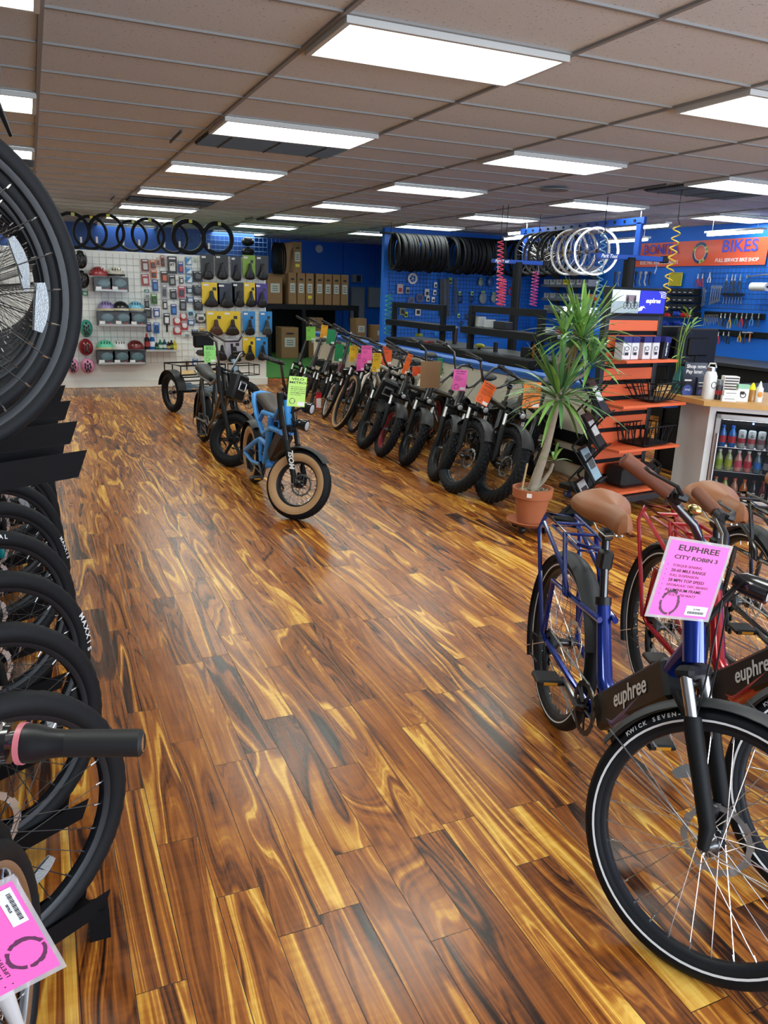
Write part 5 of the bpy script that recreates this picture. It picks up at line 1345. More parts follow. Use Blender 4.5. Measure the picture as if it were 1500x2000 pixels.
bench('black workbench with a hollow upper frame, further one at left', 5.9, 10.3, 12.9, .86, 1.46, 1.16, 11.1, 13.05)
bench('black workbench with a hollow upper frame, nearer one at right', 5.7, 8.1, 9.95, .88, 1.49, 1.20, 8.15, 9.95)


def drill(label, c, rz=0, s=1.):
    r = thing('cordless_drill', label, 'power tool', c, rz); m1 = cm('5a6a4a', .45); 
    b = M(); b.tube([(-.09 * s, 0, .20 * s), (.06 * s, 0, .20 * s)], .033 * s, m1, seg=12); b.tube([(-.03 * s, 0, .19 * s), (-.05 * s, 0, .05 * s)], [.026 * s, .02 * s], BLACK, seg=8); link('body', b.mesh('body'), r)
    b = M(); b.tube([(.06 * s, 0, .20 * s), (.13 * s, 0, .20 * s)], [.024 * s, .012 * s], BLACK, seg=10); link('chuck', b.mesh('chuck'), r)
    b = M(); b.box((-.045 * s, 0, .025 * s), (.13 * s, .08 * s, .05 * s), cm('a8b83a', .45), bev=.008); link('battery_pack', b.mesh('battery_pack'), r)


drill('green and black cordless drill standing on the further workbench', at_x(815, 657, 6.0) * 1, D(100))
c = at_x(888, 664, 6.1); b = M(); b.lathe([(.001, 0), (.035, 0), (.048, .24), (.048, .25), (.001, .25)], cm('3a2c26', .35), seg=16); b.lathe([(.05, .25), (.05, .275), (.001, .28)], cm('8a8f90', .3), seg=16)
tag(b.obj('tumbler', None, frame_at((c.x, c.y, .865))), 'brown travel tumbler standing at the end of the further workbench', 'cup')
for lb, px_, py_, w, h, col, zz in [('small red tool box lying on the further workbench', 838, 660, .16, .03, 'a04038', .865), ('white box on the nearer bench rail, left', 936, 636, .16, .14, 'c8ccc8', 1.20), ('second white box on the nearer bench rail', 956, 637, .12, .11, 'c0c4c4', 1.20), ('black tray of small tools on the nearer bench rail', 982, 636, .3, .10, '15171a', 1.20),
                               ('small dark speaker box on the nearer bench', 968, 680, .05, .13, '101215', .885), ('black round case on the nearer bench', 1033, 680, .2, .12, '0e1012', .885), ('orange spray can behind the nearer bench', 1046, 668, .05, .18, 'd06018', .885)]:
    c = at_x(px_, py_, 5.8)
    b = M(); b.box((0, 0, h / 2), (.12 if w > .1 else w, w, h), cm(col, .5), bev=.006); b.box((0, 0, h + .0005), (.06 if w > .1 else w * .6, w * .6, .002), cm('60666a', .5))
    tag(b.obj('tool_box' if 'tool' in lb else 'small_box', None, frame_at((5.8, c.y, zz))), lb, 'box')
c = at_x(938, 662, 5.8); b = M(); b.ell((0, 0, .05), (.05, .11, .03), cm('c8c832', .4), 14, 8); b.tube([(0, .02, 0), (0, 0, .05)], .02, BLACK); tag(b.obj('yellow_work_lamp', None, frame_at((5.8, c.y, .89))), 'yellow oval work lamp on the nearer bench', 'lamp')


def coil(name, label, a, c, rad, turns, col, th=.008, n=14, sway=.0):
    a, c = Vector(a), Vector(c); pts = []
    for i in range(turns * n + 1):
        t = i / (turns * n); p = a.lerp(c, t); q = 2 * pi * turns * t
        pts.append(p + Vector((rad * cos(q) + sway * sin(t * 5), rad * sin(q), 0)))
    b = M(); b.tube(pts, th, cm(col, .35), seg=5); b.tube([a + Vector((rad, 0, 0)), a + Vector((0, 0, .06)), Vector((a.x, a.y, CEIL))], .005, BLACK, seg=5)
    tag(b.obj(name), label, 'hose', None)


for lb, p0, p1, y, rad, turns, col in [('pink coiled air hose left of the black column', (978, 470), (975, 598), 9.6, .04, 16, 'e0506c'), ('second pink coil doubled beside it', (983, 545), (980, 596), 9.5, .045, 9, 'd8486a'), ('magenta coiled hose right of the black column', (1047, 530), (1041, 598), 10.2, .05, 11, 'c0408c'),
                                       ('green coiled hose at the edge of the workshop wall', (760, 575), (757, 655), 13.2, .06, 9, '2a9a6a'), ('pale blue coiled hose hanging from the blue gantry', (1180, 455), (1166, 612), 8.0, .035, 12, '5aa4d8'), ('yellow coiled hose hanging in front of the banner', (1323, 440), (1296, 605), 6.9, .04, 9, 'd8b83a')]:
    coil('coiled_hose', lb, at_y(*p0, y), at_y(*p1, y), rad, turns, col)

# repair stands with blue T bars
PTB = cm('1a4aa8', .4)
for lb, px_, y, w, zt in [('tall black repair stand column with blue lettered crossbar, left one', 1012, 9.9, .9, 0), ('tall black repair stand column with blue lettered crossbar, right one', 1231, 7.4, 1.0, 0)]:
    top = at_y(px_, 512 if px_ < 1100 else 503, y); r = thing('repair_stand', lb, 'repair stand', (top.x, top.y, 0)); h = top.z
    b = M(); b.box((0, 0, h / 2), (.11, .09, h), BLACKM, bev=.01); b.box((0, 0, h / 2), (.05, .11, h * .98), BLACK, bev=.01); link('column', b.mesh('column'), r)
    b = M(); b.box((0, 0, .01), (.6, .6, .02), BLACKM); link('base_plate', b.mesh('base_plate'), r)
    R_ = Matrix.Rotation(D(-6), 3, 'Z')
    b = M(); b.box((.02, 0, h), (w, .05, .055), PTB, bev=.005); b.box((w * .5, 0, h + .0), (.09, .07, .08), BLACK, bev=.01); link('crossbar', b.mesh('crossbar'), r)
    b = M(); add_text(b, 'Park Tool', PAPER, .055, FACE_Y((-w * .32, -.027, h)), bold=.03, shear=.25); link('lettering', b.mesh('lettering'), r)
    b = M()
    for s in (-1, 1): b.tube([(s * w * .38, 0, h - .02), (s * w * .38 + .02, 0, h - .10), (s * w * .38, 0, h - .16)], .006, STEEL, seg=6)
    link('hook', b.mesh('hook'), r)
# blue gantry and hanging wheels
r = thing('gantry_frame', 'blue painted hanging frame under the ceiling carrying loose wheels', 'frame', (7.5, 10, 2.2)); inv = Matrix.Translation((-7.5, -10, -2.2))
b = M(); b.box((7.5, 10.1, 2.655), (.05, 2.95, .09), PTB, bev=.005)
for i in range(14): b.box((7.47, 8.8 + i * .2, 2.66), (.02, .03, .03), BLACK)
link('beam', b.mesh('beam'), r, inv)
for y in (8.72, 11.42): b = M(); b.box((7.5, y, 2.40), (.05, .10, .47), PTB, bev=.005); link('post', b.mesh('post'), r, inv)
for y in (8.72, 11.42): b = M(); b.tube([(7.5, y, 2.69), (7.5, y, 2.80)], .01, STEEL, seg=6); link('hanger', b.mesh('hanger'), r, inv)
GREYR = mat('silver_rim', (.7, .7, .72), .25, metal=1)
WL = [(11.15, 70, 0, 'dark loose wheel at the left end of the gantry'), (10.95, 78, 0, 'second dark loose wheel on the gantry'), (10.75, 66, 0, 'third dark loose wheel on the gantry'), (10.55, 75, 0, 'loose wheel with yellow reflector on the gantry'), (10.35, 60, 0, 'dark wheel in the middle of the gantry'),
      (10.15, 72, 1, 'silver rimmed wheel in plastic on the gantry'), (9.95, 64, 1, 'silver rimmed wheel beside the wrapped one'), (9.72, 42, 1, 'bright silver wheel facing the front'), (9.5, 20, 1, 'bright silver wheel at the right end of the gantry')]
for y, a, sv, lb in WL:
    P_ = wheel_parts(.33, .018 if not sv else .013, spoke='s', nsp=24, rimc=GREYR if sv else None, disc=0)
    z = 2.60 - .33 + .02
    r = thing('bicycle_wheel', lb, 'wheel', (7.44, y, z), D(90 - a + 90), 'loose wheels on the gantry')
    link('rim', P_['_rim'], r); link('spokes', P_['spokes'], r); link('hub', P_['hub'], r)
    if not sv: link('tyre', P_['tyre'], r)
    else:
        b = M(); b.lathe([(.315, -.011), (.33, -.011), (.33, .011), (.315, .011)], GREYR, axis='Y', seg=48, closed=True); link('rim_edge', b.mesh('rim_edge'), r)
    if 'yellow' in lb: b = M(); b.box((-.18, -.02, .02), (.04, .01, .14), cm('d8c020', .3)); link('reflector', b.mesh('reflector'), r)

# suspended tube lights
TUBE = mat('tube_light_glow', (1, 1, 1), .4, emit=(.92, .97, 1), es=14)
for lb, p0, p1, x in [('hanging tube light in front of the banner at right', (1380, 459), (1491, 452), 9.1), ('hanging tube light above the middle of the banner', (1190, 449), (1306, 441), 8.4), ('lower hanging tube light left of the blue post', (1184, 474), (1266, 467), 9.0),
                      ('hanging tube light over the further workbench', (985, 467), (1047, 463), 8.4), ('small hanging tube light left of the gantry post', (993, 456), (1050, 453), 8.2)]:
    a, c = at_x(*p0, x), at_x(*p1, x); z = (a.z + c.z) / 2
    r = thing('tube_light', lb, 'light', (x, (a.y + c.y) / 2, z)); l = abs(a.y - c.y)
    b = M(); b.box((0, 0, .035), (.12, l, .03), cm('c0c4c8', .4), bev=.005); link('housing', b.mesh('housing'), r)
    b = M(); b.tube([(0, -l / 2 + .02, 0), (0, l / 2 - .02, 0)], .018, TUBE, seg=8); link('glowing_tube', b.mesh('glowing_tube'), r)
    b = M()
    for s in (-1, 1): b.tube([(0, s * l * .4, .05), (0, s * l * .4, CEIL - z)], .003, STEEL, seg=4)
    link('hanging_wire', b.mesh('hanging_wire'), r)

# banner
XB = XR - .02
r = thing('shop_banner', 'orange vinyl banner with blue letters and a ring logo high on the blue wall', 'banner', (XB, 10.1, 2.38)); inv = Matrix.Translation((-XB, -10.1, -2.38))
b = M(); b.grid(lambda u, v: Vector((XB - .012 - .006 * sin(u * 23) * (1 - v) - .004 * sin(u * 9 + v * 5), 11.62 - 2.88 * u, 2.59 - .39 * v)), 48, 8, cm('e25a38', .35)); link('banner_cloth', b.mesh('banner_cloth'), r, inv)
BL_ = cm('3b4ccf', .4)
b = M(); add_text(b, 'BONITA', BL_, .23, FACE_X((XB - .022, 10.93, 2.475)), bold=.012); add_text(b, 'BIKES', BL_, .25, FACE_X((XB - .022, 9.25, 2.475)) @ Matrix.Scale(1.15, 4, (1, 0, 0)), bold=.012)
add_text(b, 'FULL SERVICE BIKE SHOP', PAPER, .075, FACE_X((XB - .022, 9.28, 2.275)), bold=.02, shear=.1); add_text(b, 'ELECTRIC BIKE SPECIALISTS', PAPER, .075, FACE_X((XB - .022, 10.95, 2.265)), bold=.02, shear=.1)
link('lettering', b.mesh('lettering'), r, inv)
b = M(); o_ = Vector((XB - .02, 10.03, 2.40)); b.T = FACE_X(o_)
for i in range(24):
    a0, a1 = 2 * pi * i / 24, 2 * pi * (i + 1) / 24
    colr = '1c3a6a' if (i // 3) % 3 else ('5a8a4a' if i % 2 else 'c8b84a')
    b.add([(.165 * cos(a0), .165 * sin(a0), 0), (.165 * cos(a1), .165 * sin(a1), 0), (.115 * cos(a1), .115 * sin(a1), 0), (.115 * cos(a0), .115 * sin(a0), 0)], [(0, 1, 2, 3)], cm(colr, .4), False)
b.tube([(.115 * cos(a), .115 * sin(a), .002) for a in [2 * pi * i / 32 for i in range(32)]], .004, PAPER, closed=True, seg=5)
link('ring_logo', b.mesh('ring_logo'), r, inv)


# tool wall: grid, tools, strips
def tw(px_, py_, x=XR - .06): return at_x(px_, py_, x)


b = M()
for i in range(24): b.tube([(XR - .03, 8.2 + i * .076, 1.55), (XR - .03, 8.2 + i * .076, 2.16)], .0035, GK, seg=4, cap=False)
for i in range(9): b.tube([(XR - .034, 8.15, 1.555 + i * .076), (XR - .034, 9.98, 1.555 + i * .076)], .0035, GK, seg=4, cap=False)
tag(b.obj('wire_grid_panel'), 'black wire grid under the banner holding wrenches and pliers', 'wire grid')


def tool(nm, lb, px_, y0, y1, kind, col='8a9094', grp='hand tools on the blue wall', x=XR - .07):
    a, c = tw(px_, y0, x), tw(px_, y1, x); h = a.z - c.z
    b = M(); cmx = cm(col, .35); ST = STEEL
    if kind == 'wrench':
        b.box((0, 0, -h / 2), (.008, .018, h * .8), ST); b.lathe([(.012, 0), (.024, 0), (.024, .006), (.012, .006)], ST, (0, 0, -.02), 'X', 12, closed=True); b.box((0, .012, -h + .01), (.008, .012, .04), ST); b.box((0, -.012, -h + .01), (.008, .012, .04), ST)
    elif kind == 'pliers':
        b.tube([(0, .006, 0), (0, -.004, -h * .35)], [.004, .012], ST, seg=6); b.tube([(0, -.006, 0), (0, .004, -h * .35)], [.004, .012], ST, seg=6)
        b.tube([(0, 0, -h * .35), (0, .03, -h * .7), (0, .022, -h)], .009, cmx, seg=6); b.tube([(0, 0, -h * .35), (0, -.03, -h * .7), (0, -.022, -h)], .009, cmx, seg=6)
    elif kind == 'driver': b.tube([(0, 0, 0), (0, 0, -h * .4)], .012, cmx, seg=8); b.tube([(0, 0, -h * .4), (0, 0, -h)], .004, ST, seg=5)
    elif kind == 'hammer': b.tube([(0, 0, -.02), (0, 0, -h)], .011, cmx, seg=8); b.tube([(0, -.05, -.015), (0, .05, -.015)], .016, ST, seg=8)
    elif kind == 'lever': b.tube([(0, .02, 0), (0, 0, -h * .4), (0, .02, -h * .7), (0, -.02, -h)], .013, cmx, seg=6); b.ell((0, 0, -.02), (.02, .03, .03), cmx, 8, 6)
    elif kind == 'allen': b.tube([(0, .02, 0), (0, 0, 0), (0, 0, -h)], .004, ST, seg=5)
    o = b.obj(nm, None, frame_at(a)); tag(o, lb, 'tool', grp)


for i, px_ in enumerate((1364, 1373)): tool('pliers', 'pliers with red handles at the left of the grid, %s' % ('left one' if i == 0 else 'right one'), px_, 535, 560, 'pliers', 'a03030')
tool('caliper', 'silver caliper tool at the top of the grid', 1387, 532, 552, 'pliers', 'c8c8c8')
tool('cone_wrench', 'long silver ring spanner low at the left of the grid', 1375, 562, 598, 'wrench'); tool('cone_wrench', 'second long silver spanner beside it', 1378, 566, 596, 'wrench')
for i in range(5): tool('combination_wrench', 'combination wrench in the fan of five on the grid, %s from the left' % ords[i], 1391 + i * 4.3, 558, 594 - i * 1.5, 'wrench', grp='fan of combination wrenches')
for i, px_ in enumerate((1421, 1431, 1437, 1447)): tool('large_pliers', 'dark pliers in the upper row of the grid, %s from the left' % ords[i], px_, 536, 570, 'pliers', '3a4046')
for i in range(7): tool('screwdriver', 'black screwdriver in the hanging rack, %s from the left' % ords[i], 1415 + i * 5.8, 571, 594, 'driver', '14161a', 'screwdrivers in the rack')
a, c = tw(1411, 575), tw(1453, 575); b = M(); b.box((XR - .06, (a.y + c.y) / 2, a.z), (.05, abs(a.y - c.y), .02), BLACK); tag(b.obj('screwdriver_rack'), 'narrow black rack holding seven screwdrivers', 'rack')
a, c = tw(1460, 540), tw(1500, 536); b = M(); b.tube([a, c], .011, STEEL, seg=8); b.box(a, (.02, .03, .05), STEEL); tag(b.obj('torque_wrench'), 'long chrome torque wrench lying across the top of the grid', 'tool')
for lb, px0, px1, py_, z_, nm in [('upper black magnetic strip with a row of pliers', 1376, 1494, 616, 0, 'tool_strip'), ('lower black tool strip full of cutters', 1391, 1500, 652, 0, 'tool_strip')]:
    a, c = tw(px0, py_, XR - .03), tw(px1, py_, XR - .03); b = M(); b.box((XR - .03, (a.y + c.y) / 2, (a.z + c.z) / 2), (.03, abs(a.y - c.y), .09), BLACKM, bev=.005); tag(b.obj(nm), lb, 'tool strip')
for i in range(9): tool('hex_key', 'silver hex key of the graded set, %s from the left' % (ords + ['eighth', 'ninth'])[i], 1377 + i * 3.2, 615, 637 - (i % 3) * 2 - i * .6, 'allen', grp='graded hex keys')
for i, (px_, col, cn) in enumerate([(1409, '4a5056', 'grey-handled'), (1417, '20242a', 'black-handled'), (1427, 'c8a030', 'yellow-handled'), (1440, '2a6a5a', 'teal-handled'), (1450, 'c03030', 'red-handled'), (1459, '20242a', 'black-handled'), (1470, '6090c0', 'blue-handled'), (1483, '3a4046', 'dark')]):
    tool('pliers', '%s pliers on the upper black strip, %s of eight from the left' % (cn, (ords + ['eighth'])[i]), px_, 612, 636 + (i % 3) * 3, 'pliers', col, 'pliers on the upper strip')
for i, (px_, col, cn, kd) in enumerate([(1396, '20242a', 'black-handled', 'pliers'), (1404, 'c83030', 'red-handled', 'pliers'), (1414, '20242a', 'black', 'pliers'), (1424, '16181c', 'dark', 'pliers'), (1446, 'd8a020', 'orange-handled', 'pliers'), (1456, '3a3030', 'dark', 'hammer'), (1466, 'd07830', 'wooden-handled', 'hammer')]):
    tool('pliers' if kd == 'pliers' else 'hammer', '%s %s on the lower strip, %s of seven from the left' % (cn, kd, ords[i]), px_, 648, 668 + (i % 2) * 4, kd, col, 'tools on the lower strip')
for i, px_ in enumerate((1202, 1210, 1219, 1243, 1252, 1262, 1270)):
    tool('brake_lever', 'spare brake lever hanging left of the yellow tray, %s from the left' % ords[i], px_, 531, 558, 'lever', ['2a2c30', '8a8f94', '3a3d42', '15171a', '9aa0a6', 'c8c8cc', '25282c'][i], 'brake levers on the blue wall')
# yellow tray and drawer cabinets
a, c = tw(1307, 533), tw(1328, 558); b = M(); b.box((XR - .03, (a.y + c.y) / 2, (a.z + c.z) / 2), (.02, abs(a.y - c.y), a.z - c.z), cm('b8b020', .4), bev=.01)
b.tube([(XR - .045, a.y, a.z), (XR - .045, c.y, a.z), (XR - .045, c.y, c.z), (XR - .045, a.y, c.z)], .008, cm('d8d030', .4), closed=True, seg=6); tag(b.obj('yellow_tray'), 'yellow plastic tray leaning on the blue wall below the banner', 'tray')
for row in range(4):
    a, c = tw(1296, 563 + row * 14.5, XR - .15), tw(1359, 561 + row * 14.5, XR - .15)
    r = thing('drawer_cabinet', 'black cabinet of small parts drawers, %s of four from the top' % ords[row], 'drawers', (XR - .1, (a.y + c.y) / 2, a.z - .05)); l = abs(a.y - c.y)
    b = M(); b.box((0, 0, -.0), (.16, l, .105), BLACKM, bev=.004); link('housing', b.mesh('housing'), r)
    for k in range(6):
        b = M(); b.box((-.085, -l / 2 + l * (k + .5) / 6, .0), (.012, l / 6.6, .085), cm('23272c', .3), bev=.003); b.box((-.094, -l / 2 + l * (k + .5) / 6, -.01), (.008, l / 14, .014), cm('b8bcc0', .4)); link('drawer', b.mesh('drawer'), r)
for i, (px_, py_, col, cn) in enumerate([(1308, 617, 'c81e20', 'red bin left of the plant stem'), (1343, 617, 'c81e20', 'red bin right of the plant stem'), (1328, 614, '2a4ac0', 'blue bin between the red ones'), (1305, 633, '2440b0', 'blue bin lower left'), (1330, 632, '2440b0', 'blue bin lower middle')]):
    c = tw(px_, py_, XR - .14); b = M(); b.box((0, 0, 0), (.16, .16, .05), cm(col, .35), bev=.01); b.box((-.085, 0, .02), (.02, .14, .05), cm(col, .35), bev=.006)
    tag(b.obj('parts_bin', None, frame_at(c)), cn + ' under the drawer cabinets', 'bin', 'coloured parts bins')
r = thing('wall_shelf', 'short grey shelf under the drawer cabinets for coloured bins', 'shelf', (XR - .14, tw(1325, 628).y, tw(1325, 640, XR - .14).z)); b = M(); b.box((0, 0, 0), (.22, 1.0, .015), GREYM); b.box((0, 0, .17), (.22, 1.0, .015), GREYM); link('board', b.mesh('board'), r)
# bin shelves
SBX = XR - .20
for row, (py0, n) in enumerate([(527, 4), (552, 7), (579, 7), (604, 8)]):
    a, c = tw(1072, py0 + 3, SBX), tw(1163, py0 + 9, SBX); z = (a.z + c.z) / 2 - .02
    r = thing('steel_shelf', 'grey steel shelf of small bins on the blue wall, %s of four from the top' % ords[row], 'shelf', (SBX, (a.y + c.y) / 2, z)); l = abs(a.y - c.y)
    b = M(); b.box((0, 0, 0), (.36, l, .02), GREYM); b.box((-.18, 0, .01), (.01, l, .05), cm('5a6066', .4)); link('board', b.mesh('board'), r)
    for s in (-.4, 0, .4): b = M(); b.poly([(.17, s * l, -.12), (.17, s * l, 0), (-.15, s * l, 0)], GREYM, .01, (0, 1, 0)); link('bracket', b.mesh('bracket'), r)
    for k in range(n):
        y = (a.y + c.y) / 2 + l / 2 - .1 - k * (l - .2) / max(1, n - 1)
        col = 'aab0b4' if (k + row) % 4 else ('6a8090' if row != 1 else 'd0c040'); 
        if k == n - 1 and row == 2: col = 'e0641a'
        r2 = thing('storage_bin', '%s open-front bin on the %s steel shelf, %s from the left' % ({'aab0b4': 'pale', '6a8090': 'bluish', 'd0c040': 'yellow', 'e0641a': 'orange'}[col], ords[row], (ords + ['eighth'])[k]), 'bin', (SBX - .02, y, z + .012), group='bins on the steel shelves')
        b = M(); w = .062; b.T = None
        cc = cm(col, .35); b.box((0, 0, .005), (.26, w * 2, .01), cc); b.box((0, w, .06), (.26, .006, .12), cc); b.box((0, -w, .06), (.26, .006, .12), cc); b.box((-.13, 0, .03), (.006, w * 2, .06), cc); b.box((.13, 0, .06), (.006, w * 2, .12), cc)
        link('bin', b.mesh('bin'), r2)
        b = M(); b.box((.0, 0, .03), (.2, w * 1.7, .04), cm(['4a4e52', '7a7468', '8a8f94', '303438'][(k + row) % 4], .5, bump=1, bscale=60)); link('contents', b.mesh('contents'), r2)
# desk area lit under the bin shelves
b = M(); a = tw(1125, 660, XR - .35); b.box((XR - .36, a.y, a.z), (.66, 2.4, .05), cm('9aa4ac', .4)); 
for yy in (-1.1, 1.1): b.box((XR - .6, a.y + yy, a.z / 2), (.05, .05, a.z), BLACKM)
tag(b.obj('side_bench'), 'pale side bench under the steel bin shelves', 'bench')
zb = a.z + .03
for i, (px_, col, lb) in enumerate([(1098, 'c82838', 'red parts bin on the side bench, left'), (1110, '2a50c0', 'blue parts bin on the side bench between the red ones'), (1133, 'c83030', 'red parts bin on the side bench, right'), (1068, 'd8dcdc', 'small white box at the left end of the side bench')]):
    c = tw(px_, 650, XR - .3); b = M(); b.box((0, 0, .06), (.16, .18, .12), cm(col, .35), bev=.01); b.box((-.02, 0, .121), (.1, .13, .004), INK)
    tag(b.obj('parts_bin', None, frame_at((XR - .3, c.y, zb))), lb, 'bin')

area('bench_lamp_light', (XR - .35, a.y, zb + .5), (0, 0, 0), .1, .9, 22, (.85, .93, 1))
r = thing('under_shelf_lamp', 'slim lamp strip under the lowest steel bin shelf', 'light', (XR - .33, a.y, zb + .53)); b = M(); b.box((0, 0, 0), (.06, 1.0, .02), mat('lamp_strip_glow', (1, 1, 1), .4, emit=(.8, .9, 1), es=1.6)); link('glowing_tube', b.mesh('glowing_tube'), r)
# paper towel, monitors, register bench
c = tw(1468, 560, XR - .2); b = M(); b.lathe([(.02, 0), (.06, 0), (.06, -.28), (.02, -.28)], PAPER, (0, 0, 0), 'Y', 20, closed=True); b.tube([(0, .03, 0), (0, -.32, 0)], .012, BLACK)
tag(b.obj('paper_towel_roll', None, frame_at(c)), 'white paper towel roll on a holder at the right edge', 'paper roll')
r = thing('register_desk', 'black desk behind the counter with monitors on it', 'desk', (6.5, 5.75, 0)); b = M(); b.box((0, 0, .80), (2.0, .7, .05), BLACKM, bev=.01); b.box((0, .3, .4), (1.5, .04, .78), BLACKM); link('desk_top', b.mesh('desk_top'), r)
for sx in (-.7, .7): b = M(); b.box((sx, 0, .39), (.06, .6, .78), BLACKM); link('leg', b.mesh('leg'), r)
for lb, x0, x1, y0, y1, yy in [('black monitor seen from behind, large one behind the bamboo', 1325, 1392, 641, 712, 5.7), ('smaller black monitor beside the orange rack', 1291, 1326, 636, 716, 5.9)]:
    a, c = at_y(x0, y0, yy), at_y(x1, y1, yy); w, h = c.x - a.x, a.z - c.z; cx_ = (a.x + c.x) / 2
    r = thing('monitor', lb, 'monitor', (cx_, yy, .825)); zc = (a.z + c.z) / 2 - .825
    b = M(); b.box((0, 0, zc), (w, .04, h), BLACK, bev=.01); b.box((0, -.03, zc), (w * .5, .03, h * .5), BLACK, bev=.012); link('screen_back', b.mesh('screen_back'), r)
    b = M(); b.tube([(0, 0, .0), (0, -.02, zc)], .02, BLACKM); b.box((0, 0, .008), (.22, .18, .016), BLACKM, bev=.004); link('stand', b.mesh('stand'), r)
b = M(); b.box((8.75, 7.9, .42), (.9, 4.2, .84), BLACKM, bev=.01); b.box((8.75, 7.9, .86), (1.0, 4.3, .04), cm('1c2024', .5)); tag(b.obj('long_workbench'), 'long black workbench running below the tool wall', 'workbench')
# ================================================================ counter, fridge, orange rack, plants
def ppm(P): return F_PX / ((Vector(P) - Vector((0, 0, EYE))).dot(fwd))


WOODT = mat('butcher_block', hexc('c79a5c'), .45, var=.18, vscale=9)
cdir = Vector((.707, -.707, 0)); cn = Vector((.707, .707, 0))
A = Vector((5.02, 4.74, 0)); CT = .85
r = thing('service_counter', 'white angled service counter with wooden top at right', 'counter', A); inv = Matrix.Translation(-A)
FR0, FRW, FRD, FRH = A + cdir * .055, .52, .48, .775
b = M()
B1 = A + Vector((.10, .42, 0)); E1 = A + cdir * 1.5
pw = cm('e4e8ea', .5)
# body with a bay for the fridge
b.poly([A, B1, B1 + Vector((0, 0, CT)), A + Vector((0, 0, CT))], pw, .03, (1, -.2, 0))
f1, f2 = FR0 - cdir * .005, FR0 + cdir * (FRW + .005)
for p0, p1, z0, z1 in [(A, f1, 0, CT), (f1, f2, FRH + .015, CT), (f2, E1, 0, CT)]:
    b.poly([p0 + Vector((0, 0, z0)), p1 + Vector((0, 0, z0)), p1 + Vector((0, 0, z1)), p0 + Vector((0, 0, z1))], pw, .03, cn)
b.poly([f1 + cn * .55, f2 + cn * .55, f2 + cn * .55 + Vector((0, 0, CT)), f1 + cn * .55 + Vector((0, 0, CT))], pw, .03, cn)
link('body', b.mesh('body'), r, inv)
b = M(); zt = CT
pts = [Vector((4.84, 4.64, zt)), Vector((4.84, 4.64, zt)) + cdir * 1.6, Vector((4.84, 4.64, zt)) + cdir * 1.6 + cn * .8, Vector((5.75, 5.25, zt)), Vector((5.30, 5.65, zt)), Vector((4.88, 5.25, zt))]
b.poly(pts, WOODT, .04, (0, 0, 1)); link('countertop', b.mesh('countertop'), r, inv)
b = M(); b.box((4.965, 5.2, .80), (.16, .16, .08), cm('1b4f9a', .5)); link('corner_block', b.mesh('corner_block'), r, inv)
ZT = CT + .04
# fridge
T = basis(FR0, cdir, cn)   # x right, y inwards, z up
T = Matrix(((cdir.x, cn.x, 0, FR0.x), (cdir.y, cn.y, 0, FR0.y), (0, 0, 1, 0), (0, 0, 0, 1)))
r = thing('beverage_fridge', 'glass-door beverage fridge with steel frame built into the counter', 'fridge', mw=T)
ST2 = mat('satin_steel', (.55, .56, .57), .32, metal=1)
z0 = .035; H = FRH
b = M(); DK = cm('0c0e12', .4)
b.box((FRW / 2, FRD, (z0 + H) / 2), (FRW, .02, H - z0), DK); b.box((.01, FRD / 2 + .03, (z0 + H) / 2), (.02, FRD - .06, H - z0), DK); b.box((FRW - .01, FRD / 2 + .03, (z0 + H) / 2), (.02, FRD - .06, H - z0), DK)
b.box((FRW / 2, FRD / 2, H - .01), (FRW, FRD - .03, .02), DK); b.box((FRW / 2, FRD / 2, z0 + .01), (FRW, FRD - .03, .02), DK); link('cabinet', b.mesh('cabinet'), r)
b = M(); t = .042
b.box((t / 2, .0, (z0 + H) / 2), (t, .035, H - z0), ST2, bev=.004); b.box((FRW - t / 2, .0, (z0 + H) / 2), (t, .035, H - z0), ST2, bev=.004)
b.box((FRW / 2, .0, H - t / 2), (FRW, .035, t), ST2, bev=.004); b.box((FRW / 2, .0, z0 + t / 2), (FRW, .035, t), ST2, bev=.004); dr = link('door', b.mesh('door'), r)
b = M(); b.box((FRW / 2, .005, (z0 + H) / 2), (FRW - 2 * t, .006, H - z0 - 2 * t), mat('fridge_glass', (.02, .03, .04), .03, alpha=.22)); link('glass_pane', b.mesh('glass_pane'), dr)
b = M(); b.tube([(.03, -.045, H - .16), (.03, -.045, .16)], .009, ST2); b.tube([(.03, -.045, H - .17), (.03, 0, H - .17)], .006, ST2); b.tube([(.03, -.045, .17), (.03, 0, .17)], .006, ST2); link('handle', b.mesh('handle'), dr)
b = M(); b.box((FRW / 2, .03, H - .065), (FRW - .06, .03, .03), DK); b.ell((FRW * .55, .012, H - .065), (.007, .004, .007), mat('blue_led', (.1, .2, 1), .3, emit=(.1, .25, 1), es=30), 8, 6); link('control_strip', b.mesh('control_strip'), r)
for sx in (.05, FRW - .05): b = M(); b.tube([(sx, .06, 0), (sx, .06, z0 + .01)], .012, STEEL); link('foot', b.mesh('foot'), r)
b = M()
for zz in (.292, .492):
    for k in range(9): b.tube([(.02, .05 + k * .045, zz), (FRW - .02, .05 + k * .045, zz)], .0025, STEEL, seg=4)
link('wire_shelf', b.mesh('wire_shelf'), r)
fl = bpy.data.lights.new('fridge_lamp_light', 'AREA'); fl.shape = 'RECTANGLE'; fl.size = .4; fl.size_y = .04; fl.energy = 1.1; fl.color = (.85, .93, 1)
fo = bpy.data.objects.new('fridge_lamp_light', fl); COL.objects.link(fo); fo.matrix_world = T @ Matrix.Translation((FRW / 2, .07, H - .03)) @ Matrix.Rotation(-.35, 4, 'X')
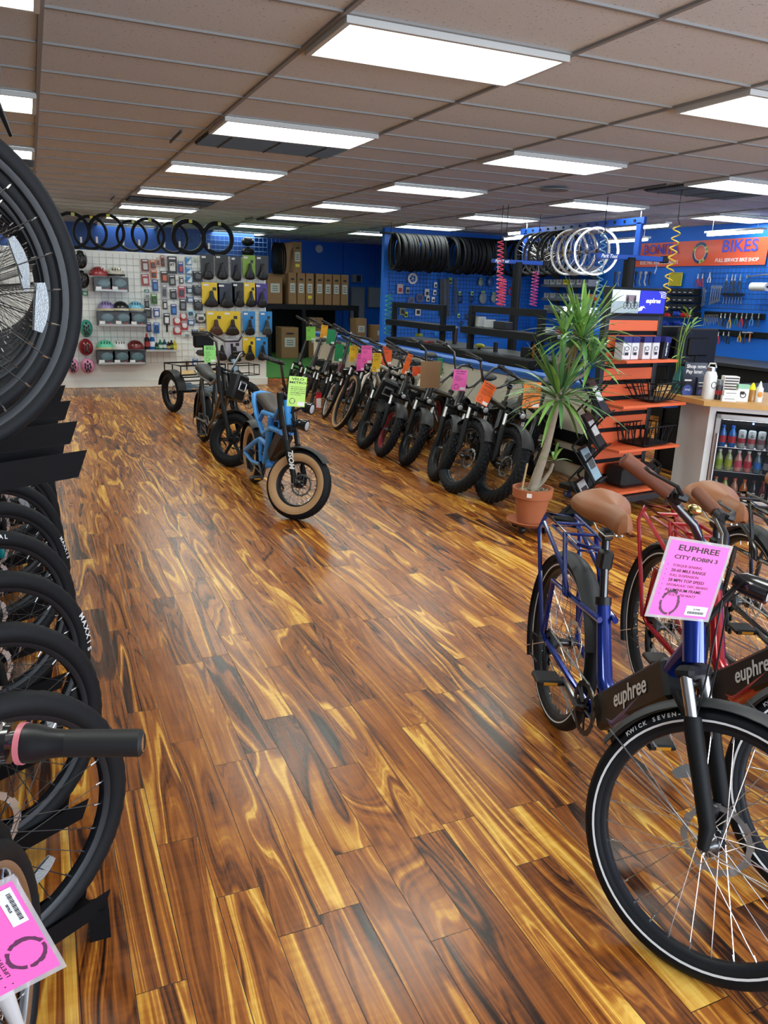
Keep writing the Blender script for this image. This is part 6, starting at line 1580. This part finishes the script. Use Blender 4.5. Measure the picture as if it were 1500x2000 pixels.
DR = [[('b', '1466b8', 'c8283c'), ('b', '1466b8', 'c8283c'), ('c', 'b8c0c4', 'b03040'), ('c', 'b8c0c4', 'c04a50'), ('c', 'b8c0c4', '8a6068'), ('c', '9aa4aa', '70505c')],
      [('b', 'b8c87a', '9ac020'), ('b', 'a8b870', 'b8c030'), ('b', 'd89a8c', 'e0506a'), ('b', 'c8847a', 'c8283c'), ('b', '5a7890', '1a7ad8'), ('b', '2a3038', 'a0a8b0')],
      [('b', '9aa890', 'e06a3a'), ('b', 'a8b04a', 'e06a3a'), ('b', 'b87858', 'e06a3a'), ('b', 'c06a20', 'e06a3a'), ('b', '2a2428', '502828'), ('b', '8a3030', 'e06a3a')]]
cn3 = [['blue sports bottle at the left', 'second blue sports bottle', 'silver can with red print, third', 'silver can with pink print, fourth', 'silver can with dull print, fifth', 'dim silver can at the right'],
       ['yellow-green bottle at the left', 'second yellow-green bottle', 'pink drink bottle, third', 'coral drink bottle, fourth', 'clear bottle with blue label, fifth', 'dark bottle at the right'],
       ['pale bottle with orange cap at the left', 'lime bottle with orange cap, second', 'peach bottle with orange cap, third', 'orange bottle with orange cap, fourth', 'dark bottle, fifth', 'red bottle with orange cap at the right']]
rows = ['top', 'middle', 'bottom']
for ri, row in enumerate(DR):
    zb_ = (.496, .296, .058)[ri]
    for k, (kd, col, lab) in enumerate(row):
        x = .075 + k * (FRW - .15) / 5
        P0 = T @ Vector((x, .095, zb_))
        r = thing('drink_can' if kd == 'c' else 'drink_bottle', '%s of the %s fridge shelf' % (cn3[ri][k], rows[ri]), 'drink', P0, atan2(cdir.y, cdir.x), 'drinks in the fridge')
        if kd == 'c':
            b = M(); b.lathe([(.001, 0), (.025, .0), (.03, .008), (.03, .135), (.025, .145), (.001, .145)], cm(col, .25), seg=18); link('can', b.mesh('can'), r)
            b = M(); b.lathe([(.0305, .04), (.0305, .08)], cm(lab, .4), seg=18); add_text(b, 'G', INK, .03, FACE_Y((0, -.0315, .10)), bold=.03); link('printed_band', b.mesh('printed_band'), r)
        else:
            gl = mat('drink_' + col, hexc(col), .15, coat=.5)
            b = M(); b.lathe([(.001, 0), (.026, .0), (.030, .01), (.030, .06), (.028, .085), (.030, .105), (.012, .148), (.012, .158)], gl, seg=18); link('bottle', b.mesh('bottle'), r)
            b = M(); b.lathe([(.014, .156), (.014, .174), (.001, .175)], cm('e8eaea' if ri == 1 else ('1a50b0' if ri == 0 else lab), .4), seg=14); link('cap', b.mesh('cap'), r)
            b = M(); b.lathe([(.0308, .035), (.0308, .09)], cm(lab if ri < 2 else col, .45), seg=18)
            if ri == 2: add_text(b, 'G', PAPER, .045, FACE_Y((0, -.033, .055)), bold=.04)
            link('printed_band', b.mesh('printed_band'), r)
# things on the counter
fz = lambda px_, py_: at_z(px_, py_, ZT)
TA = D(-30)
p = fz(1352, 772); s = 1 / ppm(p)
r = thing('payment_sign', 'dark navy tabletop sign reading Shop now. Pay later.', 'sign', p, TA * .6)
w, h = 46 * s, 63 * s
b = M(); b.box((0, 0, h / 2), (w, .006, h), cm('1d2438', .4), R=None, bev=.002); b.box((0, .05, h * .4), (w * .5, .1, .004), cm('1d2438', .4)); link('board', b.mesh('board'), r)
b = M(); add_text(b, 'Shop now.', PAPER, h * .15, FACE_Y((-w * .42, -.004, h * .88)), align='LEFT', bold=.02, ext=.0002); add_text(b, 'Pay later.', PAPER, h * .15, FACE_Y((-w * .42, -.004, h * .72)), align='LEFT', bold=.02, ext=.0002)
add_text(b, 'snap', PAPER, h * .1, FACE_Y((-w * .25, -.0045, h * .18)), bold=.01, ext=.0002); link('lettering', b.mesh('lettering'), r)
b = M(); b.ell((-w * .25, -.0035, h * .12), (w * .22, .0012, h * .2), cm('3f56a8', .5), 18, 8); b.box((-w * .28, -.0035, h * .46), (w * .3, .001, h * .05), PAPER); link('printed_badge', b.mesh('printed_badge'), r)
b = M(); b.box((w * .3, -.02, h * .28), (w * .42, .004, h * .56), cm('262c44', .4)); b.box((w * .3, -.0225, h * .4), (w * .3, .001, h * .03), PAPER); b.box((w * .3, -.0225, h * .3), (w * .3, .001, h * .02), PAPER); b.ell((w * .3, -.0222, h * .1), (w * .16, .001, h * .09), cm('4a4f8c', .5), 14, 6); link('small_card', b.mesh('small_card'), r)


def counter_obj(nm, lb, cat, px_, py_, parts, rz=TA, group=None):
    p = fz(px_, py_); s = 1 / ppm(p); r = thing(nm, lb, cat, p, rz, group)
    for pn, fn in parts:
        b = M(); fn(b, s); link(pn, b.mesh(pn), r)
    return r


counter_obj('water_bottle', 'white insulated bottle with a ring logo and steel lid', 'bottle', 1382, 779, [('body', lambda b, s: b.lathe([(.001, 0), (11 * s, 0), (12 * s, 2 * s), (12 * s, 44 * s), (9 * s, 52 * s), (7 * s, 54 * s)], cm('dfe2e2', .35), seg=22)),
            ('lid', lambda b, s: (b.lathe([(7.5 * s, 53 * s), (7.5 * s, 61 * s), (.001, 62 * s)], STEEL, seg=18), b.tube([(-8 * s, 0, 60 * s), (-5 * s, 0, 68 * s), (5 * s, 0, 68 * s), (8 * s, 0, 60 * s)], 1.6 * s, STEEL, seg=8))),
            ('ring_logo', lambda b, s: b.tube([(5 * s * cos(a) + 5 * s, -11.4 * s + .9 * s * (cos(a)) , 28 * s + 6 * s * sin(a)) for a in [2 * pi * i / 18 for i in range(18)]], .7 * s, INK, closed=True, seg=5))])
counter_obj('glass_jar', 'small dark jar with red label beside the white bottle', 'jar', 1400, 780, [('jar', lambda b, s: b.lathe([(.001, 0), (8 * s, 0), (8 * s, 26 * s), (6 * s, 30 * s), (.001, 30 * s)], cm('2a1c1c', .2, coat=.5), seg=16)), ('lid', lambda b, s: b.lathe([(7 * s, 29 * s), (7 * s, 38 * s), (.001, 38 * s)], cm('5a5c5c', .3), seg=14)), ('label', lambda b, s: b.lathe([(8.1 * s, 10 * s), (8.1 * s, 18 * s)], cm('a02428', .5), seg=16))])
for k in range(7):
    p = fz(1424, 772); s = 1 / ppm(p)
    b = M(); hh = 5.2 * s; b.box((0, 0, hh / 2), (28 * s, 22 * s, hh * .95), PAPER, bev=.001); b.box((0, -11.2 * s, hh * .35), (26 * s, .5 * s, hh * .4), INK)
    o = b.obj('card_box', None, frame_at(p + Vector((.02, .03, .0 + k * hh)), TA)); tag(o, 'flat white card box in the tall stack on the counter, %s from the bottom' % ords[k], 'box', 'stack of flat white boxes')
for i, (px_, py_, w_, h_) in enumerate([(1420, 783, 27, 11), (1422, 782, 27, 11)]):
    p = fz(px_, 783); s = 1 / ppm(p); b = M(); b.box((0, 0, h_ * s / 2), (w_ * s, 10 * s, h_ * s * .97), PAPER, bev=.001); b.box((0, -5.1 * s, h_ * s * .5), (w_ * s * .7, .3 * s, 2 * s), cm('a0a4a8', .5))
    tag(b.obj('card_box', None, frame_at(p + Vector((-.02, -.03, i * h_ * s)), TA)), ['lower', 'upper'][i] + ' of the two wide white boxes in front of the stack', 'box')
counter_obj('product_box', 'white and mint box with a black ring picture', 'box', 1447, 784, [('carton', lambda b, s: (b.box((0, 0, 14 * s), (21 * s, 12 * s, 28 * s), PAPER, bev=.001), b.box((0, 0, 29 * s), (21.4 * s, 12.4 * s, 8 * s), cm('8ac0a0', .5)))), ('printed_picture', lambda b, s: (b.tube([(5 * s * cos(a), -6.3 * s, 13 * s + 5 * s * sin(a)) for a in [2 * pi * i / 16 for i in range(16)]], .8 * s, INK, closed=True, seg=4), b.box((-2 * s, -6.2 * s, 17 * s), (8 * s, .4 * s, 6 * s), INK)))])
counter_obj('lube_bottle', 'amber bottle with pointed yellow cap on the counter', 'bottle', 1466, 784, [('bottle', lambda b, s: b.lathe([(.001, 0), (7 * s, 0), (7 * s, 22 * s), (4 * s, 26 * s)], cm('9a6a2a', .25), seg=16)), ('cap', lambda b, s: b.lathe([(6.5 * s, 23 * s), (5 * s, 29 * s), (1.5 * s, 36 * s), (.001, 36 * s)], cm('e8d81c', .4), seg=14))])
counter_obj('glue_bottle', 'white pointed bottle with orange spot at the end of the group', 'bottle', 1480, 785, [('bottle', lambda b, s: b.lathe([(.001, 0), (7 * s, 0), (7 * s, 26 * s), (4 * s, 30 * s), (1 * s, 40 * s), (.001, 40 * s)], cm('dadcda', .35), seg=16)), ('label', lambda b, s: b.ell((0, -6.4 * s, 15 * s), (4.5 * s, 1.2 * s, 6 * s), cm('d88a2a', .5), 12, 8))])
# bamboo in a green glass vase
VG_ = mat('green_vase_glass', (.05, .22, .2), .08, alpha=.75, coat=.6); LF = mat('bamboo_leaf', hexc('7fa84a'), .45, var=.25, vscale=12)


def leaf(b, base, tip, w, m, droop=.0, up=Vector((0, 0, 1)), n=7, fold=.25):
    base, tip = Vector(base), Vector(tip); d = tip - base; side = d.cross(up)
    if side.length < 1e-5: side = d.cross(Vector((1, 0, 0)))
    side.normalize(); nr = side.cross(d).normalized(); vs = []; fs = []
    for i in range(n + 1):
        t = i / n; p = base + d * t + Vector((0, 0, droop * 4 * t * (1 - t))) ; ww = w * (sin(pi * min(1, t * .92 + .06)) ** .7)
        vs += [p - side * ww + nr * ww * fold, p, p + side * ww + nr * ww * fold]
    for i in range(n):
        for k in (0, 1): fs.append((i * 3 + k, i * 3 + k + 1, i * 3 + k + 4, i * 3 + k + 3))
    b.add(vs, fs, m)
    b.add([v + nr * -.0006 for v in vs], [f[::-1] for f in fs], m)


p = fz(1322, 768); yv = p.y
r = thing('bamboo_plant', 'leafy green bamboo stems in a dark green glass vase', 'plant', p)
b = M(); b.lathe([(.001, 0), (.045, 0), (.055, .02), (.05, .12), (.035, .20), (.04, .225), (.036, .225), (.032, .2), (.045, .12), (.04, .02)], VG_, seg=22); link('vase', b.mesh('vase'), r)
b = M(); st = []
for pts in [[(1322, 760), (1326, 690), (1334, 660), (1345, 625), (1350, 610)], [(1324, 760), (1330, 700), (1336, 668), (1342, 645)], [(1320, 760), (1322, 700), (1330, 650), (1338, 620)]]:
    q = [at_y(*a, yv) - p for a in pts]; b.tube(q, [.006, .005, .004, .003, .002][:len(q)], cm('6a8a3a', .45), seg=6); st.append(q)
link('stem', b.mesh('stem'), r)
b = M()
for (x0, y0, x1, y1) in [(1345, 615, 1333, 597), (1346, 616, 1360, 598), (1343, 622, 1328, 606), (1347, 618, 1352, 604), (1350, 640, 1382, 637), (1348, 640, 1372, 625), (1352, 632, 1364, 619), (1366, 622, 1383, 629), (1340, 650, 1350, 628), (1338, 660, 1352, 640), (1330, 672, 1305, 658), (1332, 690, 1310, 677), (1330, 695, 1312, 700), (1330, 700, 1346, 700), (1334, 665, 1325, 640), (1342, 640, 1330, 630), (1352, 652, 1338, 640), (1336, 705, 1345, 712)]:
    leaf(b, at_y(x0, y0, yv) - p, at_y(x1, y1, yv + rnd.uniform(-.06, .06)) - p, .012, LF, droop=.01)
link('leaves', b.mesh('leaves'), r)

# orange slatwall rack
T = Matrix.Translation((4.42, 5.10, 0)) @ Matrix.Rotation(D(8), 4, 'Z')
r = thing('slatwall_rack', 'orange and black slatwall display rack on casters with a screen on top', 'display rack', mw=T)
OR = cm('d8643a', .5)
b = M()
for sx in (-.31, .31): b.box((sx, 0, .93), (.045, .06, 1.62), cm('24282c', .4), bev=.005)
b.box((0, 0, 1.515), (.66, .05, .055), cm('24282c', .4)); link('upright_frame', b.mesh('upright_frame'), r)
b = M(); zs = [.20, .36, .52, .68, .86, 1.02, 1.18, 1.34, 1.46]
b.box((0, .01, .83), (.58, .02, 1.32), BLACKM); link('back_panel', b.mesh('back_panel'), r)
for z in (.22, .35, .48, .61, .74, .87, 1.0, 1.13, 1.26, 1.39): b = M(); b.box((0, -.012, z + .06), (.575, .02, .095), OR, bev=.003); link('slat', b.mesh('slat'), r)
for z, w_, d_ in ((.85, .74, .30), (.50, .72, .30), (.155, .62, .30), (1.19, .60, .22)): b = M(); b.box((.02, -.02 - d_ / 2, z - .012), (w_, d_, .022), OR, bev=.002); link('shelf', b.mesh('shelf'), r)
b = M(); b.box((0, -.06, .10), (.78, .62, .045), cm('24282c', .4), bev=.004); link('base', b.mesh('base'), r)
for sx in (-.33, .33):
    for sy in (-.32, .2):
        b = M(); b.lathe([(.014, -.014), (.032, -.014), (.034, 0), (.032, .014), (.014, .014)], cm('2a5a9a', .4), (sx, sy, .034), 'X', 16, closed=True); b.lathe([(.001, -.015), (.014, -.015), (.014, .015), (.001, .015)], STEEL, (sx, sy, .034), 'X', 12); b.box((sx, sy, .068), (.04, .04, .02), STEEL); link('caster', b.mesh('caster'), r)
b = M(); b.box((0, -.02, 1.63), (.66, .05, .215), BLACK, bev=.008); sn = link('screen', b.mesh('screen'), r)
b = M(); SCR = mat('screen_blue', hexc('2a2c9c'), .2, emit=hexc('3436b4'), es=.7); b.box((.155, -.047, 1.63), (.30, .002, .175), SCR); link('lit_panel', b.mesh('lit_panel'), sn)
b = M(); b.box((-.155, -.047, 1.675), (.31, .002, .085), mat('screen_sky', hexc('b8d4dc'), .3, emit=hexc('b8d4dc'), es=.6)); b.box((-.155, -.047, 1.587), (.31, .002, .09), mat('screen_street', hexc('8a979c'), .3, emit=hexc('8a979c'), es=.5, var=.3, vscale=30))
b.box((-.10, -.0485, 1.655), (.12, .002, .05), mat('screen_people', hexc('7a6a70'), .3, emit=hexc('7a6a70'), es=.4, var=.6, vscale=60))
for cx_ in (-.16, -.115, -.075, -.035): b.tube([(cx_ + .018 * cos(a), -.050, 1.60 + .024 * sin(a)) for a in [2 * pi * i / 14 for i in range(14)]], .0025, INK, closed=True, seg=4)
for cx_ in (-.138, -.055): b.box((cx_, -.051, 1.635), (.022, .003, .05), mat('screen_rider', hexc('30343c'), .4)); b.ell((cx_, -.051, 1.668), (.008, .003, .009), mat('screen_rider', hexc('30343c'), .4), 8, 6); b.tube([(cx_ - .022, -.051, 1.60), (cx_ + .02, -.051, 1.60)], .0025, INK, seg=4)
link('lit_photo', b.mesh('lit_photo'), sn)
b = M(); SW = mat('screen_white', (.9, .9, .95), .3, emit=(.9, .9, 1), es=.8)
add_text(b, 'euphree', SW, .052, FACE_Y((.16, -.050, 1.64)), bold=.012, shear=.25)
for k in range(4):
    b.tube([(.31 - .0 * k, -.050, 1.70 - .012 * k), (.27 - .02 * k * .3, -.050, 1.712 - .014 * k), (.22 + .012 * k, -.050, 1.712 - .010 * k)], [.003, .006, .002], SW, seg=5, flat=.4)
    b.tube([(.0, -.050, 1.56 + .006 * k), (.03, -.050, 1.565 + .010 * k), (.055 + .008 * k, -.050, 1.60 - .006 * k)], [.004, .006, .002], SW, seg=5, flat=.4)
link('lit_lettering', b.mesh('lit_lettering'), sn)


def on_rack(x, y, z, rz=0.): return T @ Matrix.Translation((x, y, z)) @ Matrix.Rotation(rz, 4, 'Z')


for i, (x, lb, dark) in enumerate([(-.26, 'white and navy accessory box, leftmost on the upper shelf', 0), (-.17, 'pinkish box side beside the leftmost one', 0), (-.03, 'white box with basket drawing in the middle of the upper shelf', 0), (.07, 'white box with basket drawing right of the middle one', 0), (.19, 'long black box with white letters leaning at the right of the upper shelf', 1)]):
    b = M(); h = .175; w_ = .085
    b.box((0, 0, h / 2), (w_, .09, h), cm('14161c' if dark else 'd4d4d8', .4), bev=.002)
    o = b.obj('accessory_box', None, on_rack(x + .03, -.14, 1.192, .15 if dark else rnd.uniform(-.15, .15)) @ (Matrix.Rotation(.1, 4, 'Y') if dark else Matrix.Identity(4))); tag(o, lb, 'box', 'accessory boxes on the orange rack')
    b = M(); b.box((0, -.0008, h * .87), (w_ + .002, .0935, h * .26), cm('26286a', .4)); link('printed_top', b.mesh('printed_top'), o)
    b = M()
    if dark:
        add_text(b, 'euphree', PAPER, .034, basis((-.006, -.047, h * .45), (0, 0, 1), (-1, 0, 0)), bold=.02)
    else:
        b.tube([(.02 * cos(a), -.047, .085 + .016 * sin(a)) for a in [2 * pi * q / 12 for q in range(12)]], .002, INK, closed=True, seg=4); b.box((.0, -.047, .045), (.035, .002, .022), INK); b.box((-.028, -.047, .07), (.006, .002, .06), cm('808488', .5))
    link('printed_picture', b.mesh('printed_picture'), o)


def basket(lb, mw, w, d, h, spread, slats=9, wire=False):
    r = thing('cargo_basket', lb, 'basket', mw=mw); W2, D2 = w / 2, d / 2; w2, d2 = W2 * spread, D2 * spread
    b = M(); b.box((0, 0, .008), (w2 * 2, d2 * 2, .008), BLACKM); link('bottom_plate', b.mesh('bottom_plate'), r)
    b = M(); top = [(-W2, -D2, h), (W2, -D2, h), (W2, D2, h), (-W2, D2, h)]; bot = [(-w2, -d2, .008), (w2, -d2, .008), (w2, d2, .008), (-w2, d2, .008)]
    b.tube(top, .007 if not wire else .006, BLACKM, closed=True, seg=8); b.tube(bot, .006, BLACKM, closed=True, seg=8)
    if wire: b.tube([(q[0] * .94, q[1] * .94, h * .62) for q in top], .004, BLACKM, closed=True, seg=6)
    link('rim', b.mesh('rim'), r)
    b = M()
    for s in range(4):
        t0, t1, b0, b1 = Vector(top[s]), Vector(top[(s + 1) % 4]), Vector(bot[s]), Vector(bot[(s + 1) % 4])
        n = slats if s % 2 == 0 else slats // 2 + 2
        for k in range(n + 1):
            f = k / n; g_ = min(1, max(0, f + (.0 if wire else (.09 if k % 2 else -.06)))); b.tube([t0.lerp(t1, f), b0.lerp(b1, g_)], .0045, BLACKM, seg=5)
    link('bars', b.mesh('bars'), r)


basket('black wire front rack with raised rim on the middle orange shelf', on_rack(.16, -.17, .86, .12), .42, .30, .15, .62, 5, True)
basket('black slatted metal basket on the lower orange shelf', on_rack(.12, -.17, .505, .1), .42, .28, .155, .86, 9)
r = thing('pannier_bag', 'black pannier bag lying on the lowest orange shelf', 'bag', mw=on_rack(.02, -.16, .158)); b = M(); b.box((0, 0, .09), (.42, .22, .17), cm('101214', .6), bev=.03); link('bag', b.mesh('bag'), r)
b = M(); b.tube([(-.15, -.11, .15), (-.05, -.14, .11), (.08, -.13, .12), (.15, -.11, .15)], .008, BLACK, flat=.4); b.tube([(.2, 0, .15), (.3, .02, .18), (.36, .0, .13), (.28, -.05, .08), (.2, -.05, .1)], .012, BLACK, seg=6); link('strap', b.mesh('strap'), r)

# brochure stand
T2 = Matrix.Translation((3.80, 4.72, 0)) @ Matrix.Rotation(D(38), 4, 'Z')
r = thing('brochure_stand', 'black folding zigzag brochure stand on a flat base beside the potted plant', 'stand', mw=T2)
b = M(); b.box((0, 0, .012), (.50, .30, .022), BLACKM, bev=.004); link('base', b.mesh('base'), r)
for k, z in enumerate((.10, .36, .62, .88)):
    sx = .06
    b = M(); R_ = Matrix.Rotation(D(-32), 3, 'X'); b.T = Matrix.Translation((sx, -.02, z + .05))
    b.box((0, 0, 0), (.24, .012, .30), BLACK, R=R_); b.box(R_ @ Vector((0, -.02, -.15)), (.24, .05, .012), BLACK, R=R_); link('tray', b.mesh('tray'), r)
    b = M(); b.T = Matrix.Translation((sx, -.02, z + .05)); b.box(R_ @ Vector((0, -.010, .0)), (.20, .004, .26), cm(['d8d8d8', '9ab8c8', '26282c', '1c1e22'][k], .4), R=R_)
    b.box(R_ @ Vector((0, -.013, .02)), (.15, .002, .12), cm(['4a3a38', '5a5e60', 'd0d0d0', 'c8ccd0'][k], .5, var=.6, vscale=40), R=R_); link('leaflet', b.mesh('leaflet'), r)
b = M()
for s in (-1, 1):
    for k in range(4): z = .03 + k * .26; b.tube([(s * .13 + .06, .10, z), (s * .13 + .06, -.10, z + .26)], .008, BLACKM, seg=6); b.tube([(s * .13 + .06, -.10, z), (s * .13 + .06, .10, z + .26)], .008, BLACKM, seg=6)
link('cross_arm', b.mesh('cross_arm'), r)

# potted yucca
PX, PY = 3.20, 4.53
TC = cm('a8623e', .75, var=.12, vscale=9)
r = thing('plant_dolly', 'round terracotta saucer on small wheels under the potted plant', 'saucer', (PX, PY, 0))
b = M(); b.lathe([(.001, .055), (.14, .055), (.165, .075), (.172, .082), (.165, .085), (.14, .066), (.001, .066)], TC, seg=32); link('saucer', b.mesh('saucer'), r)
for k in range(4): b = M(); a_ = k * pi / 2 + .5; b.lathe([(.001, -.014), (.025, -.014), (.025, .014), (.001, .014)], BLACK, (.12 * cos(a_), .12 * sin(a_), .026), 'X', 14); link('caster', b.mesh('caster'), r)
r = thing('potted_yucca', 'tall yucca with twisted grey trunks in a terracotta pot', 'plant', (PX, PY, .067))
O = Vector((PX, PY, .067))
b = M(); b.lathe([(.001, 0), (.095, 0), (.125, .19), (.142, .19), (.147, .255), (.130, .255), (.122, .22), (.001, .22)], TC, seg=36); b.box((-.10, -.106, .225), (.035, .004, .03), PAPER, R=Matrix.Rotation(-.75, 3, 'Z')); link('pot', b.mesh('pot'), r)
b = M()
b.lathe([(.001, .235), (.125, .228)], cm('8a7a64', .9, bump=1, bscale=90, var=.5, vscale=80), seg=24)
for k in range(160): a_, q_ = rnd.uniform(0, 2 * pi), .118 * sqrt(rnd.random()); b.ell((q_ * cos(a_), q_ * sin(a_), .236), (.006, .005, .004), cm(rnd.choice(['b8a88c', '6a5a48', 'd0c4ac', '8a7a68']), .8), 5, 4)
link('potting_gravel', b.mesh('potting_gravel'), r)
BK = cm('8f8474', .85, bump=1.0, bscale=45, var=.3, vscale=25)
tr = lambda pts, yo=0: [at_y(x, y_, PY + yo * 1.0) - O for x, y_ in pts]
b = M()
b.tube(tr([(1040, 958), (1052, 920), (1066, 880), (1076, 840), (1086, 800), (1090, 770)]), [.040, .034, .028, .025, .022, .02], BK, seg=12)
b.tube(tr([(1045, 955), (1062, 938), (1075, 920), (1080, 905)]), [.02, .016, .013, .011], BK, seg=9)
b.tube(tr([(1088, 790), (1090, 755), (1087, 720), (1096, 695), (1110, 680)]), [.022, .020, .019, .018, .015], BK, seg=10)
b.tube(tr([(1090, 775), (1100, 745), (1112, 730), (1106, 705), (1118, 690), (1128, 670)], .05), [.018, .018, .019, .016, .015, .014], BK, seg=10)
b.tube(tr([(1092, 770), (1118, 742), (1135, 735), (1150, 720)], -.04), [.016, .016, .014, .01], BK, seg=9)
link('trunk', b.mesh('trunk'), r)
b = M(); b.tube([at_y(1018, 962, PY - .03) - O, at_y(1030, 905, PY - .03) - O], .007, cm('b09a70', .7), seg=7); link('wooden_stake', b.mesh('wooden_stake'), r)
YL = mat('yucca_leaf', hexc('7aa650'), .38, var=.3, vscale=7, coat=.15); YD = mat('yucca_leaf_dark', hexc('527c48'), .4, var=.3, vscale=7); YT = mat('dry_leaf', hexc('b8a46a'), .7)


def rosette(c, n, L0, seed, up=1.0, zmin=-.75):
    q = random.Random(seed); b = M()
    for i in range(n):
        az = i * 2.399963 + q.uniform(-.25, .25); el = 1.25 - 1.75 * (i / n) + q.uniform(-.15, .15)
        L_ = L0 * q.uniform(.75, 1.1); d = Vector((cos(az) * cos(el), sin(az) * cos(el), sin(el)))
        tip = c + d * L_ + Vector((0, 0, -.10 * L_ if el < .5 else 0)); leaf(b, c + d * .015, tip, q.uniform(.012, .017), YL if q.random() < .6 else YD, droop=.10 * L_ if el < .8 else .02, n=8)
    return b


h1 = at_y(1136, 662, PY) - O; h2 = at_y(1092, 780, PY) - O; h3 = at_y(1155, 712, PY) - O; h4 = at_y(1102, 655, PY) - O; h5 = at_y(1082, 900, PY) - O
for c, n, l, sd in ((h1, 70, .42, 1), (h2, 72, .50, 2), (h4, 24, .27, 3), (h3, 24, .30, 4), (h5, 7, .15, 6)):
    link('leaf_crown', rosette(c, n, l, sd).mesh('leaf_crown'), r)
b = M(); q = random.Random(9)
for k in range(26):
    c = h1 + Vector((q.uniform(-.05, .05), q.uniform(-.04, .04), -.03)); leaf(b, c, c + Vector((q.uniform(-.14, .10), q.uniform(-.06, .06), -q.uniform(.10, .24))), .005, YT, droop=.02, n=5)
link('dry_leaves', b.mesh('dry_leaves'), r)
